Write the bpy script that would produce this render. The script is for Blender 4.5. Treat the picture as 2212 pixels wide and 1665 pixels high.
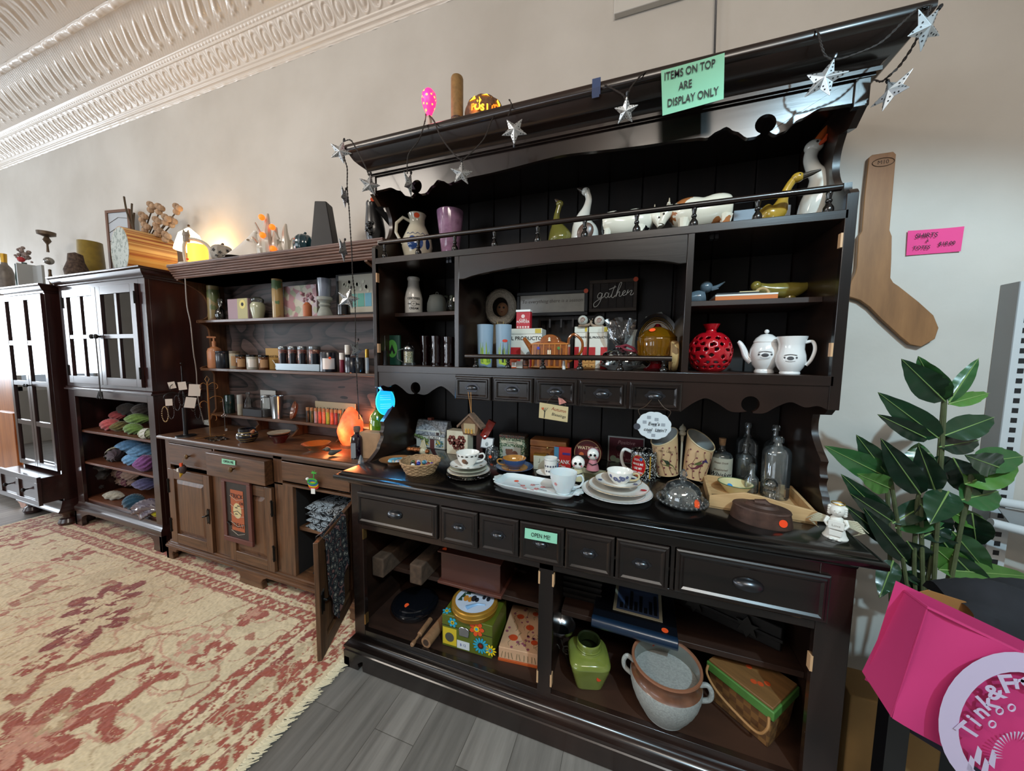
import bpy,bmesh,math,random
import numpy as np
from mathutils import Vector,Matrix
for o in list(bpy.data.objects):bpy.data.objects.remove(o)
SC=bpy.context.scene
COL=SC.collection
PI=math.pi
# ------------------------------------------------------------------ camera
CP=Vector((1.1353,-1.6475,1.3134));YAW,PIT,ROL,FPX=.3412,-.083,.012,745.06
_cy,_sy,_cp,_sp=math.cos(YAW),math.sin(YAW),math.cos(PIT),math.sin(PIT)
CF=Vector((-_sy*_cp,_cy*_cp,_sp));_R=Vector((_cy,_sy,0));_U=_R.cross(CF)
CR=math.cos(ROL)*_R +math.sin(ROL)*_U;CU=-math.sin(ROL)*_R +math.cos(ROL)*_U
cam=bpy.data.cameras.new('camera');camo=bpy.data.objects.new('camera',cam);COL.objects.link(camo)
cam.lens=FPX/2212*36;cam.sensor_width=36;cam.sensor_fit='HORIZONTAL';cam.clip_start=.02
m3=Matrix((CR,CU,-CF)).transposed();camo.matrix_world=Matrix.Translation(CP) @ m3.to_4x4()
SC.camera=camo
# ------------------------------------------------------------------ world, exposure
SC.view_settings.view_transform='Standard';SC.view_settings.look='None';SC.view_settings.gamma=1
SC.view_settings.use_curve_mapping=False;SC.view_settings.exposure=EXPO=0.0
W=bpy.data.worlds.new('sky');SC.world=W;W.use_nodes=True
W.node_tree.nodes['Background'].inputs[0].default_value=(.75,.87,1,1);W.node_tree.nodes['Background'].inputs[1].default_value=1.5
def area(name,loc,target,sx,sy,power,col,spread=PI):
    l=bpy.data.lights.new(name,'AREA');l.shape='RECTANGLE';l.size=sx;l.size_y=sy;l.energy=power;l.color=col;l.spread=spread
    o=bpy.data.objects.new(name,l);COL.objects.link(o);o.location=loc
    o.rotation_euler=(Vector(target)-Vector(loc)).to_track_quat('-Z','Y').to_euler();return o
def point(name,loc,power,col,r=.02):
    l=bpy.data.lights.new(name,'POINT');l.energy=power;l.color=col;l.shadow_soft_size=r
    o=bpy.data.objects.new(name,l);COL.objects.link(o);o.location=loc;return o
def spot(name,loc,target,power,col,ang,blend,r):
    l=bpy.data.lights.new(name,'SPOT');l.energy=power;l.color=col;l.spot_size=ang;l.spot_blend=blend;l.shadow_soft_size=r
    o=bpy.data.objects.new(name,l);COL.objects.link(o);o.location=loc
    o.rotation_euler=(Vector(target)-Vector(loc)).to_track_quat('-Z','Y').to_euler();return o
# daylight through the shop windows (left end wall and front wall)
for y_ in (-1.42,-3.9):area('window_daylight_left',(-6.95,y_,1.65),(0,y_,1.5),1.35,1.35,85,(.82,.91,1.0))
area('window_daylight_front',(-2.6,-5.9,1.7),(-2.6,0,1.4),3.2,1.9,50,(.86,.93,1.0))
# ceiling fixtures
area('ceiling_fixture_light',(-1.6,-2.6,3.18),(-1.6,-.9,.6),1.3,.5,37,(1.0,.90,.79))
area('ceiling_fixture_light',(1.5,-3.0,3.15),(.9,-.2,1.5),1.3,.5,34,(1.0,.90,.79))
# the shaded track spot that lights the dark hutch from the right
spot('track_spot_light',(2.2,-2.3,2.9),(1.55,0,-.78),225,(.56,.84,1.0),1.36,.32,.04)
# ------------------------------------------------------------------ unprojection helpers (photo pixel -> point on a real plane)
def ray(px,py):return CF +CR*((px-1106)/FPX) -CU*((py-832.5)/FPX)
def at(px,py,x=None,y=None,z=None):
    d=ray(px,py)
    t=(y-CP.y)/d.y if y is not None else (x-CP.x)/d.x if x is not None else (z-CP.z)/d.z
    return CP +d*t
def X(px,y,z):                        # x of the point at depth y, height z seen in column px
    k=(px-1106)/FPX;q=Vector((0,y,z))-CP;q.x=0;a=CR-CF*k
    return CP.x -(q.y*a.y+q.z*a.z)/a.x
def Z(px,py,y):return at(px,py,y=y).z
def rnd(pl,pr,pt,pb,z=None,y=None,rt=None,rb=1):   # centre, radius, height of a round thing spanning pl..pr, pt..pb
    pc=(pl+pr)/2;pm=(pt+pb)/2
    a,b=ray(pl,pm),ray(pr,pm);a.z=b.z=0;ha=a.angle(b)/2
    c=(a.normalized()+b.normalized()).normalized()
    if y is not None:D=(y-CP.y)/c.y;r=D*math.sin(ha)
    else:
        p=at(pc,pb,z=z);Df=(Vector((p.x,p.y))-Vector((CP.x,CP.y))).length;r=Df*math.sin(ha)/(1-rb*math.sin(ha));D=Df+rb*r
    ctr=Vector((CP.x,CP.y,0))+c*D
    d=ray(pc,pt);s=d.z/math.hypot(d.x,d.y);q=r if rt is None else rt*r
    Dt=D+q*.9 if s<-.02 else D-q*.9 if s>.06 else D
    h=CP.z+Dt*s-z
    return Vector((ctr.x,ctr.y,z)),r,h
# ------------------------------------------------------------------ materials
def lin(h):
    if not isinstance(h,str):return tuple(h)[:3]
    v=[int(h[i:i+2],16)/255 for i in (0,2,4)]
    return tuple(c/12.92 if c<=.04045 else ((c+.055)/1.055)**2.4 for c in v)
MC={}
def newmat(name):
    m=bpy.data.materials.new(name);m.use_nodes=True;nt=m.node_tree
    return m,nt,nt.nodes['Principled BSDF'],nt.nodes['Material Output']
def M(col,rough=.5,metal=0,emit=0,coat=0,noise=0,bump=0,scale=30,sss=0,sheen=0,trans=0,name=None):
    key=(str(col),rough,metal,emit,coat,noise,bump,scale,sss,sheen,trans)
    if key in MC:return MC[key]
    m,nt,b,out=newmat(name or 'mat_%s' % col if isinstance(col,str) else (name or 'mat'));c=lin(col)
    b.inputs['Base Color'].default_value=(*c,1);b.inputs['Roughness'].default_value=rough;b.inputs['Metallic'].default_value=metal
    b.inputs['Coat Weight'].default_value=coat;b.inputs['Sheen Weight'].default_value=sheen;b.inputs['Transmission Weight'].default_value=trans
    if coat:b.inputs['Coat Roughness'].default_value=.08
    if sss:b.inputs['Subsurface Weight'].default_value=sss;b.inputs['Subsurface Scale'].default_value=.01
    if emit:b.inputs['Emission Color'].default_value=(*c,1);b.inputs['Emission Strength'].default_value=emit
    if noise or bump:
        tc=nt.nodes.new('ShaderNodeTexCoord');n=nt.nodes.new('ShaderNodeTexNoise');n.inputs['Scale'].default_value=scale;n.inputs['Detail'].default_value=5
        nt.links.new(tc.outputs['Object'],n.inputs['Vector'])
        if noise:
            r=nt.nodes.new('ShaderNodeValToRGB');e=r.color_ramp.elements
            e[0].position=.3;e[1].position=.7;e[0].color=(*[x*(1-noise) for x in c],1);e[1].color=(*[min(1,x*(1+noise)) for x in c],1)
            nt.links.new(n.outputs['Fac'],r.inputs[0]);nt.links.new(r.outputs[0],b.inputs['Base Color'])
        if bump:
            q=nt.nodes.new('ShaderNodeBump');q.inputs['Strength'].default_value=bump;q.inputs['Distance'].default_value=.004
            nt.links.new(n.outputs['Fac'],q.inputs['Height']);nt.links.new(q.outputs[0],b.inputs['Normal'])
    MC[key]=m;return m
def wood(name,c1,c2,c3=None,axis='x',rough=.4,freq=26,stretch=12,coat=.0,cath=0,bump=.15,wear=None):
    if name in MC:return MC[name]
    m,nt,b,out=newmat(name);N=nt.nodes.new;L=nt.links.new
    tc=N('ShaderNodeTexCoord');mp=N('ShaderNodeMapping');s=[freq]*3;s['xyz'.index(axis)]=freq/stretch;mp.inputs['Scale'].default_value=s
    L(tc.outputs['Object'],mp.inputs['Vector'])
    n=N('ShaderNodeTexNoise');n.inputs['Scale'].default_value=1;n.inputs['Detail'].default_value=8;n.inputs['Roughness'].default_value=.65
    L(mp.outputs[0],n.inputs['Vector']);fac=n.outputs['Fac']
    if cath:
        mp2=N('ShaderNodeMapping');s=[cath]*3;s['xyz'.index(axis)]=cath/3.2;mp2.inputs['Scale'].default_value=s;L(tc.outputs['Object'],mp2.inputs['Vector'])
        n2=N('ShaderNodeTexNoise');n2.inputs['Scale'].default_value=1;n2.inputs['Detail'].default_value=2;n2.inputs['Roughness'].default_value=.4;n2.inputs['Distortion'].default_value=.25;L(mp2.outputs[0],n2.inputs['Vector'])
        k=N('ShaderNodeMath');k.operation='MULTIPLY';k.inputs[1].default_value=15;L(n2.outputs['Fac'],k.inputs[0])
        f=N('ShaderNodeMath');f.operation='FRACT';L(k.outputs[0],f.inputs[0])
        g=N('ShaderNodeMath');g.operation='POWER';g.inputs[1].default_value=2.2;L(f.outputs[0],g.inputs[0])
        mx=N('ShaderNodeMath');mx.operation='MULTIPLY_ADD';mx.inputs[1].default_value=-.42;L(g.outputs[0],mx.inputs[0]);L(n.outputs['Fac'],mx.inputs[2]);fac=mx.outputs[0]
    r=N('ShaderNodeValToRGB');e=r.color_ramp.elements;e[0].position=.3 if not cath else .12;e[1].position=.68 if not cath else .55
    e[0].color=(*lin(c1),1);e[1].color=(*lin(c2),1);L(fac,r.inputs[0]);colr=r.outputs[0]
    if c3:
        n3=N('ShaderNodeTexNoise');n3.inputs['Scale'].default_value=2.2;n3.inputs['Detail'].default_value=3;L(tc.outputs['Object'],n3.inputs['Vector'])
        r3=N('ShaderNodeValToRGB');r3.color_ramp.elements[0].position=.45;r3.color_ramp.elements[1].position=.7;L(n3.outputs['Fac'],r3.inputs[0])
        mix=N('ShaderNodeMix');mix.data_type='RGBA';L(r3.outputs[0],mix.inputs[0]);L(colr,mix.inputs[6]); 
        mm=N('ShaderNodeMix');mm.data_type='RGBA';mm.inputs[0].default_value=.6;L(colr,mm.inputs[6]);mm.inputs[7].default_value=(*lin(c3),1)
        L(mm.outputs[2],mix.inputs[7]);colr=mix.outputs[2]
    L(colr,b.inputs['Base Color']);b.inputs['Roughness'].default_value=rough
    b.inputs['Coat Weight'].default_value=coat;b.inputs['Coat Roughness'].default_value=.12
    if bump:
        q=N('ShaderNodeBump');q.inputs['Strength'].default_value=bump;q.inputs['Distance'].default_value=.002;L(fac,q.inputs['Height']);L(q.outputs[0],b.inputs['Normal'])
    MC[name]=m;return m
def glass(tint=(1,1,1),k=1.6,rough=.02,name='clear_glass',base=.04,alpha=0.0,body=(0,0,0)):
    key=('g',str(tint),k,rough,base,alpha,body)
    if key in MC:return MC[key]
    m=bpy.data.materials.new(name);m.use_nodes=True;nt=m.node_tree;nt.nodes.clear();N=nt.nodes.new;L=nt.links.new
    out=N('ShaderNodeOutputMaterial');t=N('ShaderNodeBsdfTransparent');t.inputs[0].default_value=(*lin(tint),1)
    g=N('ShaderNodeBsdfGlossy');g.inputs['Roughness'].default_value=rough
    fr=N('ShaderNodeLayerWeight');fr.inputs[0].default_value=.25
    ma=N('ShaderNodeMath');ma.operation='MULTIPLY_ADD';ma.inputs[1].default_value=.5*k;ma.inputs[2].default_value=base;ma.use_clamp=True
    L(fr.outputs['Fresnel'],ma.inputs[0]);mx=N('ShaderNodeMixShader');L(ma.outputs[0],mx.inputs[0])
    if alpha:
        d=N('ShaderNodeBsdfDiffuse');d.inputs[0].default_value=(*lin(body),1);m2=N('ShaderNodeMixShader');m2.inputs[0].default_value=alpha
        L(t.outputs[0],m2.inputs[1]);L(d.outputs[0],m2.inputs[2]);L(m2.outputs[0],mx.inputs[1])
    else:L(t.outputs[0],mx.inputs[1])
    L(g.outputs[0],mx.inputs[2]);L(mx.outputs[0],out.inputs[0]);MC[key]=m;return m
def pattern(name,cols,scale=20,kind='voronoi',rough=.5,stops=None,coat=0,axis_scale=(1,1,1),metal=0):
    if name in MC:return MC[name]
    m,nt,b,out=newmat(name);N=nt.nodes.new;L=nt.links.new
    tc=N('ShaderNodeTexCoord');mp=N('ShaderNodeMapping');mp.inputs['Scale'].default_value=axis_scale;L(tc.outputs['Object'],mp.inputs['Vector'])
    if kind=='voronoi':t=N('ShaderNodeTexVoronoi');o='Distance'
    elif kind=='cells':t=N('ShaderNodeTexVoronoi');o='Color'
    elif kind=='wave':t=N('ShaderNodeTexWave');t.inputs['Distortion'].default_value=0;t.bands_direction='Z';o='Fac'
    elif kind=='brick':t=N('ShaderNodeTexBrick');o='Fac'
    else:t=N('ShaderNodeTexNoise');t.inputs['Detail'].default_value=3;o='Fac'
    t.inputs['Scale'].default_value=scale;L(mp.outputs[0],t.inputs['Vector'])
    r=N('ShaderNodeValToRGB');cr=r.color_ramp;cr.interpolation='CONSTANT' if kind != 'smooth' else 'LINEAR';n=len(cols)
    while len(cr.elements)<n:cr.elements.new(.5)
    for i,c in enumerate(cols):cr.elements[i].position=(stops[i] if stops else i/n);cr.elements[i].color=(*lin(c),1)
    if kind=='cells':
        sp=N('ShaderNodeSeparateColor');L(t.outputs[o],sp.inputs[0]);L(sp.outputs[0],r.inputs[0])
    else:L(t.outputs[o],r.inputs[0])
    L(r.outputs[0],b.inputs['Base Color']);b.inputs['Roughness'].default_value=rough;b.inputs['Coat Weight'].default_value=coat;b.inputs['Metallic'].default_value=metal
    MC[name]=m;return m
# ------------------------------------------------------------------ mesh builder
SPLIT={'front_stiles':'stile','front_rails':'rail','upper_stiles':'upper_stile','base_side':'base_side','side_panel':'side_panel','carcass_side':'carcass_side','carcass_back':'carcass_panel',
         'frieze_end_block':'frieze_block','door_stile':'door_stile','door_rail':'door_rail','door_catch':'door_catch','glazing_bars':'glazing_bar','printed_poppies':'printed_poppy','printed_stems':'printed_stem'}
class MB:
    def __init__(s):s.v=[];s.f=[];s.m=[];s.mi=0;s.T=None;s.pc=[]
    def add(s,vs,fs):
        o=len(s.v);s.pc.append((o,len(s.f)))
        s.v+=[tuple(s.T @ Vector(p)) if s.T is not None else tuple(p) for p in vs]
        s.f+=[tuple(i+o for i in f) for f in fs];s.m+=[s.mi]*len(fs);return s
    def box(s,x0,x1,y0,y1,z0,z1):
        return s.add([(x0,y0,z0),(x1,y0,z0),(x1,y1,z0),(x0,y1,z0),(x0,y0,z1),(x1,y0,z1),(x1,y1,z1),(x0,y1,z1)],
                     [(0,3,2,1),(4,5,6,7),(0,1,5,4),(1,2,6,5),(2,3,7,6),(3,0,4,7)])
    def prism(s,poly,a,b,ax='y'):      # poly in the plane normal to ax, extruded from a to b
        n=len(poly)
        def P(p,t):return (p[0],t,p[1]) if ax=='y' else (t,p[0],p[1]) if ax=='x' else (p[0],p[1],t)
        A=sum(poly[i][0]*poly[(i+1) % n][1]-poly[(i+1) % n][0]*poly[i][1] for i in range(n))
        vs=[P(p,a) for p in poly]+[P(p,b) for p in poly]
        fs=[tuple(range(n)),tuple(range(2*n-1,n-1,-1))]+[(i,n+i,n+(i+1) % n,(i+1) % n) for i in range(n)]
        fl=(A>0) ^ (b<a)
        if ax in 'xz' and fl or ax=='y' and not fl:fs=[f[::-1] for f in fs]
        return s.add(vs,fs)
    def lathe(s,prof,c=(0,0,0),n=28,sx=1,sy=1,a0=0,cap=True):
        vs=[];fs=[];k=len(prof)
        for r,z in prof:
            for i in range(n):
                a=2*PI*i/n+a0;vs.append((c[0]+r*sx*math.cos(a),c[1]+r*sy*math.sin(a),c[2]+z))
        for j in range(k-1):
            for i in range(n):fs.append((j*n+i,j*n+(i+1) % n,(j+1)*n+(i+1) % n,(j+1)*n+i))
        if cap:
            if prof[0][0]>1e-5:fs.append(tuple(range(n-1,-1,-1)))
            if prof[-1][0]>1e-5:fs.append(tuple((k-1)*n+i for i in range(n)))
        return s.add(vs,fs)
    def sphere(s,c,r,n=16,sx=1,sy=1,sz=1,k=10):
        return s.lathe([(max(1e-4,r*math.sin(PI*i/k)),-r*sz*math.cos(PI*i/k)) for i in range(k+1)],c,n,sx,sy,cap=False)
    def tube(s,pts,r,n=8,closed=False,cap=True):
        pts=[Vector(p) for p in pts];k=len(pts);R=r if isinstance(r,(list,tuple)) else [r]*k
        vs=[];fs=[];up=None
        for i,p in enumerate(pts):
            if closed:t=pts[(i+1) % k]-pts[i-1]
            else:t=pts[min(i+1,k-1)]-pts[max(i-1,0)]
            if t.length<1e-9:t=Vector((0,0,1))
            t.normalize()
            if up is None:up=t.orthogonal().normalized()
            u=(up-t*up.dot(t));u=u.normalized() if u.length>1e-6 else t.orthogonal().normalized();w=t.cross(u);up=u
            for j in range(n):
                a=2*PI*j/n;vs.append(tuple(p+(u*math.cos(a)+w*math.sin(a))*R[i]))
        for i in range(k if closed else k-1):
            for j in range(n):fs.append((i*n+j,i*n+(j+1) % n,((i+1) % k)*n+(j+1) % n,((i+1) % k)*n+j))
        if not closed and cap:fs+=[tuple(range(n-1,-1,-1)),tuple((k-1)*n+j for j in range(n))]
        return s.add(vs,fs)
    def grid(s,fn,nu,nv,cu=False):
        vs=[tuple(fn(i/(nu-(0 if cu else 1)),j/(nv-1))) for j in range(nv) for i in range(nu)];fs=[]
        for j in range(nv-1):
            for i in range(nu if cu else nu-1):fs.append((j*nu+i,j*nu+(i+1) % nu,(j+1)*nu+(i+1) % nu,(j+1)*nu+i))
        return s.add(vs,fs)
    def disc(s,c,r,nrm=(0,-1,0),t=.0006,n=16,ry=None):
        q=Vector(nrm).normalized().to_track_quat('Z','Y').to_matrix().to_4x4();q.translation=Vector(c)
        old=s.T;s.T=(old @ q) if old is not None else q
        s.lathe([(r,0),(r,t)],(0,0,0),n,1,(ry/r if ry else 1));s.T=old;return s
    def build(s,name,mat,parent=None,smooth=True,bevel=0,ang=35,off=None,seg=2):
        if name in SPLIT and len(s.pc)>1:      # separate boards become separate parts
            pc=s.pc+[(len(s.v),len(s.f))];r=None
            for (v0,f0),(v1,f1) in zip(pc[:-1],pc[1:]):
                q=MB();q.v=s.v[v0:v1];q.f=[tuple(i-v0 for i in f) for f in s.f[f0:f1]];q.m=s.m[f0:f1];q.pc=[(0,0)]
                o=q.build(SPLIT[name],mat,parent,smooth,bevel,ang,off,seg);r=r or o
            return r
        me=bpy.data.meshes.new(name);vs=s.v
        if off is not None:vs=[(p[0]-off[0],p[1]-off[1],p[2]-off[2]) for p in vs]
        me.from_pydata(vs,[],s.f);me.update()
        for mt in (mat if isinstance(mat,(list,tuple)) else [mat]):me.materials.append(mt)
        if max(s.m,default=0):me.polygons.foreach_set('material_index',s.m)
        if smooth:
            me.polygons.foreach_set('use_smooth',[True]*len(s.f));me.set_sharp_from_angle(angle=math.radians(ang))
        o=bpy.data.objects.new(name,me);COL.objects.link(o)
        if parent is not None:o.parent=parent
        if bevel:
            b=o.modifiers.new('bevel','BEVEL');b.width=bevel;b.segments=seg;b.limit_method='ANGLE';b.angle_limit=math.radians(40);b.harden_normals=False
        return o
def tag(o,label,cat,group=None):
    o['label']=label;o['category']=cat
    if group:o['group']=group
    return o
def thing(name,label,cat,loc=(0,0,0),rz=0,group=None,rot=None):
    o=bpy.data.objects.new(name,None);COL.objects.link(o);o.location=loc;o.rotation_euler=rot or (0,0,rz);o.empty_display_size=.05
    return tag(o,label,cat,group)
def solo(o,label,cat,loc=(0,0,0),rz=0,group=None,rot=None):
    o.location=loc;o.rotation_euler=rot or (0,0,rz);return tag(o,label,cat,group)
def struct(o):o['kind']='structure';return o
def copy_tree(o,loc=None,rz=None,label=None,scale=None,rot=None):
    def rec(a,par):
        c=a.copy();COL.objects.link(c)
        if par is not None:c.parent=par
        for ch in [x for x in bpy.data.objects if x.parent==a]:rec(ch,c)
        return c
    c=rec(o,None)
    if loc is not None:c.location=loc
    if rz is not None:c.rotation_euler=(0,0,rz)
    if rot is not None:c.rotation_euler=rot
    if label:c['label']=label
    if scale:c.scale=(scale,)*3 if not isinstance(scale,tuple) else scale
    return c
def text(s,size,mat,parent,loc,rot=(PI/2,0,0),name='lettering',ext=.0003,shear=0,sx=1,bold=0,space=1,wrap=None,align='CENTER',line=1.0):
    c=bpy.data.curves.new('t','FONT');c.body=s;c.size=size;c.align_x=align;c.align_y='CENTER';c.extrude=ext;c.shear=shear;c.offset=bold;c.space_character=space;c.space_line=line
    c.resolution_u=3
    t=bpy.data.objects.new('t',c);COL.objects.link(t);bpy.context.view_layer.update()
    me=bpy.data.meshes.new_from_object(t.evaluated_get(bpy.context.evaluated_depsgraph_get()));bpy.data.objects.remove(t)
    if sx != 1:
        for v in me.vertices:v.co.x *= sx
    if wrap:      # wrap around a vertical cylinder of radius wrap (axis z), facing -y
        for v in me.vertices:
            x,y,z=v.co;a=x/wrap;R=wrap+.0004+z;v.co=(R*math.sin(a),-R*math.cos(a),y)
        rot=(0,0,rot[2] if len(rot)>2 else 0)
    me.materials.clear();me.materials.append(mat)
    o=bpy.data.objects.new(name,me);COL.objects.link(o);o.parent=parent;o.location=loc;o.rotation_euler=rot;return o
def sc(prof,r,h):return [(max(a*r,1e-4),b*h) for a,b in prof]
def smoothp(P,k=5):     # Catmull-Rom through points
    P=[Vector(p) for p in P];out=[]
    for i in range(len(P)-1):
        a,b,c,d=P[max(i-1,0)],P[i],P[i+1],P[min(i+2,len(P)-1)]
        for j in range(k):
            t=j/k;out.append(.5*((2*b)+(c-a)*t+(2*a-5*b+4*c-d)*t*t+(3*b-a-3*c+d)*t**3))
    return out+[P[-1]]
def sp2(P,k=4):return [(p.x,p.y) for p in smoothp([(a,b,0) for a,b in P],k)]
def face_cam(c):          # rotation about z so that local -y looks at the camera
    return math.atan2(CP.x-c[0],-(CP.y-c[1]))
def sticker(parent,c,nrm=(0,-1,0),r=.008,col='f0541e'):
    return MB().disc(c,r,nrm,.0006).build('price_sticker',M(col,.6),parent)
random.seed(7)
# ------------------------------------------------------------------ the room
X0,X1,Y0,ZC=-7.0,3.7,-6.0,3.3
plaster,nt,b,out=newmat('plaster');N=nt.nodes.new;L=nt.links.new
tc=N('ShaderNodeTexCoord');n1=N('ShaderNodeTexNoise');n1.inputs['Scale'].default_value=1.6;n1.inputs['Detail'].default_value=6;L(tc.outputs['Object'],n1.inputs['Vector'])
r1=N('ShaderNodeValToRGB');r1.color_ramp.elements[0].color=(*lin('bdb7ae'),1);r1.color_ramp.elements[1].color=(*lin('cdc8c0'),1);r1.color_ramp.elements[0].position=.35;r1.color_ramp.elements[1].position=.65
L(n1.outputs['Fac'],r1.inputs[0]);L(r1.outputs[0],b.inputs['Base Color']);b.inputs['Roughness'].default_value=.45
n2=N('ShaderNodeTexNoise');n2.inputs['Scale'].default_value=9;n2.inputs['Detail'].default_value=8;L(tc.outputs['Object'],n2.inputs['Vector'])
q=N('ShaderNodeBump');q.inputs['Strength'].default_value=.25;q.inputs['Distance'].default_value=.01;L(n2.outputs['Fac'],q.inputs['Height']);L(q.outputs[0],b.inputs['Normal'])
struct(MB().box(X0,X1,0,.12,0,3.5).build('wall_back',plaster))
def wall_with_hole(name,ax,pos,a0,a1,holes,th=.12):
    m=MB();xs=sorted({a0,a1,*[v for h in holes for v in h[:2]]})
    for i in range(len(xs)-1):
        lo,hi=xs[i],xs[i+1];h=[h for h in holes if h[0]<=lo and h[1]>=hi]
        segs=[(0,h[0][2]),(h[0][3],3.5)] if h else [(0,3.5)]
        for z0,z1 in segs:
            if ax=='x':m.box(pos-th,pos,lo,hi,z0,z1)
            else:m.box(lo,hi,pos-th,pos,z0,z1)
    return struct(m.build(name,plaster))
wall_with_hole('wall_left','x',X0,Y0,0,[(-4.6,-3.2,.75,2.5),(-2.12,-.7,.75,2.5)])
wall_with_hole('wall_front','y',Y0,X0,X1,[(-4.4,-.8,.7,2.75)])
struct(MB().box(X1,X1+.12,Y0,0,0,3.5).build('wall_right',plaster))
wf=M('e8e6e0',.4)
for k,(ax,p,a0,a1,z0,z1) in enumerate([('x',X0-.06,-4.6,-3.2,.75,2.5),('x',X0-.06,-2.12,-.7,.75,2.5),('y',Y0-.06,-4.4,-.8,.7,2.75)]):
    m=MB();g=MB()
    for a in (a0,(a0+a1)/2-.03,a1-.06):
        m.box(p-.03,p+.03,a,a+.06,z0,z1) if ax=='x' else m.box(a,a+.06,p-.03,p+.03,z0,z1)
    for z in (z0,z1-.06):m.box(p-.03,p+.03,a0,a1,z,z+.06) if ax=='x' else m.box(a0,a1,p-.03,p+.03,z,z+.06)
    w=struct(m.build('window_%d' % (k+1),wf))
    g.box(p-.003,p+.003,a0,a1,z0,z1) if ax=='x' else g.box(a0,a1,p-.003,p+.003,z0,z1)
    g.build('pane',glass((1,1,1),1,.0,base=.02),w)
# floor: grey wood-look planks running towards the wall
fl,nt,b,out=newmat('plank_floor');N=nt.nodes.new;L=nt.links.new
tc=N('ShaderNodeTexCoord');mp=N('ShaderNodeMapping');mp.inputs['Rotation'].default_value=(0,0,PI/2+.0);L(tc.outputs['Object'],mp.inputs['Vector'])
bk=N('ShaderNodeTexBrick');bk.inputs['Scale'].default_value=1;bk.inputs['Brick Width'].default_value=1.2;bk.inputs['Row Height'].default_value=.16;bk.inputs['Mortar Size'].default_value=.0012;bk.offset=.37
bk.inputs['Color1'].default_value=(*lin('716d68'),1);bk.inputs['Color2'].default_value=(*lin('8f8a84'),1);bk.inputs['Mortar'].default_value=(*lin('5a5650'),1);L(mp.outputs[0],bk.inputs['Vector'])
mp2=N('ShaderNodeMapping');mp2.inputs['Scale'].default_value=(22,1.6,1);L(tc.outputs['Object'],mp2.inputs['Vector'])
nz=N('ShaderNodeTexNoise');nz.inputs['Scale'].default_value=1;nz.inputs['Detail'].default_value=7;nz.inputs['Roughness'].default_value=.6;L(mp2.outputs[0],nz.inputs['Vector'])
rr=N('ShaderNodeValToRGB');rr.color_ramp.elements[0].position=.32;rr.color_ramp.elements[1].position=.7;rr.color_ramp.elements[0].color=(.62,.61,.6,1);rr.color_ramp.elements[1].color=(1.15,1.14,1.13,1);L(nz.outputs['Fac'],rr.inputs[0])
mx=N('ShaderNodeMix');mx.data_type='RGBA';mx.blend_type='MULTIPLY';mx.inputs[0].default_value=1;L(bk.outputs['Color'],mx.inputs[6]);L(rr.outputs[0],mx.inputs[7]);L(mx.outputs[2],b.inputs['Base Color'])
b.inputs['Roughness'].default_value=.42
struct(MB().box(X0,X1,Y0,0,-.06,0).build('floor',fl))
# baseboard
bb=MB()
for a,c in ((X0,X1),):bb.prism([(0,0),(-.014,0),(-.014,.085),(-.008,.1),(0,.1)],a,c,'x')
struct(bb.build('baseboard_back',M('e4e2dd',.4)))
# pressed-tin cornice, coffered panels and ceiling, all one relief surface per object
tin=M('ddd2c6',.32,coat=.25,bump=.12,scale=160,name='painted_tin')
PR=[(0,3.071),(-.004,3.078),(-.006,3.087),(-.012,3.092),(-.018,3.098),(-.024,3.106),(-.034,3.112),(-.036,3.118),(-.118,3.196),(-.124,3.199),(-.129,3.206),(-.148,3.222),(-.154,3.224),(-.375,3.300)]
def relief(name,rows,fn,x0,x1,dx,parent=None):
    P=np.array(rows);nx=int((x1-x0)/dx)+1;xs=np.linspace(x0,x1,nx);V=np.zeros((len(P),nx,3))
    d=np.gradient(P,axis=0);nrm=np.stack([d[:,1],-d[:,0]],1);nrm /= np.linalg.norm(nrm,axis=1)[:,None]+1e-9
    S=np.concatenate([[0],np.cumsum(np.linalg.norm(np.diff(P,axis=0),axis=1))])
    hgt=fn(xs[None,:],S[:,None])
    V[:,:,0]=xs;V[:,:,1]=P[:,0:1]-nrm[:,0:1]*hgt;V[:,:,2]=P[:,1:2]-nrm[:,1:2]*hgt
    n,m_=V.shape[:2];I=np.arange(n*m_).reshape(n,m_)
    F=np.stack([I[:-1,:-1],I[:-1,1:],I[1:,1:],I[1:,:-1]],-1).reshape(-1,4)
    me=bpy.data.meshes.new(name);me.vertices.add(n*m_);me.vertices.foreach_set('co',V.reshape(-1));me.loops.add(F.size);me.loops.foreach_set('vertex_index',F.reshape(-1).astype(np.int32))
    me.polygons.add(len(F));me.polygons.foreach_set('loop_start',np.arange(0,F.size,4,dtype=np.int32));me.update(calc_edges=True);me.polygons.foreach_set('use_smooth',[True]*len(F))
    me.materials.append(tin);o=bpy.data.objects.new(name,me);COL.objects.link(o)
    if parent is not None:o.parent=parent
    else:struct(o)
    return o
def dens(a,c,n):return [(a[0]+(c[0]-a[0])*i/n,a[1]+(c[1]-a[1])*i/n) for i in range(n)]
g_=lambda x,w:np.exp(-(x/w)**2)
# 1 lower mouldings (plain) with a nibbled edge against the plaster
rel=relief('trim_1',sum([dens(PR[i],PR[i+1],3) for i in range(7)],[])+[PR[7]],lambda x,s:.0015*np.sin(x*41)*np.exp(-s*60)+.001*np.sin(x*97+1)*np.exp(-s*60)+.004*g_(s-.012,.004)+.004*g_(s-.034,.005),X0,X1,.012)
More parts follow.
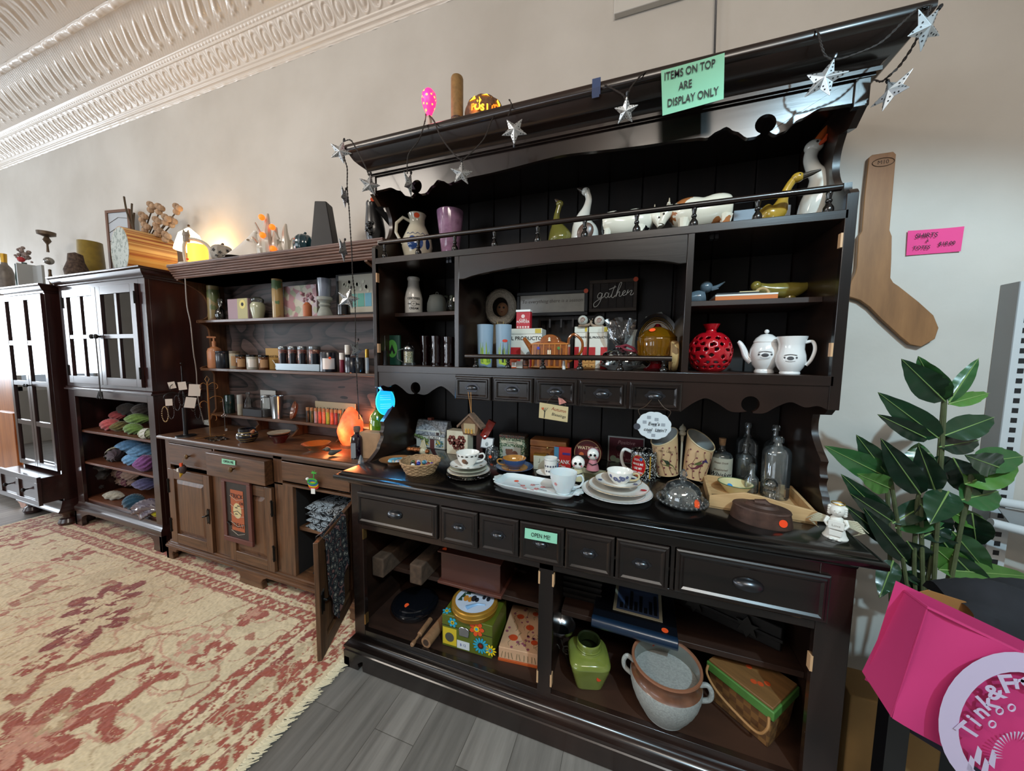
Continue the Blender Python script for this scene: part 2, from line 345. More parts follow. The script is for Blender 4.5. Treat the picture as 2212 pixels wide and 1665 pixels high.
# 2 egg band
def egg(x,s):
    p=.078;u=(x % p)/p*2-1;c=(s-.056)/.05;rr=np.sqrt((u/.80)**2+c**2);r2=np.sqrt((u/.42)**2+((s-.06)/.030)**2)
    k=.0055*g_(rr-.95,.13)+.008*np.clip(1-r2**2,0,1)**.6-.003*g_(rr-.72,.12)
    u2=((x+p/2) % p)/p*2-1
    return k+.005*g_(u2,.10)*g_(c-.1,.7)
relief('trim_2',dens(PR[7],PR[8],34)+[PR[8]],egg,X0,X1,.0048)
# 3 bead rows
def bead(x,s):
    q=.014;return .004*np.abs(np.sin(PI*x/q))*g_(s-.006,.004)+.0035*np.abs(np.sin(PI*x/.03))*g_(s-.022,.006)+.002*g_(s-.036,.003)
relief('trim_3',dens(PR[8],PR[9],3)+dens(PR[9],PR[10],4)+dens(PR[10],PR[11],9)+dens(PR[11],PR[12],3)+[PR[12]],bead,X0,X1,.005)
# 4 leaf panel: slanting flame-like leaves with curled ends
def leaves(x,s):
    w=.235;t=np.clip(s/w,0,1);p=.115
    u=((x-.18*t+.02*np.sin(t*5)) % p)/p*2-1;env=np.clip(np.sin(PI*np.clip((t-.12)/.66,0,1)),0,1)
    cut=np.clip((t-.1)*8,0,1)*np.clip((.80-t)*8,0,1);wd=.12+.5*(1-t)
    k=.008*g_(u,wd)*env**.6*(.7+.3*np.cos(u*9))-.0045*g_(np.abs(u)-wd*1.25,.12)*env
    curl=.008*g_(np.hypot(u*.055-.014,(s-.045)),.011)+.005*g_(np.hypot(u*.055+.012,(s-.030)),.008)
    return (k*cut+curl)+.0012*np.sin(x*260)*np.sin(s*310)*g_(t-.5,.6)
LV=dens(PR[12],PR[13],64)+[PR[13]]
relief('trim_4',LV,leaves,X0,X1,.006)
# 5 ribbon moulding
def rib(x,s):
    q=.16;u=(x % q)/q;return .016*np.sqrt(np.clip(1-((s-.022)/.022)**2,0,1))*(1-.16*np.exp(-((u-.5)/.025)**2)-.16*np.exp(-((u-.43)/.025)**2)-.16*np.exp(-((u-.57)/.025)**2))+.0014*np.abs(np.sin(u*40*PI))*(np.abs(u-.5)>.16)*g_(s-.022,.014)+.010*g_(np.hypot((u-.0)*.16,s-.022),.016)+.010*g_(np.hypot((u-1.)*.16,s-.022),.016)
relief('trim_5',dens(PR[13],(-.419,3.3),14)+[(-.419,3.3)],rib,X0,X1,.006)
relief('trim_6',dens((-.419,3.3),(-.66,3.3),56)+[(-.66,3.3)],lambda x,s:leaves(-x,.235-s),X0,X1,.0075)
relief('trim_7',dens((-.66,3.3),(-.704,3.3),12)+[(-.704,3.3)],rib,X0,X1,.008)
struct(MB().box(X0,X1,Y0,-.70,3.3,3.42).build('ceiling',tin))
struct(MB().box(X0,X1,-.72,0,3.302,3.42).build('ceiling',tin))
# ------------------------------------------------------------------ the rug (woven pattern stored as a per-knot colour)
RX0,RX1,RY0,RY1=-3.27,0.0,-2.6,-.13
def rug():
    st=.0045;xs=np.arange(RX0,RX1+st/2,st);ys=np.arange(-1.75,RY1+st/2,st);nx,ny=len(xs),len(ys)
    Xg,Yg=np.meshgrid(xs,ys);rs=np.random.RandomState(3)
    def nz(sc_,seed):       # smooth value noise
        r=np.random.RandomState(seed);gx=int((RX1-RX0)*sc_)+3;gy=int(2.6*sc_)+3;G=r.rand(gy,gx)*2-1
        u=(Xg-RX0)*sc_;v=(Yg-RY0)*sc_;i=u.astype(int);j=v.astype(int);fu=u-i;fv=v-j;fu=fu*fu*(3-2*fu);fv=fv*fv*(3-2*fv)
        j=np.clip(j,0,gy-2);i=np.clip(i,0,gx-2)
        return (G[j,i]*(1-fu)+G[j,i+1]*fu)*(1-fv)+(G[j+1,i]*(1-fu)+G[j+1,i+1]*fu)*fv
    wx=Xg+.006*nz(30,1)+.003*nz(90,2)+.002*rs.randn(ny,nx);wy=Yg+.006*nz(30,3)+.003*nz(90,4)+.002*rs.randn(ny,nx)
    cream=np.array(lin('d4c09c'));c2=np.array(lin('bfab89'));red=np.array(lin('9c4c38'));dred=np.array(lin('85352b'));pink=np.array(lin('c08a72'));tan=np.array(lin('b59a76'))
    A=np.zeros((ny,nx,3));A[:]=cream
    A=A*(1+.06*nz(8,5)+.05*nz(60,6))[...,None]
    def put(mask,col,k=1):A[mask]=A[mask]*(1-k)+col*k
    # distance from the edge and the coordinate along the border
    dR=RX1-wx;dT=RY1-wy;dL=wx-RX0;d=np.minimum(np.minimum(dR,dT),dL)
    al=np.where(d==dT,wx,wy)
    def floret(u,v,cu,cv,r,n,col,ctr=None,ph=0,k=1):
        a=np.arctan2(v-cv,u-cu);q=np.hypot(u-cu,v-cv);put(q<r*(.62+.38*np.abs(np.cos(a*n/2+ph))),col,k)
        if ctr is not None:put(q<r*.3,ctr)
    def cyc(p):return (al % p)-p/2
    field=d>.36
    # outer red guard
    m=(d>.02) & (d<.078);put(m,red)
    u=cyc(.11);v=d-.049;q=np.hypot(u,v);a=np.arctan2(v,u);put(m & (q<.023*(.6+.4*np.abs(np.cos(2.5*a)))),cream);put(m & (q<.007),red)
    u=((al+.055) % .11)-.055;put(m & (np.abs(u-.012*np.sin((d-.049)*110))<.011) & (np.abs(v)<.022),c2);put(m & (np.abs(np.abs(v)-.027)<.002),cream)
    # beige guard with small motifs
    m=(d>.078) & (d<.112);u=cyc(.085);put(m & (np.abs(u+.5*(d-.095))<.008) & (np.abs(d-.095)<.009),red);put(m & (np.hypot(u-.04,d-.095)<.007),tan);put((np.abs(d-.078)<.003) | (np.abs(d-.112)<.003),dred,.8)
    # main red border with large beige flowers and leaves
    m=(d>.112) & (d<.262);put(m,red);k=nz(5,9);put(m & (k>.25),dred,.6)
    for p,off,r,n,cc in ((.40,0,.074,8,cream),(.40,.20,.062,6,c2)):
        u=((al+off) % p)-p/2;v=d-.187;q=np.hypot(u,v);a=np.arctan2(v,u)
        put(m & (q<r*(.6+.4*np.abs(np.cos(a*n/2)))),cc);put(m & (np.abs(q-r*.42)<.006),red);put(m & (q<.010),cream if off else red)
    for sgn in (1,-1):
        u=((al+.10) % .20)-.10;v=d-.187;w=u*.8+sgn*v*.6;h=-sgn*u*.6+v*.8
        put(m & ((w/.045)**2+((h-.03)/.016)**2<1),c2);put(m & ((w/.04)**2+((h+.035)/.012)**2<1),cream)
        put(m & (np.abs(v-.045*np.sin(al*27+sgn))<.004),tan)
    put(m & (np.abs(nz(38,12))<.10) & (nz(16,13)>-.2),c2,.8);put(m & (np.abs(nz(24,15))<.06),cream,.8)
    # inner beige guard and inner red guard
    put((np.abs(d-.262)<.003) | (np.abs(d-.302)<.003) | (np.abs(d-.358)<.003),dred,.85)
    m=(d>.264) & (d<.300);u=cyc(.075);put(m & (np.abs(u-.6*(d-.282))<.007) & (np.abs(d-.282)<.008),tan);put(m & (np.hypot(u-.03,d-.282)<.006),red)
    m=(d>.305) & (d<.356);put(m,red);u=cyc(.10);v=d-.330;q=np.hypot(u,v);a=np.arctan2(v,u);put(m & (q<.021*(.6+.4*np.abs(np.cos(2*a)))),cream);put(m & (q<.006),red)
    u=((al+.05) % .10)-.05;put(m & (np.abs(u+.010*np.sin(v*120))<.010) & (np.abs(v)<.019),c2)
    # field: soft shading bands of dye, then vines, palmettes and leaves
    ab=nz(3,21)+.5*nz(14,22);put(field & (ab>.55),c2,.5)
    def vine(pts,w,col,k=1,edge=None):
        P=[at(*p,z=.01) for p in pts];P=smoothp([(p.x,p.y,0) for p in P],6);D=np.full(Xg.shape,9.)
        for a,b_ in zip(P[:-1],P[1:]):
            ax,ay,bx,by=a.x,a.y,b_.x,b_.y;L2=(bx-ax)**2+(by-ay)**2+1e-12;t=np.clip(((wx-ax)*(bx-ax)+(wy-ay)*(by-ay))/L2,0,1)
            D=np.minimum(D,np.hypot(wx-ax-t*(bx-ax),wy-ay-t*(by-ay)))
        if edge is not None:put(field & (D<w+.004),edge)
        put(field & (D<w),col,k)
    def palm(px,py,r,ang,n,col,inner=None,dash=0):
        p=at(px,py,z=.01);a=np.arctan2(wy-p.y,wx-p.x)-ang;q=np.hypot(wx-p.x,wy-p.y);a=(a+PI) % (2*PI)-PI
        lobe=np.abs(np.cos(a*n/2))**.7;f=np.clip(np.cos(a*.5),0,1)**.6
        put(field & (q<r*(.35+.65*lobe)*f),col)
        if inner is not None:put(field & (q<r*.55*(.4+.6*np.abs(np.cos(a*n/2)))*f),inner)
    for pts in ([(0,1320),(120,1300),(200,1270),(330,1230),(430,1262),(500,1290)],[(60,1480),(150,1450),(250,1410),(330,1375),(420,1352),(520,1310),(600,1280)],
                [(0,1240),(100,1222),(180,1190),(250,1205)],[(250,1180),(330,1210),(380,1222)],[(0,1560),(60,1520),(110,1500)],[(300,1480),(330,1430),(300,1400),(330,1370),(400,1372)],
                [(0,1400),(80,1370),(150,1380),(230,1345)],[(400,1400),(470,1440),(440,1490),(360,1520)]):vine(pts,.004,red,.75)
    for pts in ([(310,1350),(345,1370),(320,1420),(300,1410)],[(480,1370),(500,1400),(450,1445),(380,1435),(345,1400),(370,1370),(430,1352),(480,1370)],[(350,1440),(300,1460),(330,1500),(380,1490)],
                [(20,1230),(70,1215),(140,1220),(180,1235),(120,1255),(50,1250),(20,1230)],[(180,1555),(240,1540),(300,1560),(250,1600),(190,1590)],[(560,1300),(610,1320),(560,1345),(520,1325)]):vine(pts,.0045,pink,.9,None)
    vine([(375,1460),(330,1470),(290,1500),(240,1540),(230,1570),(250,1590)],.019,red,1,tan);vine([(320,1425),(280,1440),(215,1475),(150,1530),(135,1540)],.015,red,1,tan)
    vine([(300,1400),(220,1415),(150,1440),(100,1450),(60,1500),(20,1505)],.014,red,.95,tan);vine([(210,1370),(150,1425),(110,1445)],.012,red,1)
    palm(225,1300,.19,2.6,7,dred,cream);palm(200,1345,.18,-.5,7,dred,cream);palm(40,1600,.24,.9,9,red,pink);palm(70,1345,.07,0,6,pink,cream);palm(80,1430,.075,0,8,red,cream);palm(150,1385,.06,1,8,pink,cream)
    palm(455,1420,.10,2.5,5,red,cream);palm(400,1395,.085,1,6,pink,c2);palm(470,1360,.07,-.5,5,pink,cream);palm(150,1205,.12,2,7,red,c2);palm(540,1325,.10,.2,5,red,pink);palm(25,1170,.12,1,6,red,cream);palm(330,1455,.06,2,7,red,cream);palm(60,1240,.1,2,6,pink,cream)
    palm(380,1600,.13,2,6,pink,cream);palm(430,1265,.07,2,6,pink,c2);palm(60,1290,.06,0,5,tan,None);palm(140,1270,.05,0,5,tan,None);palm(300,1340,.06,2,5,tan,None);palm(110,1560,.07,1,6,tan,cream)
    put(field & (np.abs(nz(17,31))<.045) & (nz(5,32)>-.1),tan,.75);put(field & (np.abs(nz(13,33))<.04) & (nz(4,34)>0),pink,.8);put(field & (np.abs(nz(10,35))<.022) & (nz(4,36)>-.1),red,.7);put(field & (nz(22,37)>.62) & (nz(5,38)>.1),red,.8)
    A=A*(1+.05*rs.randn(ny,nx))[...,None];A=np.clip(A,0,1)
    Zg=.010+.0010*nz(60,50)+.0008*rs.randn(ny,nx)
    V=np.stack([Xg,Yg,Zg],-1);I=np.arange(nx*ny).reshape(ny,nx);F=np.stack([I[:-1,:-1],I[:-1,1:],I[1:,1:],I[1:,:-1]],-1).reshape(-1,4)
    me=bpy.data.meshes.new('rug_pile');me.vertices.add(nx*ny);me.vertices.foreach_set('co',V.reshape(-1));me.loops.add(F.size);me.loops.foreach_set('vertex_index',F.reshape(-1).astype(np.int32))
    me.polygons.add(len(F));me.polygons.foreach_set('loop_start',np.arange(0,F.size,4,dtype=np.int32));me.update(calc_edges=True)
    ca=me.color_attributes.new('weave','FLOAT_COLOR','POINT');ca.data.foreach_set('color',np.concatenate([A,np.ones((ny,nx,1))],-1).reshape(-1).astype(np.float32))
    m,nt,b,out=newmat('rug_wool');at_=nt.nodes.new('ShaderNodeAttribute');at_.attribute_name='weave';nt.links.new(at_.outputs['Color'],b.inputs['Base Color']);b.inputs['Roughness'].default_value=.95;b.inputs['Sheen Weight'].default_value=.3
    me.materials.append(m)
    t=thing('rug','large cream and brick red floral wool rug with fringed end on grey plank floor','rug',(RX1,RY1,0))
    o=bpy.data.objects.new('pile',me);COL.objects.link(o);o.parent=t;o.location=(-RX1,-RY1,0)
    MB().box(RX0,RX1,-1.752,RY1,.0005,.0085).build('backing',M('c9b48e',.95),t,off=(RX1,RY1,0))
    r=random.Random(4);f=MB();y=RY1-.005
    while y>-1.7:
        for lay in range(2):
            x=RX1-.004;l=r.uniform(.022,.048);a=r.uniform(-.5,.5);p=[(x,y,.008)]
            for i in range(3):p.append((x+l*(i+1)/3,y+l*math.sin(a+i*.3)*(i+1)/3,.009-.002*i+r.uniform(0,.002)))
            f.tube([(a_-RX1,b_-RY1,c_) for a_,b_,c_ in p],[.0022,.0022,.0018,.0012],5)
        y -= r.uniform(.003,.0045)
    fr=f.build('fringe',M('e0d3b4',.9),t);fr['kind']='stuff'
rug()
# ------------------------------------------------------------------ the dark hutch
DK=wood('black_brown_wood','080605','1c1310','35211a','x',.27,22,14,coat=.35)
DKV=wood('black_brown_wood_upright','080605','1c1310','35211a','z',.27,22,14,coat=.35)
DKY=wood('black_brown_wood_depth','0d0907','2a1b14','3a2419','y',.3,22,14,coat=.3)
DKT=wood('black_top_wood','040404','0c0908',None,'x',.22,20,16,coat=.5)
DKI=wood('brown_inner_wood','1c110d','38241b','4a2e1f','x',.5,20,10)
DKB=wood('inner_back_boards','0b0807','1c1310',None,'z',.6,18,12)
pew=M('4a4b4e',.28,.9);pewd=M('46464a',.32,.9);brass=M('b08d58',.35,.9);pale=M('c79e76',.5)
H=Vector((.864,-.30,0))
hutch=thing('hutch','tall black-brown wooden hutch with open shelves, scalloped trim and cup-pull drawers','hutch',H)
def D(m,name,mat,par=None,bevel=.0015,smooth=True,**k):
    return m.build(name,mat,par or hutch,smooth,bevel,off=H if par is None or par==hutch else k.pop('o'),**k)
def ogee(z,y,out,h,n=8):      # (y, z) profile from (y, z) rising by h while moving out by -out in y
    return [(y-out*(.5-.5*math.cos(PI*i/n)),z+h*i/n) for i in range(n+1)]
cL,cR,cFy=0.0,1.728,-.605
# countertop with a moulded edge: outer nosing, bevel and cove below
def rim(prof,xl,xr,yf,yb,m):      # prof: (inset from outermost, z) swept along left side, front, right side
    pts=[]
    for i,z in prof:pts.append([(xl+i,yb,z),(xl+i,yf+i,z),(xr-i,yf+i,z),(xr-i,yb,z)])
    vs=[p for row in pts for p in row];fs=[]
    for j in range(len(pts)-1):
        for k in range(3):fs.append((j*4+k,j*4+k+1,(j+1)*4+k+1,(j+1)*4+k))
    t=(len(pts)-1)*4;fs+=[(t,t+1,t+2,t+3),(3,2,1,0)];fs.append(tuple([j*4 for j in range(len(pts))]));fs.append(tuple([j*4+3 for j in range(len(pts))][::-1]))
    m.add(vs,fs);return m
m=MB();rim([(.04,.786),(.038,.794),(.030,.801),(.018,.806),(.016,.810),(.003,.8105),(.0,.814),(0,.826),(.003,.829),(.012,.8295),(.018,.834),(.026,.840)],cL,cR,cFy,0,m)
D(m,'countertop',DKT,bevel=0,ang=50)
# base carcass
sL,sR,sF=.047,1.690,-.560
m=MB();m.box(sL,sL+.055,sF,sF+.02,.12,.79).box(sR-.075,sR,sF,sF+.02,.12,.79).box(.855,.905,sF,sF+.02,.15,.62)
D(m,'front_stiles',DKV)
m=MB();m.box(sL+.055,sR-.075,sF,sF+.02,.757,.79).box(sL+.055,sR-.075,sF,sF+.02,.598,.624).box(sL+.055,sR-.075,sF,sF+.02,.118,.152).box(.462,.475,sF,sF+.02,.62,.76).box(1.258,1.270,sF,sF+.02,.62,.76)
D(m,'front_rails',DK)
m=MB();m.box(sL,sL+.02,sF+.02,-.004,.1,.786).box(sR-.02,sR,sF+.02,-.004,.1,.786);D(m,'base_side',DKY)
D(MB().box(sL+.02,sR-.02,-.024,-.004,.1,.786),'base_back',DKB)
D(MB().box(sL+.02,sR-.02,sF+.004,-.024,.128,.150),'base_floor',DKI)
D(MB().box(sL+.02,sR-.02,-.43,-.024,.606,.618),'drawer_bay_floor',DKI)
D(MB().box(sL+.02,.855,-.40,-.024,.325,.345),'base_shelf',DKI);D(MB().box(.905,sR-.02,-.40,-.024,.325,.345),'base_shelf',DKI)
D(MB().box(.862,.898,-.54,-.024,.15,.606),'centre_divider',DKY)
# moulded plinth on bracket feet
m=MB();rim([(.0,.045),(0,.073),(.004,.076),(.004,.080),(0,.083),(0,.0935),(.010,.098),(.018,.112),(.026,.12),(.04,.122)],.0215,1.7065,-.599,-.02,m);D(m,'plinth',DK,bevel=0,ang=50)
fp=[(0,0),(.075,0),(.078,.012),(.072,.028),(.088,.040),(.10,.046),(0,.046)]
for s_,xo in ((1,.0215),(-1,1.7065)):
    m=MB();m.prism([(xo+s_*a,z) for a,z in fp],-.599,-.565,'y');m.prism([(-.599+a,z) for a,z in fp],xo,xo+s_*.03,'x');D(m,'bracket_foot',DK)
m=MB();m.box(.12,1.61,-.599,-.575,.003,.046);D(m,'plinth_apron',DK)
# drawers
def cup_pull(par,c,w,h,dep,mat,plate,o):
    m=MB();m.mi=0
    def f(u,v):
        th=PI*(u*1.0);ph=-.42+(PI/2+.42)*v      # th across, ph upward
        return (c[0]-w*math.cos(th)*math.cos(ph),c[1]-dep*math.sin(th)*math.cos(ph),c[2]+h*math.sin(ph))
    m.grid(f,17,9)
    lo=[f(i/16,0) for i in range(17)];m.add(lo+[(c[0],c[1],lo[0][2])],[(i,i+1,17) for i in range(16)])
    m.build('pull',mat,par,off=o)
    if plate:
        pts=[]
        for i in range(40):
            a=2*PI*i/40;k=1.08+.10*math.cos(6*a)
            pts.append((c[0]+w*1.18*k*math.cos(a),c[2]+h*.18+h*1.18*k*math.sin(a)))
        MB().prism(pts,c[1]+.001,c[1]-.0015,'y').build('pull_plate',pewd,par,off=o)
def raised(m,x0,x1,z0,z1,y,t=.014,e=.012):
    P=[(0,0),(.0,t*.55),(e*.35,t*.72),(e*.7,t*.72),(e,t),(e+.004,t),(e+.010,t*.70)]
    pts=[]
    for i,dd in P:pts+=[(x0+i,y-dd,z0+i),(x1-i,y-dd,z0+i),(x1-i,y-dd,z1-i),(x0+i,y-dd,z1-i)]
    fs=[]
    for j in range(len(P)-1):
        for k in range(4):fs.append((j*4+k,j*4+(k+1) % 4,(j+1)*4+(k+1) % 4,(j+1)*4+k))
    t_=(len(P)-1)*4;fs+=[(t_,t_+1,t_+2,t_+3),(3,2,1,0)];m.add(pts,fs);return m
def drawer(x0,x1,z0,z1,y,t,pw,ph,pd,plate,mat=DK,pm=pew,dz=0):
    d=D(raised(MB(),x0,x1,z0,z1,y,t),'drawer',mat,bevel=0,ang=28)
    d.location=((x0+x1)/2-H.x,y-H.y,z0-H.z);dx=Vector(((x0+x1)/2,y,z0))
    me=d.data;off=dx-H
    for v in me.vertices:v.co -= off
    cup_pull(d,((x0+x1)/2,y-t*.70,(z0+z1)/2+dz),pw,ph,pd,pm,plate,dx);return d
drawer(.086,.462,.626,.757,sF,.016,.034,.019,.020,False)
xs=[.478,.634,.787,.944,1.103,1.256];xe=[.626,.780,.937,1.096,1.252]
for i in range(5):drawer(xs[i],xe[i]+.001,.622,.756,sF,.014,.021,.013,.014,True)
drawer(1.272,1.636,.626,.757,sF,.016,.038,.020,.022,False)
# worn hinge leaves where the doors used to hang
for (x,z) in ((sL+.056,.575),(sL+.056,.20),(.856,.565),(.904,.565),(.856,.20),(.904,.20),(sR-.076,.50)):
    D(MB().box(x-.003,x+.003,sF-.001,sF+.018,z-.022,z+.022),'hinge_leaf',brass if x<.85 else pale,bevel=0)
# upper section
u0,u1,uF=.023,1.704,-.384
m=MB();m.box(u0,u0+.019,uF,uF+.018,1.168,1.782).box(u1-.027,u1,uF,uF+.018,1.168,1.782);D(m,'upper_stiles',DKV)
sp=[(-.366,1.168),(-.346,1.149),(-.277,1.139)]+sp2([(-.277,1.139),(-.272,1.108),(-.280,1.075),(-.310,1.04),(-.345,1.012)])[1:]+sp2([(-.352,1.005),(-.346,.985),(-.352,.962)])+sp2([(-.358,.955),(-.352,.935),(-.362,.915)])+sp2([(-.372,.905),(-.385,.880),(-.420,.855),(-.445,.841)])+[(-.004,.841),(-.004,2.09),(-.366,2.09),(-.384,2.076),(-.384,2.006),(-.340,1.975),(-.300,1.985)]+sp2([(-.292,1.99),(-.270,1.95),(-.266,1.90),(-.285,1.855),(-.31,1.835)])+sp2([(-.345,1.826),(-.35,1.80),(-.372,1.796),(-.384,1.782)])
for x in (u0,u1-.019):
    D(MB().prism(sp,x,x+.019,'x'),'side_panel',DKY,bevel=0,ang=30)
m=MB()
for i in range(12):
    a=u0+.019+(u1-u0-.038)*i/12;b_=u0+.019+(u1-u0-.038)*(i+1)/12;m.prism([(a+.0005,-.016),(a+.004,-.021),(b_-.004,-.021),(b_-.0005,-.016),(b_-.0005,-.008),(a+.0005,-.008)],.842,2.09,'z')
D(m,'upper_back_boards',DKB,bevel=0)
D(MB().box(u0+.019,u1-.019,uF+.002,-.021,1.716,1.738),'gallery_shelf',DK)
D(MB().box(u0+.019,u1-.019,uF,uF+.018,1.713,1.7385),'gallery_shelf_edge',DK)
D(MB().box(u0+.019,u1-.019,uF+.001,-.021,1.243,1.267),'lower_deck',DKI)
D(MB().box(u0+.019,u1-.019,uF,uF+.016,1.238,1.268),'lower_deck_edge',DK)
for x in (.434,1.280):D(MB().box(x,x+.020,uF,-.021,1.268,1.713),'bay_divider',DKV)
D(MB().box(u0+.019,.434,-.26,-.021,1.497,1.515),'bay_shelf',DKI);D(MB().box(1.30,u1-.019,-.278,-.021,1.497,1.515),'bay_shelf',DKI)
ar=[(.454,1.713),(.454,1.621),(.478,1.621)]+[(.478+(.78)*t,1.621+.036*math.sin(PI*min(1,max(0,t)))**.7) for t in [i/24 for i in range(1,24)]]+[(1.258,1.621),(1.28,1.621),(1.28,1.713)]
D(MB().prism(ar,uF,uF+.018,'y'),'arched_valance',DK,bevel=.002)
def apron(x0,x1,zt,z,kx,kr,mir,name,amp=1.0):      # scalloped board with a round keyhole
    w=x1-x0;f=(lambda t:x0+w*t) if not mir else (lambda t:x1-w*t)
    lo=sp2([(f(0),z[0]),(f(.035),z[1]),(f(.10),z[2]),(f(.18),z[3]),(f(.27),z[4]),(f(.36),z[5]),(f(.43),z[6])],5)
    c=f(kx);r=kr;cz=z[7];g=.32
    arc=[(c+(-1 if not mir else 1)*r*math.sin(g+(2*PI-2*g)*i/18),cz-r*math.cos(g+(2*PI-2*g)*i/18)) for i in range(19)]
    hi=sp2([(f(.52),z[6]),(f(.60),z[5]),(f(.68),z[4]),(f(.77),z[3]),(f(.86),z[2]),(f(.94),z[8]),(f(1),z[9])],5)
    P=[(f(0),zt)]+lo+arc+hi+[(f(1),zt)]
    D(MB().prism(P,uF+.004,uF+.020,'y'),name,DK,bevel=0,ang=30)
za=[1.139,1.152,1.172,1.186,1.170,1.148,1.146,1.174,1.178,1.168]
apron(u0+.019,.438,1.238,za,.50,.025,True,'left_apron');apron(1.288,u1-.027,1.238,za,.50,.025,False,'right_apron')
D(MB().box(.438,1.288,uF+.004,-.30,1.137,1.238),'drawer_case',DK)
xs2=[.441,.612,.785,.950,1.122];xe2=[.600,.772,.940,1.112,1.284]
for i in range(5):drawer(xs2[i],xe2[i],1.138,1.232,uF+.002,.020,.024,.014,.016,True)
# frieze under the crown with the same scallops
zf=[2.006,1.985,1.975,1.985,2.000,2.022,2.024]
def fz(x):    # lower edge of frieze, from the ends
    d=min(x-u0,u1-x)
    K=[(0,2.020),(.06,2.022),(.10,2.024),(.15,2.005),(.185,1.978),(.205,1.973),(.232,1.990),(.255,1.977),(.275,1.977),(.31,2.002),(.335,2.020),(.358,2.012),(.385,1.998),(.41,2.003),(.50,2.008),(.9,2.028)]
    for a,b_ in zip(K[:-1],K[1:]):
        if a[0]<=d<=b_[0]:t=(d-a[0])/(b_[0]-a[0]);t=t*t*(3-2*t);return a[1]+(b_[1]-a[1])*t
    return 2.028
def frieze():
    kc=.233;r=.027;P=[(u0+.019,2.09)];x=u0+.019
    xs_=list(np.arange(u0+.019,u1-.027,.008))
    for x in xs_:
        for c in (u0+kc,u1-kc):
            if abs(x-c)<.0041:
                g=.42;P+=[(c-r*math.sin(g+(2*PI-2*g)*i/18),2.008-r*math.cos(g+(2*PI-2*g)*i/18)) for i in range(19)];break
        else:
            if min(abs(x-u0-kc),abs(x-u1+kc))>.010:P.append((x,fz(x)))
    P+=[(u1-.027,fz(u1-.03)),(u1-.027,2.09)]
    D(MB().prism(P,uF+.002,uF+.018,'y'),'scalloped_frieze',DK,bevel=0,ang=30)
frieze()
m=MB();m.box(u0,u0+.030,uF-.004,uF+.014,2.006,2.078).box(u1-.032,u1+.002,uF-.004,uF+.014,2.006,2.078);D(m,'frieze_end_block',DKV)
# crown moulding
kL,kR=-.040,1.785;co=.045
cr=[(.068,2.078),(.068,2.083),(.060,2.0835),(.060,2.094),(.064,2.096),(.060,2.103),(.050,2.110),(.036,2.117),(.024,2.128),(.016,2.142),(.012,2.150),(.011,2.152),(.004,2.156),(0,2.163),(0,2.178),(.004,2.184)]
D(rim([(i*1.05,z) for i,z in cr],kL,kR,-.462,-.004,MB()),'crown_moulding',DK,bevel=0,ang=40)
# gallery rails and turned spindles
def spindle(x,y,z0,z1,name='spindle'):
    h=z1-z0;pr=[(.006,0),(.0125,.02),(.0135,.14),(.0125,.26),(.0065,.42),(.0055,.47),(.0075,.50),(.0085,.56),(.0075,.62),(.0055,.65),(.0065,.78),(.008,.88),(.008,.93),(.005,1)]
    o=MB().lathe([(r,z*h) for r,z in pr],(x,y,z0),14).build(name,DKT,hutch,off=H);return o
gy=-.362
m=MB();m.tube([(.046,gy,1.808),(1.672,gy,1.808)],.0095,12);D(m,'gallery_rail',DK,bevel=0)
for i in range(10):spindle(.075+i*.1745,gy,1.739,1.801)
gz=Z(1230,772,gy);m=MB();m.tube([(.474,gy,gz),(1.252,gy,gz)],.010,12);D(m,'lower_rail',DK,bevel=0)
for i in range(6):spindle(.520+i*.1415,gy,1.2675,gz-.006)
for x in (u0+.021,u1-.029):
    for z in (1.655,1.345):D(MB().box(x-.003,x+.004,uF+.001,uF+.016,z-.02,z+.02),'hinge_leaf',pale,bevel=0)
for x in (.39,1.36):D(MB().box(x-.012,x-.002,-.352,-.33,1.700,1.7155).box(x+.002,x+.012,-.352,-.33,1.700,1.7155),'door_catch',pew,bevel=0)
# ------------------------------------------------------------------ oak sideboard with shelves (left of the hutch)
OA=wood('brown_oak','352114','6a472e',None,'x',.38,60,14,coat=.15)
OAV=wood('brown_oak_upright','372215','6e4a30',None,'z',.38,60,14,coat=.15)
OAB=wood('dark_oak_back','120e0d','554440',None,'x',.5,40,12,cath=3.4)
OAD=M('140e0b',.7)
iron=M('15120f',.5,.6);abr=M('6b5337',.35,.85)
K=Vector((-.86,-.2,0))
oak=thing('sideboard','brown oak sideboard with open plate shelves above and three doors, one hanging open','sideboard',K)
def O(m,name,mat,bevel=.0015,**k):return m.build(name,mat,oak,True,bevel,off=K,**k)
qL,qR,qF=-1.615,-.105,-.376
O(rim([(.008,.781),(.0,.785),(0,.797),(.004,.8015),(.008,.8036)],-1.645,-.075,-.402,0,MB()),'countertop',OA,0,ang=50)
# carcass
O(MB().box(qL,-1.575,qF,qF+.02,.11,.781).box(-1.18,-1.03,qF,qF+.02,.11,.622).box(-.662,-.53,qF,qF+.02,.11,.622).box(-.140,qR,qF,qF+.02,.11,.781).box(-1.158,-1.145,qF,qF+.02,.62,.76).box(-.665,-.60,qF,qF+.02,.62,.78),'front_stiles',OAV)
O(MB().box(-1.575,-.14,qF,qF+.02,.758,.781).box(-1.575,-.14,qF,qF+.02,.620,.632).box(-1.575,-.14,qF,qF+.02,.11,.125),'front_rails',OA)
O(MB().box(qL,qL+.018,qF+.02,-.004,.11,.781).box(qR-.018,qR,qF+.02,-.004,.11,.781),'carcass_side',OAV)
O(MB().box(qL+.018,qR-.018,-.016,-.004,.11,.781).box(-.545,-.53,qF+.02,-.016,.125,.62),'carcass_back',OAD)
O(MB().box(qL+.018,qR-.018,qF+.02,-.016,.11,.124),'carcass_floor',OA)
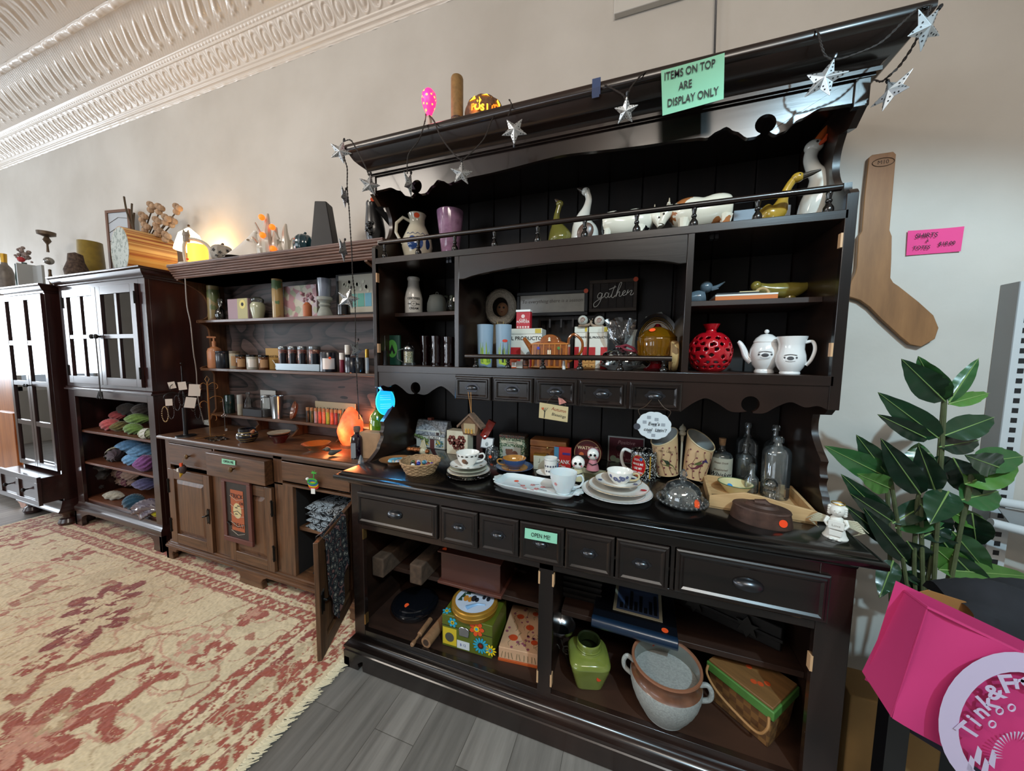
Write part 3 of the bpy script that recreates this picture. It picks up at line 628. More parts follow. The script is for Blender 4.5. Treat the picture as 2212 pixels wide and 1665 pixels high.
O(MB().box(-.53,qR-.018,qF+.03,-.016,.372,.392),'cupboard_shelf',OA)
def odrawer(x0,x1,z0,z1,t,knob=True,out=0):
    d=MB().box(x0-(x0+x1)/2,x1-(x0+x1)/2,-t-out,.0,0,z1-z0).build('drawer',OA,oak,True,.003);d.location=Vector(((x0+x1)/2,qF,z0))-K
    if out:MB().box(x0-(x0+x1)/2+.015,x1-(x0+x1)/2-.015,-out,.15,.01,z1-z0-.02).build('drawer_box',OAV,d)
    if knob:MB().lathe([(.004,0),(.005,.008),(.013,.014),(.015,.019),(.012,.024),(.004,.026)],(0,0,0),14).build('knob',abr,d).matrix_local=Matrix.Translation((0,-t-out,(z1-z0)/2)) @ Matrix.Rotation(PI/2,4,'X')
    return d
odrawer(-1.572,-1.162,.634,.756,.004);od2=odrawer(-1.143,-.668,.620,.752,.010,True,.035);odrawer(-.598,-.142,.648,.752,.004,False)
def odoor(x0,x1,z0,z1,hinge,open_=0,flip=False):
    w=x1-x0;h=z1-z0;d=thing('door','','',(0,0,0));[d.__delitem__(k) for k in ('label','category')]
    d.parent=oak;hx=x0 if hinge<0 else x1;d.location=Vector((hx,qF,z0))-K;d.rotation_euler=(0,0,open_)
    s=1 if hinge<0 else -1
    def bx(m,a,b_,y0,y1,c,e):m.box(min(s*a,s*b_),max(s*a,s*b_),y0,y1,c,e)
    m=MB();bx(m,0,.055,-.018,0,0,h);bx(m,w-.055,w,-.018,0,0,h);m.build('door_stile',OAV,d,True,.002)
    m=MB();bx(m,.055,w-.055,-.018,0,0,.06);bx(m,.055,w-.055,-.018,0,h-.06,h);m.build('door_rail',OA,d,True,.002)
    def pnl(i,y):return [(s*(.055+i),y,.06+i),(s*(w-.055-i),y,.06+i),(s*(w-.055-i),y,h-.06-i),(s*(.055+i),y,h-.06-i)]
    P=pnl(0,-.006)+pnl(.004,-.006)+pnl(.028,-.014)+pnl(.028,-.014);fs=[]
    for j in range(3):
        for k in range(4):fs.append((j*4+k,j*4+(k+1) % 4,(j+1)*4+(k+1) % 4,(j+1)*4+k))
    fs+=[(12,13,14,15)];m=MB();m.add(P,fs);bx(m,.055,w-.055,-.005,-.001,.06,h-.06);m.build('door_panel',OAV,d,False)
    for z in (.11,h-.11):
        m=MB();a=-s*.006;m.box(min(a,a+s*.0),max(a,a+s*.0)+.001,-.02,-.017,z-.035,z+.035);m.box(-.008,.008,-.0205,-.018,z-.028,z+.028);m.tube([(0,-.021,z-.045),(0,-.021,z+.045)],.004,8)
        m.box(-.012,.012,-.0200,-.018,z-.04,z-.03);m.box(-.012,.012,-.0200,-.018,z+.03,z+.04);m.build('hinge',iron,d)
    z=h*.48;x=s*(w-.022);m=MB();m.prism([(x-.011,z+.034),(x-.003,z+.046),(x+.002,z+.034),(x+.011,z+.046),(x+.009,z+.012),(x+.013,z-.012),(x+.009,z-.046),(x,z-.034),(x-.009,z-.046),(x-.013,z-.012),(x-.009,z+.012)],-.018,-.0215,'y')
    m.tube([(x,-.022,z+.01),(x,-.032,z+.006),(x-s*.028,-.033,z-.004)],.0045,8);m.build('latch',iron,d);return d
odoor(-1.570,-1.178,.128,.600,-1);odoor(-1.028,-.664,.128,.600,1)
odoor(-.528,-.142,.128,.606,1,math.radians(115))
# reeded base moulding on ogee bracket feet
br=[(.022,.128),(.018,.126),(.016,.118),(.010,.116),(.010,.109),(.004,.107),(.004,.100),(0,.098),(0,.086),(.006,.082)]
O(rim(br[::-1],-1.637,-.083,-.400,-.01,MB()),'base_moulding',OA,0,ang=30)
for sx_,xo in ((1,-1.637),(-1,-.083)):
    def foot(dr,xo=xo,sx_=sx_):
        m=MB();prof=[(.0,.086),(-.004,.066),(.004,.045),(.016,.022),(.012,.006),(.004,.0)]
        out=[(xo+sx_*a,z) for a,z in [(.115,.086),(.095,.060),(.070,.062),(.060,.045),(.070,.022),(.060,0),(0,0),(0,.086)]]
        m.prism(out,-.398,-.368,'y');return m
    m=foot(0);m.prism([(-.398+a,z) for a,z in [(.115,.086),(.095,.060),(.070,.062),(.060,.045),(.070,.022),(.060,0),(0,0),(0,.086)]],xo,xo+sx_*.028,'x');O(m,'bracket_foot',OA,.004)
m=MB();c_=-.86;m.prism([(c_+a,z) for a,z in [(-.14,.086),(-.10,.066),(-.085,.045),(-.095,.015),(-.105,0),(.105,0),(.095,.015),(.085,.045),(.10,.066),(.14,.086)]],-.398,-.365,'y');O(m,'bracket_foot',OA,.004)
# plate shelves
tl,tr=-1.602,-.105
cv=[(-.004,.804),(-.14,.804),(-.145,.85),(-.12,.90),(-.10,.93),(-.10,1.17),(-.115,1.195),(-.165,1.203),(-.178,1.212),(-.165,1.222),(-.125,1.232)]+sp2([(-.12,1.25),(-.11,1.35),(-.118,1.47),(-.140,1.500)])+[(-.178,1.512),(-.178,1.528),(-.14,1.54)]+sp2([(-.115,1.56),(-.11,1.63),(-.14,1.70),(-.20,1.74),(-.27,1.765)])+[(-.27,1.79),(-.004,1.79)]
for x in (tl,tr-.018):O(MB().prism(cv,x,x+.018,'x'),'shelf_side',OAV,0,ang=30)
O(MB().box(tl+.018,tr-.018,-.014,-.004,.804,1.79),'back_panel',OAB,0)
for n_,y,z in (('plate_shelf',-.178,1.528),('plate_shelf',-.178,1.215),('plate_shelf',-.135,.905)):
    O(MB().box(tl+.010,tr-.002,y,-.014,z-.017,z),n_,OA)
for x in (-1.22,-.86,-.50):O(MB().prism([(-.014,.805),(-.125,.805),(-.10,.82),(-.075,.845),(-.085,.87),(-.12,.888),(-.014,.888)],x,x+.014,'x'),'shelf_bracket',OAV,0)
rd=[(.030,1.772)]
for i in range(6):z=1.776+i*.0125;k=.026-i*.0048;rd+=[(k,z),(k-.003,z+.003),(k-.003,z+.008),(k,z+.0105),(k-.001,z+.0115)]
rd+=[(0,1.852),(0,1.857)]
O(rim(rd,-1.632,.012,-.300,-.004,MB()),'reeded_cornice',wood('reeded_oak','4a342a','84655a',None,'x',.4,60,14),0,ang=30)
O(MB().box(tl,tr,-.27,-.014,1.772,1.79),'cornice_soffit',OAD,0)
# ------------------------------------------------------------------ the two dark red glazed cabinets at the left
RB=wood('red_brown_wood','1d0f0f','341a19',None,'x',.28,30,14,coat=.5);RBV=wood('red_brown_wood_upright','1d0f0f','341a19',None,'z',.28,30,14,coat=.5)
RBI=M('1d0e0c',.6,noise=.3);RSH=wood('cabinet_shelf_wood','4a2a20','70442f',None,'x',.4,30,12)
pane=glass((.92,.96,1),2.2,.004,'cabinet_glass',base=.10)
B_=Vector((-2.27,-.2,0));cb=thing('cabinet','dark red-brown cabinet with glazed doors above and open shelves of yarn below','cabinet',B_)
def Bq(m,name,mat,bevel=.0015,par=None,**k):return m.build(name,mat,par or cb,True,bevel,off=B_ if par is None else (0,0,0),**k)
bL,bR,bF=-2.795,-1.742,-.36
Bq(MB().box(bL,bL+.02,bF+.02,-.004,.10,1.78).box(bR-.02,bR,bF+.02,-.004,.10,1.78),'side_panel',RBV)
Bq(MB().box(bL+.02,bR-.02,-.014,-.004,.10,1.78),'back_panel',RBI,0)
Bq(MB().box(bL,bL+.092,bF,bF+.02,1.05,1.78).box(bR-.070,bR,bF,bF+.02,1.05,1.78).box(bL,bL+.085,bF,bF+.02,.18,1.04).box(bR-.065,bR,bF,bF+.02,.18,1.04),'front_stiles',RBV)
Bq(MB().box(bL+.092,bR-.07,bF,bF+.02,1.742,1.78).box(bL+.092,bR-.07,bF,bF+.02,1.052,1.088).box(bL+.085,bR-.065,bF,bF+.02,.99,1.04),'front_rails',RB)
for z in (.735,.495,.21,1.40,1.075):Bq(MB().box(bL+.02,bR-.02,bF+.022,-.014,z-.016,z),'shelf',RSH)
Bq(rim([(.012,1.036),(.0,1.040),(0,1.050),(.008,1.054),(.006,1.062),(.016,1.068)],bL-.014,bR+.014,bF-.014,-.005,MB()),'waist_moulding',RB,0)
Bq(rim([(.040,1.772),(.034,1.778),(.034,1.784),(.026,1.790),(.016,1.804),(.012,1.820),(.004,1.824),(0,1.830),(0,1.8365)],bL-.042,bR+.042,bF-.042,-.004,MB()),'cornice',RB,0,ang=40)
Bq(rim([(0,.118),(0,.150),(.004,.155),(.014,.165),(.018,.185),(.02,.195)],bL-.018,bR+.018,bF-.018,-.01,MB()),'base_moulding',RB,0,ang=40)
for s_,xo in ((1,bL-.018),(-1,bR+.018)):
    ft=[(0,0),(.085,0),(.095,.02),(.088,.05),(.10,.08),(.14,.10),(.20,.118),(0,.118)]
    m=MB().prism([(xo+s_*a,z) for a,z in ft],bF-.018,bF+.008,'y');m.prism([(bF-.018+a,z) for a,z in ft],xo,xo+s_*.026,'x');Bq(m,'bracket_foot',RB,.002)
def glazed(par,off,x0,x1,z0,z1,y,cols,rows,st,mw,matv,math_,bars=None):
    d=bpy.data.objects.new('door',None);COL.objects.link(d);d.parent=par;d.location=Vector((x0,y,z0))-off;w=x1-x0;h=z1-z0
    MB().box(0,st,-.018,0,0,h).box(w-st,w,-.018,0,0,h).build('door_stile',matv,d,True,.0015)
    MB().box(st,w-st,-.018,0,0,st).box(st,w-st,-.018,0,h-st,h).build('door_rail',math_,d,True,.0015)
    m=MB()
    for i in range(1,cols):x=st+(w-2*st)*i/cols;m.box(x-mw/2,x+mw/2,-.016,-.002,st,h-st)
    for j in range(1,rows):z=st+(h-2*st)*(bars[j-1] if bars else j/rows);m.box(st,w-st,-.0165,-.0025,z-mw/2,z+mw/2)
    m.build('glazing_bars',matv,d,True,.0015)
    MB().box(st-.004,w-st+.004,-.008,-.005,st-.004,h-st+.004).build('pane',pane,d,False);return d
dl=glazed(cb,B_,bL+.094,-2.268,1.09,1.742,bF,2,2,.052,.028,RBV,RB);dr=glazed(cb,B_,-2.264,bR-.072,1.09,1.742,bF,2,2,.052,.028,RBV,RB)
for d,x in ((dl,.0),(dr,-2.264*-1+bR-.072)):
    for z in (.09,.565):MB().box(x-.008,x+.008,-.0215,-.018,z-.03,z+.03).tube([(x,-.022,z-.038),(x,-.022,z+.038)],.004,8).build('hinge',iron,d)
MB().lathe([(.004,0),(.005,.010),(.015,.018),(.016,.026),(.010,.032),(.001,.034)],(0,0,0),14).build('knob',iron,dl).matrix_local=Matrix.Translation((.405,-.018,.325)) @ Matrix.Rotation(PI/2,4,'X')
MB().lathe([(.004,0),(.005,.010),(.015,.018),(.016,.026),(.010,.032),(.001,.034)],(0,0,0),14).build('knob',iron,dr).matrix_local=Matrix.Translation((.022,-.018,.325)) @ Matrix.Rotation(PI/2,4,'X')
A_=Vector((-3.15,-.2,0));ca=thing('cabinet','dark red-brown tall display cabinet, two glazed doors over a wide two-knob drawer','cabinet',A_)
def Aq(m,name,mat,bevel=.0015,**k):return m.build(name,mat,ca,True,bevel,off=A_,**k)
aL,aR,aF=-3.475,-2.865,-.405
Aq(MB().box(aL,aL+.02,aF+.0,-.004,.12,1.74).box(aR-.02,aR,aF+.0,-.004,.12,1.74),'side_panel',RBV);Aq(MB().box(aL,aR,-.014,-.004,.12,1.74),'back_panel',RBI,0)
for z in (.43,.75,1.07,1.40,1.72):Aq(MB().box(aL+.02,aR-.02,aF+.03,-.014,z-.014,z),'shelf',RSH)
Aq(rim([(.034,1.728),(.028,1.736),(.028,1.742),(.018,1.75),(.010,1.765),(.006,1.775),(0,1.780),(0,1.79)],aL-.03,aR+.034,aF-.034,-.004,MB()),'cornice',RB,0,ang=40)
br4=[.246,.496,.745]
glazed(ca,A_,aL+.004,-3.173,.425,1.722,aF,1,4,.036,.036,RBV,RB,br4);d2=glazed(ca,A_,-3.169,aR-.004,.425,1.722,aF,1,4,.036,.036,RBV,RB,br4)
for x in (-.018,.022):MB().lathe([(.003,0),(.004,.010),(.011,.016),(.012,.022),(.001,.028)],(0,0,0),12).build('knob',iron,d2).matrix_local=Matrix.Translation((x,-.018,.63)) @ Matrix.Rotation(PI/2,4,'X')
dw=bpy.data.objects.new('drawer',None);COL.objects.link(dw);dw.parent=ca;dw.location=Vector((aL-.01,aF,.20))-A_
m=MB().box(0,.63,-.12,-.10,0,.035).box(0,.63,-.12,-.10,.17,.212).box(0,.05,-.12,-.10,.035,.17).box(.29,.34,-.12,-.10,.035,.17).box(.58,.63,-.12,-.10,.035,.17).box(.05,.58,-.11,-.10,.035,.17).box(.01,.62,-.10,.1,0.01,.20);m.build('drawer_front',RB,dw,True,.002)
for x in (.17,.46):MB().lathe([(.004,0),(.005,.014),(.014,.022),(.014,.030),(.001,.036)],(0,0,0),12).build('knob',iron,dw).matrix_local=Matrix.Translation((x,-.11,.105)) @ Matrix.Rotation(PI/2,4,'X')
Aq(rim([(0,.115),(0,.125),(.01,.135),(.022,.155),(.03,.18),(.034,.195)],aL-.035,aR+.035,aF-.045,-.01,MB()),'base_moulding',RB,0,ang=40)
for x in (aL+.02,aR-.02):
    Aq(MB().lathe([(.03,0),(.05,.006),(.056,.03),(.045,.055),(.030,.062),(.032,.085),(.05,.11),(.05,.116)],(x,aF+.02,0),18),'bun_foot',RB,0)
# orange pine cupboard at the far left edge
PN=wood('orange_pine','8a4a22','b8733c',None,'z',.35,30,12,coat=.3)
P_=Vector((-3.95,-.2,0));cp_=thing('cupboard','orange pine cupboard at the far left edge beside the glazed cabinet','cupboard',P_)
MB().box(-4.45,-3.60,-.36,-.004,.11,1.76).build('body',PN,cp_,True,.003,off=P_)
MB().box(-4.0,-3.68,-.378,-.36,.17,.80).build('door',PN,cp_,True,.003,off=P_)
m=MB();rim([(0,.075),(0,.09),(.006,.095),(.006,.105),(.012,.11),(.012,.12)],-4.47,-3.585,-.385,-.01,m);m.build('base_moulding',PN,cp_,True,0,off=P_)
MB().prism([(-3.585-a,z) for a,z in [(0,0),(.10,0),(.12,.03),(.16,.05),(.16,.075),(0,.075)]],-.385,-.355,'y').build('bracket_foot',PN,cp_,True,.003,off=P_)
# ------------------------------------------------------------------ small-thing helpers
zG,zU,zD,zC,zF,zS=1.7385,1.515,1.268,.840,.150,.345       # hutch levels
zOT,zO1,zO2,zO3,zOC=1.857,1.528,1.215,.905,.8036             # oak levels
WHT=M('e9e6df',.16,coat=.6);CRM=M('d9d0bd',.2,coat=.5);BLK=M('101012',.25,coat=.4);INK=M('17171a',.6);GOLD=M('b8903a',.3,.9);SIL=M('b9bcc0',.18,1)
ORG=M('f0541e',.6);RED=M('b01822',.35);CLR=glass((.96,.98,.98),2.4,.04,base=.07,alpha=.05,body='b9c2c4');CORK=M('9a7654',.8,noise=.25,scale=120)
def V(name,label,cat,px,prof,mat,z=None,y=None,rt=None,n=28,group=None,part=None,rz=None,ang=35):
    c,r,h=rnd(*px,z=z,y=y,rt=rt,rb=max(.4,prof[1][0]) if prof[0][0]<.01 and prof[0][1]==0 else .5);a=face_cam(c) if rz is None else rz
    if part:
        t=thing(name,label,cat,c,a,group);MB().lathe(sc(prof,r,h),n=n).build(part,mat,t,ang=ang)
    else:t=solo(MB().lathe(sc(prof,r,h),n=n).build(name,mat,ang=ang),label,cat,c,a,group)
    return t,r,h
def bxd(pl,pr,pt,y,z):
    h=Z((pl+pr)/2,pt,y)-z;return X(pl,y,z+h/2),X(pr,y,z+h/2),h
def BX(name,label,cat,px,y,z,dep,mat,part='body',group=None,bevel=.0015,rz=0,pb=None):     # px = (left, right, top); front face at depth y
    if pb is not None:y=at((px[0]+px[1])/2,pb,z=z).y
    x0,x1,h=bxd(*px,y,z);w=(x1-x0)/math.cos(rz) if rz else x1-x0
    t=thing(name,label,cat,((x0+x1)/2,y+dep/2,z),rz,group)
    if mat is not None:MB().box(-w/2,w/2,-dep/2,dep/2,0,h).build(part,mat,t,True,bevel)
    return t,w,h,dep
def front_box(par,name,mat,x0,x1,z0,z1,y,t=.0015,**k):return MB().box(x0,x1,y-t,y,z0,z1).build(name,mat,par,True,0,**k)
def sheet(name,label,cat,pts,y,mat,cols=8,curl=0,note=None):       # a sheet of paper whose four photo corners lie on plane y
    P=[at(a,b,y=y) for a,b in pts];c=(P[0]+P[1]+P[2]+P[3])/4
    t=thing(name,label,cat,c); 
    def f(u,v):p=(P[0]*(1-u)+P[1]*u)*(1-v)+(P[3]*(1-u)+P[2]*u)*v-c;return (p.x,p.y-curl*(u**6+.5*(1-u)**6)*(1-.6*v),p.z)
    m=MB().grid(f,cols,6);v=[(a,b+.0006,d) for a,b,d in m.v];k=len(m.v);m.v+=v;m.f+=[tuple(i+k for i in reversed(q)) for q in m.f];m.m *= 2
    m.build('paper',mat,t);ex=(P[1]-P[0]);W_=ex.length;ez=(P[3]-P[0]).length;return t,c,W_,ez,math.atan2(ex.z,ex.x)
# ------------------------------------------------------------------ string of perforated metal stars along the crown
STARM=M('c3c8cb',.38,.75,noise=.08,scale=60);WIRE=M('221b17',.7)
sl=thing('star_string_light','dark twisted cord of perforated silver metal stars draped over the hutch crown','string lights',(0,-.47,2.18));slo=Vector((0,-.47,2.18))
def star(px,py,rpx,y,roll=0,turn=0,tilt=0):
    c=at(px,py,y=y);R_=rpx*(c-CP).dot(CF)/FPX;m=MB();vs=[]
    for i in range(10):
        a=PI/2+i*PI/5;rr=R_ if i % 2==0 else R_*.45;vs.append((rr*math.cos(a),0,rr*math.sin(a)))
    vs+=[(0,-R_*.26,0),(0,R_*.26,0)];m.add(vs,[(i,(i+1) % 10,10) for i in range(10)]+[((i+1) % 10,i,11) for i in range(10)])
    s=m.build('star',STARM,sl,smooth=False,bevel=R_*.02);s.location=c-slo;s.rotation_euler=(tilt,roll,face_cam(c)+turn);s.rotation_mode='XYZ'
    h=MB();rh=R_*.042
    for i in range(5):
        for sg in (-1,1):
            for k,f in ((.34,.10),(.52,.085),(.70,.055)):
                if (i*7+int(k*100)+sg) % 5==0:continue
                a=PI/2+i*2*PI/5;dx,dz=math.cos(a),math.sin(a);p=Vector((dx*R_*k,0,dz*R_*k))+Vector((-dz,0,dx))*(R_*f*sg*1.3)
                # facet plane height
                hd=R_*.26*max(0,1-k*1.02)*(1-1.3*f*3.2*.30/max(.05,1-k)*.35);n_=Vector((dx*.25-dz*sg*.55,-1,dz*.25+dx*sg*.55)).normalized()
                A=Vector((0,-R_*.26,0));B=Vector((dx,0,dz))*R_;C_=Vector((math.cos(a+sg*PI/5),0,math.sin(a+sg*PI/5)))*R_*.45
                nn=(B-A).cross(C_-A);nn=nn if nn.y<0 else -nn;nn.normalize();yy=A.y-(nn.x*(p.x-A.x)+nn.z*(p.z-A.z))/nn.y
                h.disc((p.x,yy-.0002,p.z),rh,nn,.0004,5)
                h.disc((p.x,-yy+.0002,p.z),rh,(nn.x,-nn.y,nn.z),.0004,5)
    h.build('perforations',INK,s,False);MB().lathe([(.004,0),(.0045,.008),(.002,.012)],(0,0,R_*.93),8).build('cap',pew,s);return c
ys=-.492
star(735,328,25,-.475,.35,-.25,.1);star(798,400,24,ys,.12,.1);star(744,425,24,ys,.5,1.25);star(884,397,27,ys,.3,1.05);star(997,375,26,ys,.02,.05);star(1111,282,30,ys,PI,-.1,0)
star(1352,240,27,ys,.05,0,.5);star(1781,172,41,ys,.35,0,0);star(1998,62,44,-.50,.5,1.05,.2);star(1927,198,42,-.46,-.45,-.5,-.35)
star(741,539,27,-.44,.45,1.2);star(752,645,24,-.44,.25,-.1);star(769,757,24,-.44,.35,1.0)
def cord(pts,y=ys,r=.0020):
    P=[at(p[0],p[1],y=(p[2] if len(p)>2 else y))-slo for p in pts];P=smoothp(P,10);m=MB()
    L_=0;A,B=[],[];last=P[0]
    for p in P:
        L_+=(p-last).length;last=p;a=L_*230;o=Vector((math.cos(a),math.sin(a)*.6,math.sin(a)))*r*.9;A.append(p+o);B.append(p-o)
    m.tube(A,r*.8,6).tube(B,r*.8,6);m.build('cord',WIRE,sl)
yb=-.468
cord([(742,306),(756,302),(766,315),(785,350),(797,378)]);cord([(738,310),(745,345),(750,365),(750,405),(754,450),(757,500),(760,545),(762,600),(766,632,-.45),(768,700,-.45),(768,760,-.45),(772,840,-.45),(776,905,-.45)],yb)
cord([(920,246,-.40),(918,262,yb),(905,302),(882,335),(880,375)]);cord([(926,248,-.40),(938,262,yb),(950,290),(970,320),(996,345),(1012,335),(1045,300),(1062,260,yb),(1080,232,-.40)]);cord([(1100,215,-.40),(1105,228,yb),(1098,250,ys)])
cord([(1282,175,-.42),(1312,186,yb),(1346,205),(1352,218),(1362,190),(1390,158,yb),(1410,150,-.42)]);cord([(1752,66,-.42),(1765,66,yb),(1775,100),(1785,122),(1810,128),(1860,112),(1905,90),(1950,48),(1985,18,yb),(2010,10,yb)])
cord([(2012,12,yb),(1995,50,-.47),(1975,95,-.46),(1945,140,-.45),(1925,160,-.45),(1905,176,-.42),(1890,173,-.40)])
# ------------------------------------------------------------------ on top of the crown
zT=2.184
def GL(pl,pr,pt,y,z):  # centre, radius, height for glowing things on the crown
    return rnd(pl,pr,pt,pt+20,z=z,y=y)
c=at(927,250,y=-.40);c.z=zT;t=thing('light_bulb','glowing pink and red patterned light bulb standing on the hutch crown','light bulb',c,face_cam(c));s_=(c-CP).dot(CF)/FPX
pk=pattern('pink_glow',['ffd257','ff7a5a','f02a78'],60,'voronoi',.4,[0,.22,.30]);nt=pk.node_tree;bs=nt.nodes['Principled BSDF'];ln=[l for l in nt.links if l.to_socket==bs.inputs['Base Color']][0];nt.links.new(ln.from_socket,bs.inputs['Emission Color']);bs.inputs['Emission Strength'].default_value=1.6
h_=Z(927,193,-.40)-zT;MB().lathe([(.010,h_*.40),(.012,h_*.47),(.024,h_*.62),(.029,h_*.76),(.026,h_*.90),(.014,h_*.985),(.001,h_)]).build('globe',pk,t)
MB().lathe([(.001,0),(.014,0),(.014,.012),(.011,.014),(.011,h_*.40),(.001,h_*.41)]).build('socket',M('cfc8bd',.5),t);point('light_bulb_glow',c+Vector((0,-.045,h_*.8)),.25,(1,.25,.3),.03)
t,r,h=V('bottle_case','tall tan and brown cylindrical bottle case standing on the hutch crown','bottle case',(974,1001,158,250),[(.001,0),(1,0),(1,.22)],M('3a2018',.5,noise=.2),z=zT,y=-.39,part='base_band')
MB().lathe([(r*.98,h*.22),(r*.99,h*.97),(r*.9,h),(.001,h)]).build('tube',M('8a6b3e',.55,noise=.25,scale=60),t);text('GALLON',.012,M('b89a66',.5),t,(0,0,h*.16),name='lettering',wrap=r)
c,r,h=rnd(1005,1089,182,250,z=zT,y=-.36);t=thing('jack_o_lantern','small wicker-look jack o lantern with glowing triangle eyes and cut letters','pumpkin lantern',c,face_cam(c));hh=h*.92
m=MB()
def pf(u,v,k=1.0,lob=.035):a=2*PI*u;ph=PI*v;R_=r*k*math.sin(ph)**.8*(1+lob*math.cos(a*10));return (R_*math.cos(a),R_*math.sin(a),hh/2-hh/2*math.cos(ph))
m.grid(lambda u,v:pf(u,.03+.94*v),60,16,True);m.build('shell',M('6e4a30',.7,noise=.45,bump=.5,scale=90),t)
GLO=M('ffb42a',.5,emit=2.6,name='candle_glow');GLO2=M('ff7a1c',.5,emit=1.6,name='candle_glow_deep')
def onp(a,z_):ph=math.acos(1-2*z_);return Vector(pf((a-PI/2)/(2*PI),ph/PI,1.035,.0))
def cut(pts,mat,name='cutout'):MB().add([tuple(onp(a,z_)) for a,z_ in pts],[tuple(range(len(pts)))]).build(name,mat,t,False)
cut([(-.85,.62),(-.62,.80),(-.45,.60)],GLO);cut([(-.18,.72),(.12,.86),(.38,.68),(.10,.74)],GLO);cut([(-.40,.52),(-.28,.66),(-.16,.52),(-.28,.40)],GLO);cut([(.62,.60),(.75,.74),(.86,.58),(.80,.44)],GLO)
for i,ch in enumerate('POSITO'):
    a=-.62+i*.25;p=onp(a,.30+abs(i-2.3)*.03);o=text(ch,.030,GLO if i in (1,2,3) else GLO2,t,p,(PI/2,0,a),ext=.0008,bold=.0012)
MB().tube([(0,0,hh*.98),(.004,0,hh*1.03),(.012,0,hh*1.07)],[.008,.006,.005],8).build('stem',M('4a3626',.8),t);point('pumpkin_glow',c+Vector((-.01,-.075,hh*.3)),.12,(1,.5,.15),.02)
# loose boards and stripped edging lying along the top
def board(pl,ptl,pr,ptr,y,h,d,name,label,mat):
    a=at(pl,ptl,y=y);b_=at(pr,ptr,y=y);c=(a+b_)/2;w=(b_-a).length;o=MB().box(-w/2,w/2,-d/2,d/2,0,h).build(name,mat,None,True,.002);return solo(o,label,'board',(c.x,y,zT))
board(892,264,1010,240,-.30,.065,.02,'wooden_board','dark wooden board lying along the hutch crown behind the bulb',DK);board(1088,212,1160,193,-.27,.085,.02,'wooden_board','dark wooden board lying along the hutch crown right of the pumpkin',DK)
a=at(1172,208,y=-.40);b_=at(1320,176,y=-.40);solo(MB().box(a.x,b_.x,-.41,-.395,zT,zT+.008).build('edging_strip',M('cfc8bb',.7,noise=.2)),'thin chipped white edging strip lying on the hutch crown','strip')
t=thing('tape','blue tape folded over the hutch crown holding the star cord','tape',at(1288,190,y=-.47));MB().box(-.013,.013,-.002,0,-.022,.028).build('strip',M('27406e',.5),t);MB().box(-.012,.010,-.003,-.002,-.030,.0).build('strip_fold',M('20365f',.5),t)
# green sheet taped to the crown
GRN=M('8fd0b0',.85)
t,c,w_,h_,al=sheet('paper_sign','mint green paper sign reading ITEMS ON TOP ARE DISPLAY ONLY on the crown','sign',[(1428,153),(1565,115),(1563,214),(1431,250)],-.470,GRN,curl=.002)
for s,dx,dz in (('ITEMS ON TOP',-.010,.040),('ARE',-.018,.002),('DISPLAY ONLY',.002,-.036)):text(s,.031,INK,t,(dx,-.003,dz),(PI/2,-.04,0),sx=.64,bold=.0003,ext=.0002)
# ------------------------------------------------------------------ gallery shelf
def loft(m,pts,n=16,k=5):     # pts: (x, y, z, r)
    P=smoothp([p[:3] for p in pts],k);R_=[v.x for v in smoothp([(p[3],0,0) for p in pts],k)];m.tube(P,[max(.0008,r) for r in R_],n);return m
gy_=-.21
# black folded-wing gargoyle on the oak cornice next to the hutch
c=Vector((X(818,-.30,1.95)-.052,-.245,zOT));t=thing('bat_figure','black bat figure with folded leathery wings standing on the oak cornice','figurine',c,face_cam(c));h=Z(812,424,-.28)-zOT
bk=M('131315',.32,coat=.3);m=MB();loft(m,[(-.01,0,0,.040),(-.012,0,h*.25,.046),(-.016,0,h*.55,.040),(-.022,0,h*.8,.030),(-.024,0,h*.93,.026),(-.024,0,h,.004)]);m.build('body',bk,t)
m=MB()
for i in range(5):
    a0=.15+i*.24;a1=a0+.24
    m.add([(-.012,-.046,h*.72),(.01+.075*math.sin(a0),-.03-.01*math.cos(a0),h*(.80-.62*i/5)),(.012+.070*math.sin((a0+a1)/2),-.036,h*(.70-.60*i/5)),(.01+.075*math.sin(a1),-.03,h*(.80-.62*(i+1)/5))],[(0,1,2),(0,2,3)])
m.tube([(.04,.0,h*1.02),(.066,.0,h*.75),(.070,0,h*.4),(.052,0,h*.12),(.03,0,.01)],[.012,.016,.015,.010,.006],8);m.build('wing',bk,t,False)
m=MB();r_=random.Random(2)
for i in range(26):m.sphere((-.038+r_.uniform(-.014,.018),-.040+r_.uniform(-.008,.006),h*.10+r_.uniform(0,h*.3)),.007,6,k=5)
m.build('claw_fur',M('0c0c0d',.3),t);sticker(t,(-.022,-.034,h*.93),(0,-1,0),.009);MB().disc((-.034,-.032,h*.90),.005).build('eye',WHT,t)
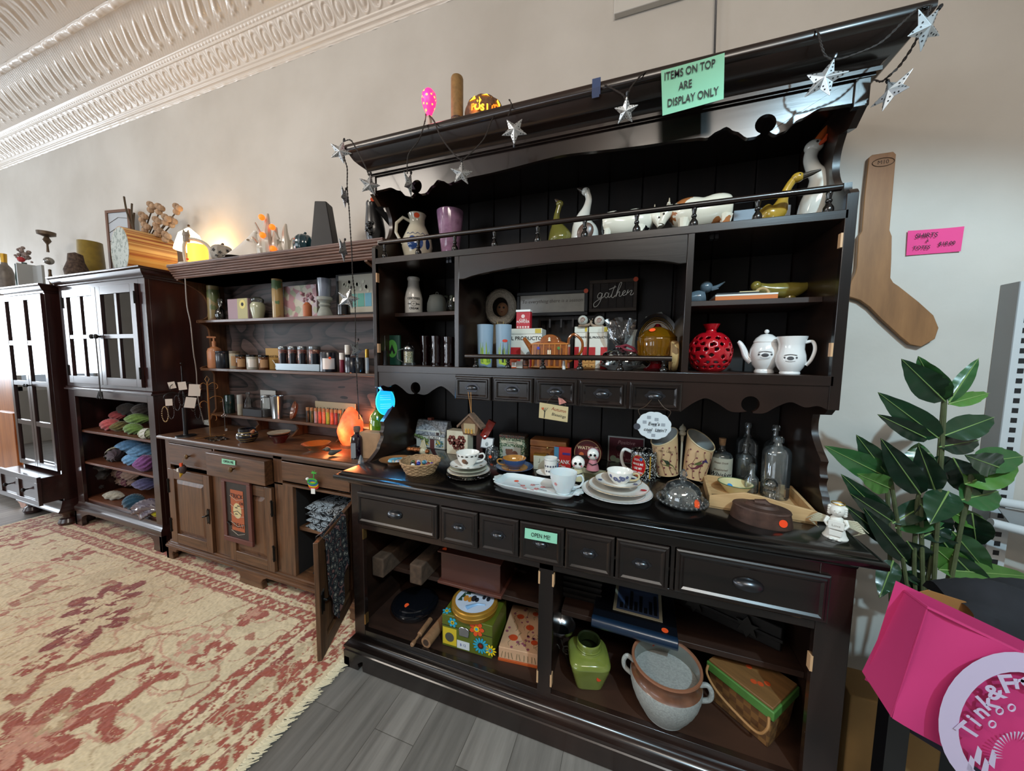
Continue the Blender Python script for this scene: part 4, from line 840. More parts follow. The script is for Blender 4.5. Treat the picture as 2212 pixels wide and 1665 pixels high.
# cream pitcher with blue fruit
c,r,h=rnd(868,934,452,548,z=zG,y=gy_);r *= 1.02;t=thing('pitcher','cream pottery pitcher with painted blue fruit, handle on its left','pitcher',c,face_cam(c))
pf_=[(.001,0),(.62,0),(.66,.04),(.86,.18),(1,.36),(.93,.52),(.66,.70),(.50,.80),(.50,.90),(.60,.99),(.58,1),(.54,.985),(.44,.88),(.4,.8)]
MB().lathe(sc(pf_,r,h)).build('body',M('d6cfba',.15,coat=.6),t)
MB().tube([(-r*.45,0,h*.86),(-r*.9,0,h*.92),(-r*1.3,0,h*.80),(-r*1.35,0,h*.62),(-r*1.1,0,h*.48),(-r*.85,0,h*.40)],.0075,10).build('handle',M('d6cfba',.15,coat=.6),t)
blu=M('2a4c8c',.15,coat=.6)
def blob(t,r_at,a,z_,ra,rz_,mat,name='painted_motif',n=18,off=.0008):      # decal hugging a lathe surface: r_at(z)
    vs=[((r_at(z_)+off)*math.sin(a),-(r_at(z_)+off)*math.cos(a),z_)]
    for k_ in (.5,1.0):
        for i in range(n):
            th=2*PI*i/n;zz=z_+rz_*k_*math.sin(th);aa=a+ra*k_*math.cos(th);R_=r_at(zz)+off;vs.append((R_*math.sin(aa),-R_*math.cos(aa),zz))
    fs=[(0,1+i,1+(i+1) % n) for i in range(n)]+[(1+i,1+n+i,1+n+(i+1) % n,1+(i+1) % n) for i in range(n)]
    return MB().add(vs,fs).build(name,mat,t)
def rfun(prof,r,h):
    P=[(b*h,a*r) for a,b in prof]
    def f(z_):
        for (z0,r0),(z1,r1) in zip(P[:-1],P[1:]):
            if z0<=z_<=z1 and z1>z0:return r0+(r1-r0)*(z_-z0)/(z1-z0)
        return P[-1][1]
    return f
rf=rfun(pf_[:11],r,h);blob(t,rf,-.35,h*.38,.34,h*.13,blu);blob(t,rf,.05,h*.38,.32,h*.125,blu);blob(t,rf,.72,h*.38,.18,h*.10,M('1e3768',.15,coat=.6));blob(t,rf,-.05,h*.93,.34,h*.045,ORG,'price_sticker')
m=MB();m.tube([((rf(h*(.55+.02*math.sin(i*1.7)))+.001)*math.sin(a),-(rf(h*.56)+.001)*math.cos(a),h*(.56+.02*math.sin(i*1.7))) for i,a in enumerate([-.8+.1*j for j in range(19)])],.0011,5);m.build('painted_vine',blu,t)
t,r,h=V('tumbler','lavender swirled art glass tumbler flaring toward its rim','glass tumbler',(943,1002,447,545),[(.001,0),(.60,0),(.62,.10),(.70,.30),(1,.97),(.99,1),(.95,.985),(.66,.32),(.5,.1),(.001,.08)],M('9a7493',.12,coat=.7,noise=.25,scale=35),z=zG,y=gy_)
solo(MB().lathe(sc([(.001,0),(.9,0),(1,.3),(.96,.9),(.001,1)],.034,.085)).build('stone_jar',M('4a443e',.5,noise=.4,scale=60)),'dark mottled stone jar behind the cream pitcher','jar',(X(948,-.13,1.78),-.12,zG))
def goose(name,label,px,y,mats,path,rb,beak=None,cat='figurine',wing=None,feet=None):
    pass
def bird(name,label,c,h,body,head,beak_m,spine,head_c,head_r,beak,face=None,extra=None,cat='figurine',eye=True):
    t=thing(name,label,cat,c,face if face is not None else face_cam(c));m=MB();loft(m,[(a*h,0,b*h,r*h) for a,b,r in spine]);m.build('body',body,t)
    hc=Vector((head_c[0]*h,0,head_c[1]*h));MB().sphere(hc,head_r*h,14,sx=1.15).build('head',head,t)
    m=MB();B=[hc+Vector((a*h,0,b*h)) for a,b in beak];m.tube([B[0],(B[0]+B[1])/2,B[1]],[head_r*h*.62,head_r*h*.5,head_r*h*.18],10);m.build('beak',beak_m,t)
    if eye:MB().sphere(hc+Vector((head_r*h*.35,-head_r*h*.86,head_r*h*.25)),head_r*h*.17,8).build('eye',BLK,t)
    return t
y_=gy_
c=Vector((X(1207,y_,1.77),y_,zG));h=Z(1207,430,y_)-zG
bird('goose_figurine','small olive green glazed goose figurine with long raised neck',c,h,M('6f6b32',.15,coat=.5),M('6f6b32',.15,coat=.5),M('4a3a2c',.3),[(.04,.06,.10),(.03,.14,.19),(.02,.26,.235),(-.02,.42,.17),(-.05,.56,.085),(-.05,.70,.055),(-.02,.82,.05),(0,.90,.05)],(.0,.91),.062,[(-.02,.03),(-.09,.09)])
c=Vector((X(1258,y_,1.77),y_,zG));h=Z(1254,404,y_)-zG
t=bird('goose_figurine','white goose figurine with curved neck, brown wing and dark beak',c,h,M('dcdcd4',.15,coat=.5),M('dcdcd4',.15,coat=.5),M('3a3029',.3),[(.02,.03,.13),(.03,.12,.20),(.03,.26,.22),(.0,.40,.17),(.00,.52,.11),(.05,.66,.065),(.08,.80,.05),(.05,.90,.05)],(.03,.92),.06,[(-.03,.0),(-.13,.06)])
m=MB();m.T=Matrix.Translation((.01,-.19*h,.24*h)) @ Matrix.Rotation(.5,4,'Y');m.sphere((0,0,0),.12*h,12,1.0,.25,1.2);m.build('wing',M('5c463c',.3),t)
MB().box(-.028,.012,-.012,.012,0,.052).build('base_block',M('6a4a34',.5),t)
def cow(name,label,pl,pr,pt,mat,hm,flip,hl):
    x0,x1=X(pl,y_,1.80),X(pr,y_,1.80);w=x1-x0;h=Z((pl+pr)/2,pt,y_)-zG;s=-1 if flip else 1;t=thing(name,label,'figurine',((x0+x1)/2,y_,zG),.0)
    m=MB();loft(m,[(-s*w*.47,0,h*.60,h*.14),(-s*w*.44,0,h*.60,h*.26),(-s*w*.30,0,h*.60,h*.33),(-s*w*.10,0,h*.55,h*.33),(s*w*.08,0,h*.58,h*.34),(s*w*.22,0,h*.58,h*.30),(s*w*.32,0,h*.58,h*.20),(s*w*.37,0,h*.56,h*.12)],18,6)
    for a in (-.38,.16):
        for b_ in (-1,1):m.tube([(s*w*a,b_*h*.18,h*.42),(s*w*(a+.01),b_*h*.20,h*.2),(s*w*a,b_*h*.20,0)],[h*.13,h*.085,h*.08],10)
    m.build('body',mat,t);m=MB();loft(m,[(s*w*.32,-h*.05,h*.70,h*.12),(s*w*.40,-h*.12,h*.62,h*.135),(s*w*.45,-h*.17,h*.46,h*.095),(s*w*.47,-h*.19,h*.36,h*.075)]);m.build('head',hm,t)
    m=MB()
    for b_ in (-1,1):m.T=Matrix.Translation((s*w*.38,-h*.10+b_*h*.13,h*.74)) @ Matrix.Rotation(b_*.5,4,'X');m.sphere((0,0,0),h*.07,8,.6,1.3,.5)
    m.build('ears',hm,t);m=MB()
    for b_ in (-1,1):m.tube([(s*w*.37,-h*.10+b_*h*.06,h*.78),(s*w*.37,-h*.10+b_*h*.10,h*.90)],[h*.025,h*.008],6)
    m.build('horns',M('b9a98e',.3),t);m=MB();[m.sphere((s*w*.44,-h*(.27 if b_<0 else .05),h*.56),h*.022,6) for b_ in (-1,1)];m.build('eyes',BLK,t);return t
cow('cow_figurine','white cow figurine with black patches facing right behind the gallery rail',1296,1430,446,pattern('holstein',['e2dccb','17171a'],16,'noise',.18,[0,.54],.5),M('e2dccb',.2,coat=.5),False,0)
cow('cow_figurine','cream cow figurine with orange-brown patches facing left behind the gallery rail',1422,1584,418,pattern('guernsey',['ded5c2','a5663a'],14,'noise',.18,[0,.54],.5),M('d8cfbd',.2,coat=.5),True,0)
t=thing('card','grey-blue folded card standing behind the yellow duck','card',(X(1640,-.12,1.77),-.12,zG));h=Z(1620,452,-.12)-zG;MB().box(-.085,.0,-.002,.002,0,h).box(.002,.09,.0,.004,0,h).build('card_panel',M('9aa3ad',.8),t)
y_=-.30;c=Vector((X(1665,y_,1.77),y_,zG));h=Z(1690,378,y_)-zG;yl=M('a8862f',.2,coat=.5,noise=.2,scale=25)
bird('duck_figurine','mustard yellow duck figurine with stretched neck and long grey beak',c,h*.98,yl,yl,M('39332c',.25),[(-.34,.10,.03),(-.22,.16,.15),(-.02,.22,.24),(.12,.30,.18),(.18,.48,.10),(.22,.64,.075),(.30,.80,.07),(.36,.87,.07)],(.40,.88),.098,[(.08,.0),(.36,.05)])
y_=-.20;c=Vector((X(1757,y_,1.79),y_,zG));h=Z(1772,275,y_)-zG;gw=M('d5d2c8',.15,coat=.6,noise=.08,scale=20)
t=bird('goose_figurine','large white goose figurine with open orange beak raised, right end',c,h,gw,gw,M('d1652f',.3),[(-.13,.03,.03),(-.08,.06,.09),(-.02,.14,.125),(.01,.28,.13),(.03,.40,.11),(.02,.52,.08),(-.03,.62,.062),(-.06,.72,.056),(-.05,.80,.058)],(-.04,.83),.068,[(.03,.04),(.10,.17)])
hc=Vector((-.04*h,0,.83*h));MB().tube([hc+Vector((.035*h,-.012,-.01*h)),hc+Vector((.08*h,-.012,.02*h)),hc+Vector((.095*h,-.012,.07*h))],[.022*h,.02*h,.008*h],8).build('lower_beak',M('d9522a',.3),t)
# ------------------------------------------------------------------ left bay
t,r,h=V('milk_bottle','white ceramic milk bottle lettered CERTIFIED DAIRY CREAM','bottle',(874,913,596,680),[(.001,0),(.95,0),(1,.03),(1,.42),(.88,.58),(.66,.76),(.62,.90),(.70,.93),(.72,.97),(.66,1),(.5,1),(.45,.9)],M('dedbd4',.18,coat=.6),z=zU,y=-.20,part='body')
for s,z_,sz in (('CERTIFIED',.40,.0135),('Our         Dairy',.255,.009),('CREAM',.13,.0135)):text(s,sz,INK,t,(0,0,h*z_),name='lettering',wrap=r,bold=.0004)
m=MB();m.tube([(r*math.sin(a)*1.01,-r*math.cos(a)*1.01,h*.26+.0115*math.sin(b_)) for a,b_ in [(.30*math.cos(2*PI*i/24),2*PI*i/24) for i in range(24)]],.0007,5,True);m.build('ring_mark',INK,t);text('go',.009,INK,t,(0,0,h*.265),name='lettering',wrap=r)
t,r,h=V('lidded_pot','small matt grey lidded pot with a ring handle on the lid','pot',(922,966,634,679),[(.001,0),(.9,0),(1,.15),(.96,.55),(.78,.86),(.72,.90),(.001,.90)],M('50534f',.6),z=zU,y=-.20,part='body')
MB().lathe([(r*.74,h*.90),(r*.76,h*.94),(r*.5,h*1.0),(.001,h*1.02)]).tube([(.0055*math.cos(a),0,h*1.02+.006+.0065*math.sin(a)) for a in [2*PI*i/14 for i in range(14)]],.0014,6,True).build('lid',M('50534f',.6),t)
t,r,h=V('glass_cruet','small green-tinted glass pitcher half hidden behind the left bay divider','pitcher',(964,998,637,680),[(.001,0),(.7,0),(.95,.2),(1,.4),(.85,.7),(.8,.98),(.76,1),(.76,.7)],glass('b9c8a8',2,.03,'green_glass'),z=zU,y=-.22,part='body');MB().tube([(-r*.8,0,h*.92),(-r*1.25,0,h*1.0)],[.006,.003],8).build('spout',glass('b9c8a8',2,.03,'green_glass'),t)
t,w,h,d=BX('book','dark green book with a moth in a light green oval, leaning in the left bay','book',(832,863,724),-.30,zD,.012,M('0f3a2c',.5));m=MB();m.disc((.0,-d/2-.0005,h*.55),w*.36,ry=h*.30);m.build('oval',M('4f9440',.5),t)
m=MB()
for s in (-1,1):m.add([(0,0,h*.70),(s*w*.22,0,h*.42),(s*w*.12,0,h*.36),(0,0,h*.50)],[(0,1,2,3)])
m.v=[(a,-d/2-.0018,c_) for a,b_,c_ in m.v];m.build('moth',INK,t,False)
t,r,h=V('letter_opener','slim pewter tube with thin rod standing beside the green book','holder',(827,837,757,791),[(.001,0),(1.1,0),(1.1,.08),(.9,.1),(.9,.9),(1,.93),(1,1),(.001,1)],pew,z=zD,y=-.345,part='tube');MB().tube([(0,0,h),(0,0,h*2.0)],.0014,6).build('rod',SIL,t)
t,r,h=V('beer_stein','small clear glass stein with pewter lid and gold pattern','stein',(868,898,754,793),[(.001,0),(1,0),(1,.12),(.80,.2),(.78,.6),(.82,.98),(.8,1)],CLR,z=zD,y=-.28,part='body')
MB().lathe([(r*.70,h*.15),(r*.72,h*.85)],cap=False).build('painted_panel',pattern('gold_speck',['8f7a32','c9c2a8','4f5a2e'],160,'voronoi',.4,[0,.4,.7]),t);MB().lathe([(r*.86,h),(r*.86,h*1.05),(r*.6,h*1.22),(r*.2,h*1.30),(.001,h*1.40)]).build('lid',SIL,t);MB().tube([(-r*.8,0,h*1.02),(-r*1.6,0,h*.9),(-r*1.6,0,h*.4),(-r*.9,0,h*.2)],.003,8).build('handle',CLR,t)
ruby=glass('3a0a14',2.2,.06,'ruby_glass',.08,.55,'1c0408')
for px,d_,lab in (((907,931,726,790),-.20,'dark ruby glass tumbler behind the others in the left bay'),((931,953,726,793),-.27,'dark ruby ribbed glass tumbler in the middle of the left bay'),((957,983,728,793),-.26,'dark ruby waisted glass tumbler beside the left divider')):
    pr=[(.001,0),(.9,0)];pr+=[(.88+(.10 if i % 2 else 0),.06+i*.075) for i in range(9)]+[(.95,.78),(1,1),(.94,1),(.85,.1),(.001,.08)]
    V('tumbler',lab,'glass tumbler',px,pr,ruby,z=zD,y=d_,group='ruby glass tumblers in the left bay')
# ------------------------------------------------------------------ middle bay
c=Vector((X(1082,-.07,1.45),-.07,zD));t=thing('doll','doll in a white fur hood with black hair at the back of the middle bay','doll',c,face_cam(c)*.6);hz=Z(1083,665,-.07)-zD
fur=M('cfc8bb',.95,noise=.2,bump=1,scale=140);m=MB();m.tube([(.056*math.cos(a),-.012,hz+.066*math.sin(a)) for a in [2*PI*i/20 for i in range(20)]],.024,10,True);m.build('fur_hood',fur,t)
MB().sphere((0,-.006,hz),.048,16,1,.7,1.15).build('hair',M('17120f',.6),t);MB().sphere((.010,-.028,hz-.010),.028,16,1,.8,1.15).build('face',M('b98a68',.5),t)
m=MB();m.disc((0,-.0505,hz-.004),.005).disc((.020,-.0495,hz-.005),.005);m.build('eyes',M('1f1511',.3),t);MB().disc((.011,-.0505,hz-.024),.005,ry=.002).build('mouth',M('8a2f28',.5),t)
MB().lathe([(.001,0),(.085,0),(.08,.06),(.06,.13),(.03,hz-.05),(.001,hz-.04)]).build('coat',M('6d5a44',.9,noise=.2),t);MB().tube([(-.01,-.05,hz-.07),(-.004,-.06,hz-.10),(0,-.07,hz-.13)],.0022,6).tube([(.02,-.05,hz-.07),(.016,-.06,hz-.10),(.02,-.07,hz-.13)],.0022,6).build('cord',M('a58b5d',.8),t)
fro=glass('b5c6d4',.8,.35,'frosted_glass',.04,.72,'9fb6c8');grn1=M('a9bf3e',.5);grn2=M('6b8f3a',.5)
for pl,pr_,lab,k in ((1030,1066,'frosted pale blue glass painted with light green reeds, left of the pair',0),(1070,1105,'frosted pale blue glass painted with dark reeds and a red fish',1)):
    pf2=[(.001,0),(.80,0),(.82,.03),(.90,.4),(1,1),(.97,1),(.78,.08),(.001,.06)];t,r,h=V('tumbler',lab,'glass tumbler',(pl,pr_,700,791),pf2,fro,z=zD,y=-.27,part='body',group='frosted reed glasses');rf=rfun(pf2[:5],r,h);R2_=random.Random(k+1);m=MB();m2=MB()
    for i in range(11):
        a=R2_.uniform(-.6,.8);z0=h*.12;z1=h*R2_.uniform(.35,.62);q=R2_.uniform(-.2,.2)
        (m if i % 2 else m2).tube([((rf(z)+.001)*math.sin(a+q*u),-(rf(z)+.001)*math.cos(a+q*u),z) for u,z in [(j/4,z0+(z1-z0)*j/4) for j in range(5)]],[.0022,.0020,.0016,.0011,.0004],5)
    m.build('painted_reeds',grn1,t);m2.build('painted_reeds',M('3b4a38',.5) if k else grn2,t)
    for a,z_,s in ((-.3,.12,.4),(.2,.10,.4),(.6,.13,.3),(0,.17,.25)):blob(t,rf,a,h*z_,s,h*.05,grn1,'painted_leaves')
    if k:blob(t,rf,.2,h*.62,.35,h*.035,M('c93a28',.5),'painted_fish')
def cigar_tin(px,y,lab,z=zD,lid=.13):
    t,w,h,d=BX('tin',lab,'tin',px,y,z,.075,M('d9d6ca',.3),bevel=.003,group='cigar tins');red=M('b3272a',.4);dy=-d/2-.0003
    front_box(t,'lid_band',pattern('lid_stripe',['b9bcae','e2e0d4'],200,'wave',.4,[0,.5],axis_scale=(1,1,1)),-w/2-.001,w/2+.001,h*(1-lid),h+.001,dy,.002)
    front_box(t,'lid_seal',M('c2a93a',.4),w*.30,w*.48,h*(1-lid*.9),h*.995,dy-.002,.0008);text('EL PRODUCTO',w*.150,INK,t,(0,dy-.0006,h*.75),name='lettering',bold=.0003)
    front_box(t,'red_panel',red,-w/2,-w*.14,0,h*.52,dy,.0006);front_box(t,'red_panel',red,w*.14,w/2,0,h*.52,dy,.0006);return t,w,h,d
t,w,h,d=cigar_tin((1100,1170,710),-.20,'white and red cigar tin with a red spice tin standing on it');MB().disc((w*.12,-d/2-.001,h*.33),.013,ry=.014).build('painted_lady',M('77706a',.5),t)
zt=zD+h
t,w,h,d=BX('spice_tin','small red chili powder tin with white lid standing on the cigar tin','tin',(1115,1145,669),-.20,zt,.03,M('b51f2c',.35));front_box(t,'lid',WHT,-w/2-.001,w/2+.001,h*.90,h,-d/2+.0,.002)
MB().box(-w/2-.001,w/2+.001,-d/2,d/2+.001,h*.90,h+.001).build('lid_top',WHT,t,True,.001)
for s,q in (('CHILI',.46),('POWDER',.36)):text(s,w*.22,WHT,t,(0,-d/2-.0006,h*q),name='lettering')
m=MB();[m.disc((w*(-.38+.19*i),-d/2-.0004,h*.09),w*.07) for i in range(5)];m.disc((0,-d/2-.0004,h*.66),w*.13);m.build('printed_dots',M('e7c9c4',.5),t)
# castle creamer
x0,x1=X(1148,-.29,1.3),X(1226,-.29,1.3);w=x1-x0;h=Z(1185,722,-.29)-zD;t=thing('creamer','brown glazed creamer shaped like an arcaded building with a curled handle','creamer',((x0+x1)/2,-.265,zD));bg=M('8a4a1c',.15,coat=.6,noise=.2,scale=50);rel_=M('b8702c',.2,coat=.5)
P=[(-w/2,0),(w/2,0),(w/2,h*.74),(w*.30,h*.80)]+[(w*.26*math.cos(a),h*.80+h*.20*math.sin(a)) for a in [PI*i/10 for i in range(11)]]+[(-w*.30,h*.80),(-w/2,h*.74)]
MB().prism(P,-.027,.027,'y').build('body',bg,t,True,.003)
m=MB();dy=-.029
for z_ in (0.02,.36,.70):m.box(-w/2-.002,w/2+.002,dy-.001,dy+.003,h*z_,h*(z_+.04))
for i in range(7):x=-w*.46+w*.92*i/6;m.box(x-.0018,x+.0018,dy-.0006,dy+.003,h*.06,h*.70)
m.build('cornices',rel_,t,True,.0008)
m=MB()
for i in range(6):x=-w*.38+w*.76*i/5;m.prism([(x-.005,h*.10),(x+.005,h*.10),(x+.005,h*.26),(x,h*.31),(x-.005,h*.26)],dy-.0005,dy+.002,'y')
for i in range(3):x=-w*.30+w*.60*i/2;m.prism([(x-.008,h*.42),(x+.008,h*.42),(x+.008,h*.56)]+[(x+.008*math.cos(a),h*.56+.008*math.sin(a)) for a in [PI*j/6 for j in range(1,6)]]+[(x-.008,h*.56)],dy-.0005,dy+.002,'y')
m.build('arches',M('5e2e12',.3),t);m=MB();m.lathe([(.001,0),(.006,0),(.004,.006),(.005,.012),(.001,.016)],(0,dy,h*.80)).box(-.006,-.001,dy-.002,dy,h*.42,h*.54).box(.002,.007,dy-.002,dy,h*.42,h*.54);m.build('figures',M('e8dcc0',.4),t)
m=MB();m.disc((-w*.30,dy-.001,h*.60),.006);m.build('blue_window',M('3a3aa0',.3),t);MB().disc((w*.26,dy-.001,h*.60),.006).build('green_window',M('4a7a3a',.3),t)
m=MB();m.tube([(-w*.44,0,h*.35),(-w*.58,0,h*.62),(-w*.78,0,h*.90)],[.016,.012,.008],10);m.build('spout',bg,t);hx_=X(1254,-.29,1.3)-(x0+x1)/2
MB().tube(smoothp([(w*.48,0,h*.70),(w*.50,0,h*.90),(w*.64,0,h*1.0),(hx_,0,h*.80),(hx_*.98,0,h*.5),(w*.62,0,h*.30),(w*.5,0,h*.2)],5),.0055,8).build('handle',bg,t)
# little things in front of the creamer and tins
t,w,h,d=BX('matchbox','small orange printed box lying in front of the left cigar tin','box',(1101,1116,770),-.33,zD,.02,M('c8501f',.5));front_box(t,'label',WHT,-w*.2,w*.45,h*.1,h*.5,-d/2-.0003,.0006)
BX('salt_box','tiny white square box beside the orange box','box',(1115,1129,780),-.33,zD,.018,M('b5b2aa',.5))
t,r,h=V('barrel','tiny brown wooden barrel with dark hoops between tin and creamer','barrel',(1129,1143,771,793),[(.001,0),(.8,0),(1,.5),(.8,1),(.001,1)],M('6a3a22',.4),z=zD,y=-.33,part='staves');MB().lathe([(r*.93,h*.22),(r*.96,h*.3)],cap=False).lathe([(r*.96,h*.7),(r*.93,h*.78)],cap=False).build('hoop',BLK,t)
solo(loft(MB(),[(0,0,0,.006),(0,0,.012,.007),(0,0,.024,.005),(0,0,.032,.005)]).build('penguin_figurine',M('d8dad8',.3)),'tiny white upright figurine beside the creamer base','figurine',(X(1218,-.33,1.28),-.33,zD))
t,w,h,d=cigar_tin((1241,1268,706),-.16,'narrow-looking cigar tin, left of the pair under the snail shells');t2,w2,h2,d2=cigar_tin((1272,1312,706),-.19,'cigar tin with red stripes, right of the pair under the snail shells')
zt1,zt2=zD+h,zD+h2
def snail(px,z,lab,s,col):
    c=Vector((X(px,-.17,z),-.17,z));t=thing('snail_figurine',lab,'figurine',c,face_cam(c)*.5,'shell snails on the cigar tins');MB().sphere((s*-.006,0,.026),.021,18).build('shell',M(col,.25,coat=.5),t)
    m=MB();loft(m,[(s*-.024,0,.004,.003),(s*-.01,0,.005,.006),(s*.012,0,.006,.006),(s*.024,0,.012,.005),(s*.030,0,.024,.0045)]);m.tube([(s*.030,0,.024),(s*.034,0,.034)],.0012,5);m.build('foot',M('8a7460',.5),t)
    MB().tube([(s*-.006+.011*(1-i/20)*math.cos(i*.75),-.021,.026+.011*(1-i/20)*math.sin(i*.75)) for i in range(19)],.0013,5).build('spiral',M('8a5a48',.4),t)
snail(1262,zt1,'pale shell snail figurine sitting left on the cigar tins',1,'b9b8ae');snail(1291,zt2,'shell snail figurine with brown spiral sitting right on the cigar tins',-1,'c2b9ae')
t,w,h,d=BX('mini_chest','tiny wooden chest of four drawers in front of the cigar tins','chest',(1257,1285,771),-.30,zD,.03,M('a8763c',.45,noise=.2),rz=.1)
m=MB()
for i in range(2):
    for j in range(2):m.box(-w/2+.003+i*w*.48,-w/2+w*.46+i*w*.48,-d/2-.002,-d/2,h*.08+j*h*.45,h*.45+j*h*.45)
m.build('drawer_front',M('b98446',.45),t,True,.0006);m=MB();[m.sphere((-w*.25+i*w*.48,-d/2-.004,h*.27+j*h*.45),.002,6) for i in range(2) for j in range(2)];m.build('knob',BLK,t)
# framed strip and gather sign leaning on top of the small organiser
t,w,h,d=BX('picture_frame','wide dark frame with faded cream lettering, left of the gather sign','picture frame',(1116,1270,628),-.075,Z(1195,682,-.075),.018,None);fm=M('100c0a',.4);e=.016
MB().box(-w/2,w/2,-d/2,d/2,0,e).build('frame_bar',fm,t,True,.002);MB().box(-w/2,w/2,-d/2,d/2,h-e,h).build('frame_bar',fm,t,True,.002);MB().box(-w/2,-w/2+e,-d/2,d/2,e,h-e).build('frame_bar',fm,t,True,.002);MB().box(w/2-e,w/2,-d/2,d/2,e,h-e).build('frame_bar',fm,t,True,.002)
MB().box(-w/2+e,w/2-e,-.003,.003,e,h-e).build('print',M('a9a294',.3,noise=.12,scale=20,coat=.4),t);text('To everything there is a season',h*.20,M('6f675c',.6),t,(0,-.0036,h*.60),name='lettering',shear=.2);sticker(t,(w/2-e*.6,-d/2-.001,h-e*.5),r=.010,col='d85a3a')
t,w,h,d=BX('gather_sign','square wooden framed sign with white script word gather','sign',(1273,1376,603),-.07,Z(1325,672,-.07),.02,None);fm=wood('weathered_frame','2a211b','4a3d33',None,'x',.7);e=.014
for a in ((-w/2,w/2,0,e),(-w/2,w/2,h-e,h),(-w/2,-w/2+e,e,h-e),(w/2-e,w/2,e,h-e)):MB().box(a[0],a[1],-d/2,d/2,a[2],a[3]).build('frame_bar',fm,t,True,.001)
m=MB();[m.box(-w/2+e+(w-2*e)*i/5,-w/2+e+(w-2*e)*(i+1)/5-.0015,-.004,.002,e,h-e) for i in range(5)];m.build('slat_board',M('2a211c',.75,noise=.3),t);sticker(t,(w/2-e*.5,-d/2-.001,h-e*.4),r=.010,col='d85a3a')
m=MB();U_=w/88     # script word drawn as brush strokes, sketch units 88 wide
def stk(pts):m.tube(smoothp([((x-44)*U_,-.0075,h*.5+(34-y)*U_*1.02) for x,y in pts],5),.0016,6)
stk([(24,30),(20,28),(16,33),(17,38),(22,36),(25,29),(22,42),(16,52),(10,54),(9,48),(16,42),(26,37),(31,31)])
stk([(35,29),(31,29),(29,34),(32,38),(36,34),(37,29),(36,36),(39,37),(43,31)]);stk([(48,16),(44,27),(42,36),(45,38),(49,34)]);stk([(37,23),(50,18)])
stk([(50,34),(57,20),(60,12),(57,12),(53,24),(50,37),(53,30),(57,28),(56,35),(59,36),(63,31)]);stk([(62,32),(67,29),(66,26),(62,30),(64,35),(69,33)]);stk([(69,34),(72,25),(71,31),(76,27),(79,27),(76,34),(80,34),(83,29)])
m.build('script_lettering',M('dcd6cc',.6),t)
t=thing('letter_rack','dark slatted wooden rack at the back of the middle bay under the signs','rack',(X(1220,-.045,1.4),-.045,zD));xa,xb=X(1165,-.045,1.45)-t.location.x,X(1290,-.045,1.45)-t.location.x;hz=Z(1225,684,-.045)-zD
MB().box(xa,xb,-.01,.01,hz-.016,hz).build('rack_rail',DKB,t);m=MB();[m.box(xa+(xb-xa)*i/5-.004,xa+(xb-xa)*i/5+.004,-.014,.0,hz-.05,hz-.01) for i in range(6)];m.build('rack_slat',DKV,t);MB().box(xa,xa+.01,-.01,.01,0,hz-.016).build('rack_leg',DKV,t);MB().box(xb-.01,xb,-.01,.01,0,hz-.016).build('rack_leg',DKV,t)
# gift in cellophane on a pale plate
c=Vector((X(1330,-.255,1.28),-.255,zD));t,r,h=V('plate','pale footed plate holding the cellophane-wrapped gift','plate',(1291,1390,788,802),[(.001,0),(.55,0),(.6,.25),(.95,.85),(1,1),(.97,1),(.6,.5),(.001,.45)],M('aeb0ad',.2,coat=.4),z=zD,y=-.235)
cel=glass('d8dde2',3.0,.10,'cellophane',.14);c=t.location.copy();c.z=zD+h*.55;t=thing('gift_bag','crinkled cellophane gift bag of dark sweets tied with a red ribbon','gift',c,face_cam(c)*.5);hb=Z(1330,690,-.24)-c.z;r_=random.Random(5)
def cf(u,v):
    a=2*PI*u;K_=[(0,.062),(.12,.070),(.30,.055),(.40,.016),(.46,.016),(.6,.034),(.8,.044),(1,.052)]
    for (a0,r0),(a1,r1) in zip(K_[:-1],K_[1:]):
        if a0<=v<=a1:R_=r0+(r1-r0)*(v-a0)/(a1-a0);break
    R_ *= 1+.16*math.sin(a*5+v*9)+.10*math.sin(a*11+v*23);fl=1 if v<.4 else .45;return (R_*math.cos(a)-.018*max(0,v-.4)*(1),R_*math.sin(a)*fl,v*hb+.006*math.sin(a*3)*(v>.9))
m=MB().grid(cf,56,26,True);m.build('cellophane',cel,t,ang=20)
m=MB();[m.sphere((r_.uniform(-.040,.040),r_.uniform(-.03,.03),r_.uniform(.012,.045)),r_.uniform(.010,.016),8,k=6) for i in range(16)];m.build('sweets',M('2a1a16',.5,noise=.4),t)
MB().tube([(-.034+.014*math.cos(a),-.045,.030+.014*math.sin(a)) for a in [2*PI*i/16 for i in range(16)]],.004,8,True).build('ring_sweet',M('c8bfae',.5),t)
m=MB();m.tube([(.018*math.cos(a),.012*math.sin(a),hb*.43) for a in [2*PI*i/12 for i in range(12)]],.004,6,True);m.tube([(.0,-.015,hb*.43),(.02,-.024,hb*.46),(.045,-.02,hb*.40),(.06,-.015,hb*.30)],.005,6);m.tube([(.0,-.015,hb*.43),(.02,-.022,hb*.36),(.05,-.022,hb*.33)],.004,6);m.build('ribbon',M('6e1a28',.5),t)
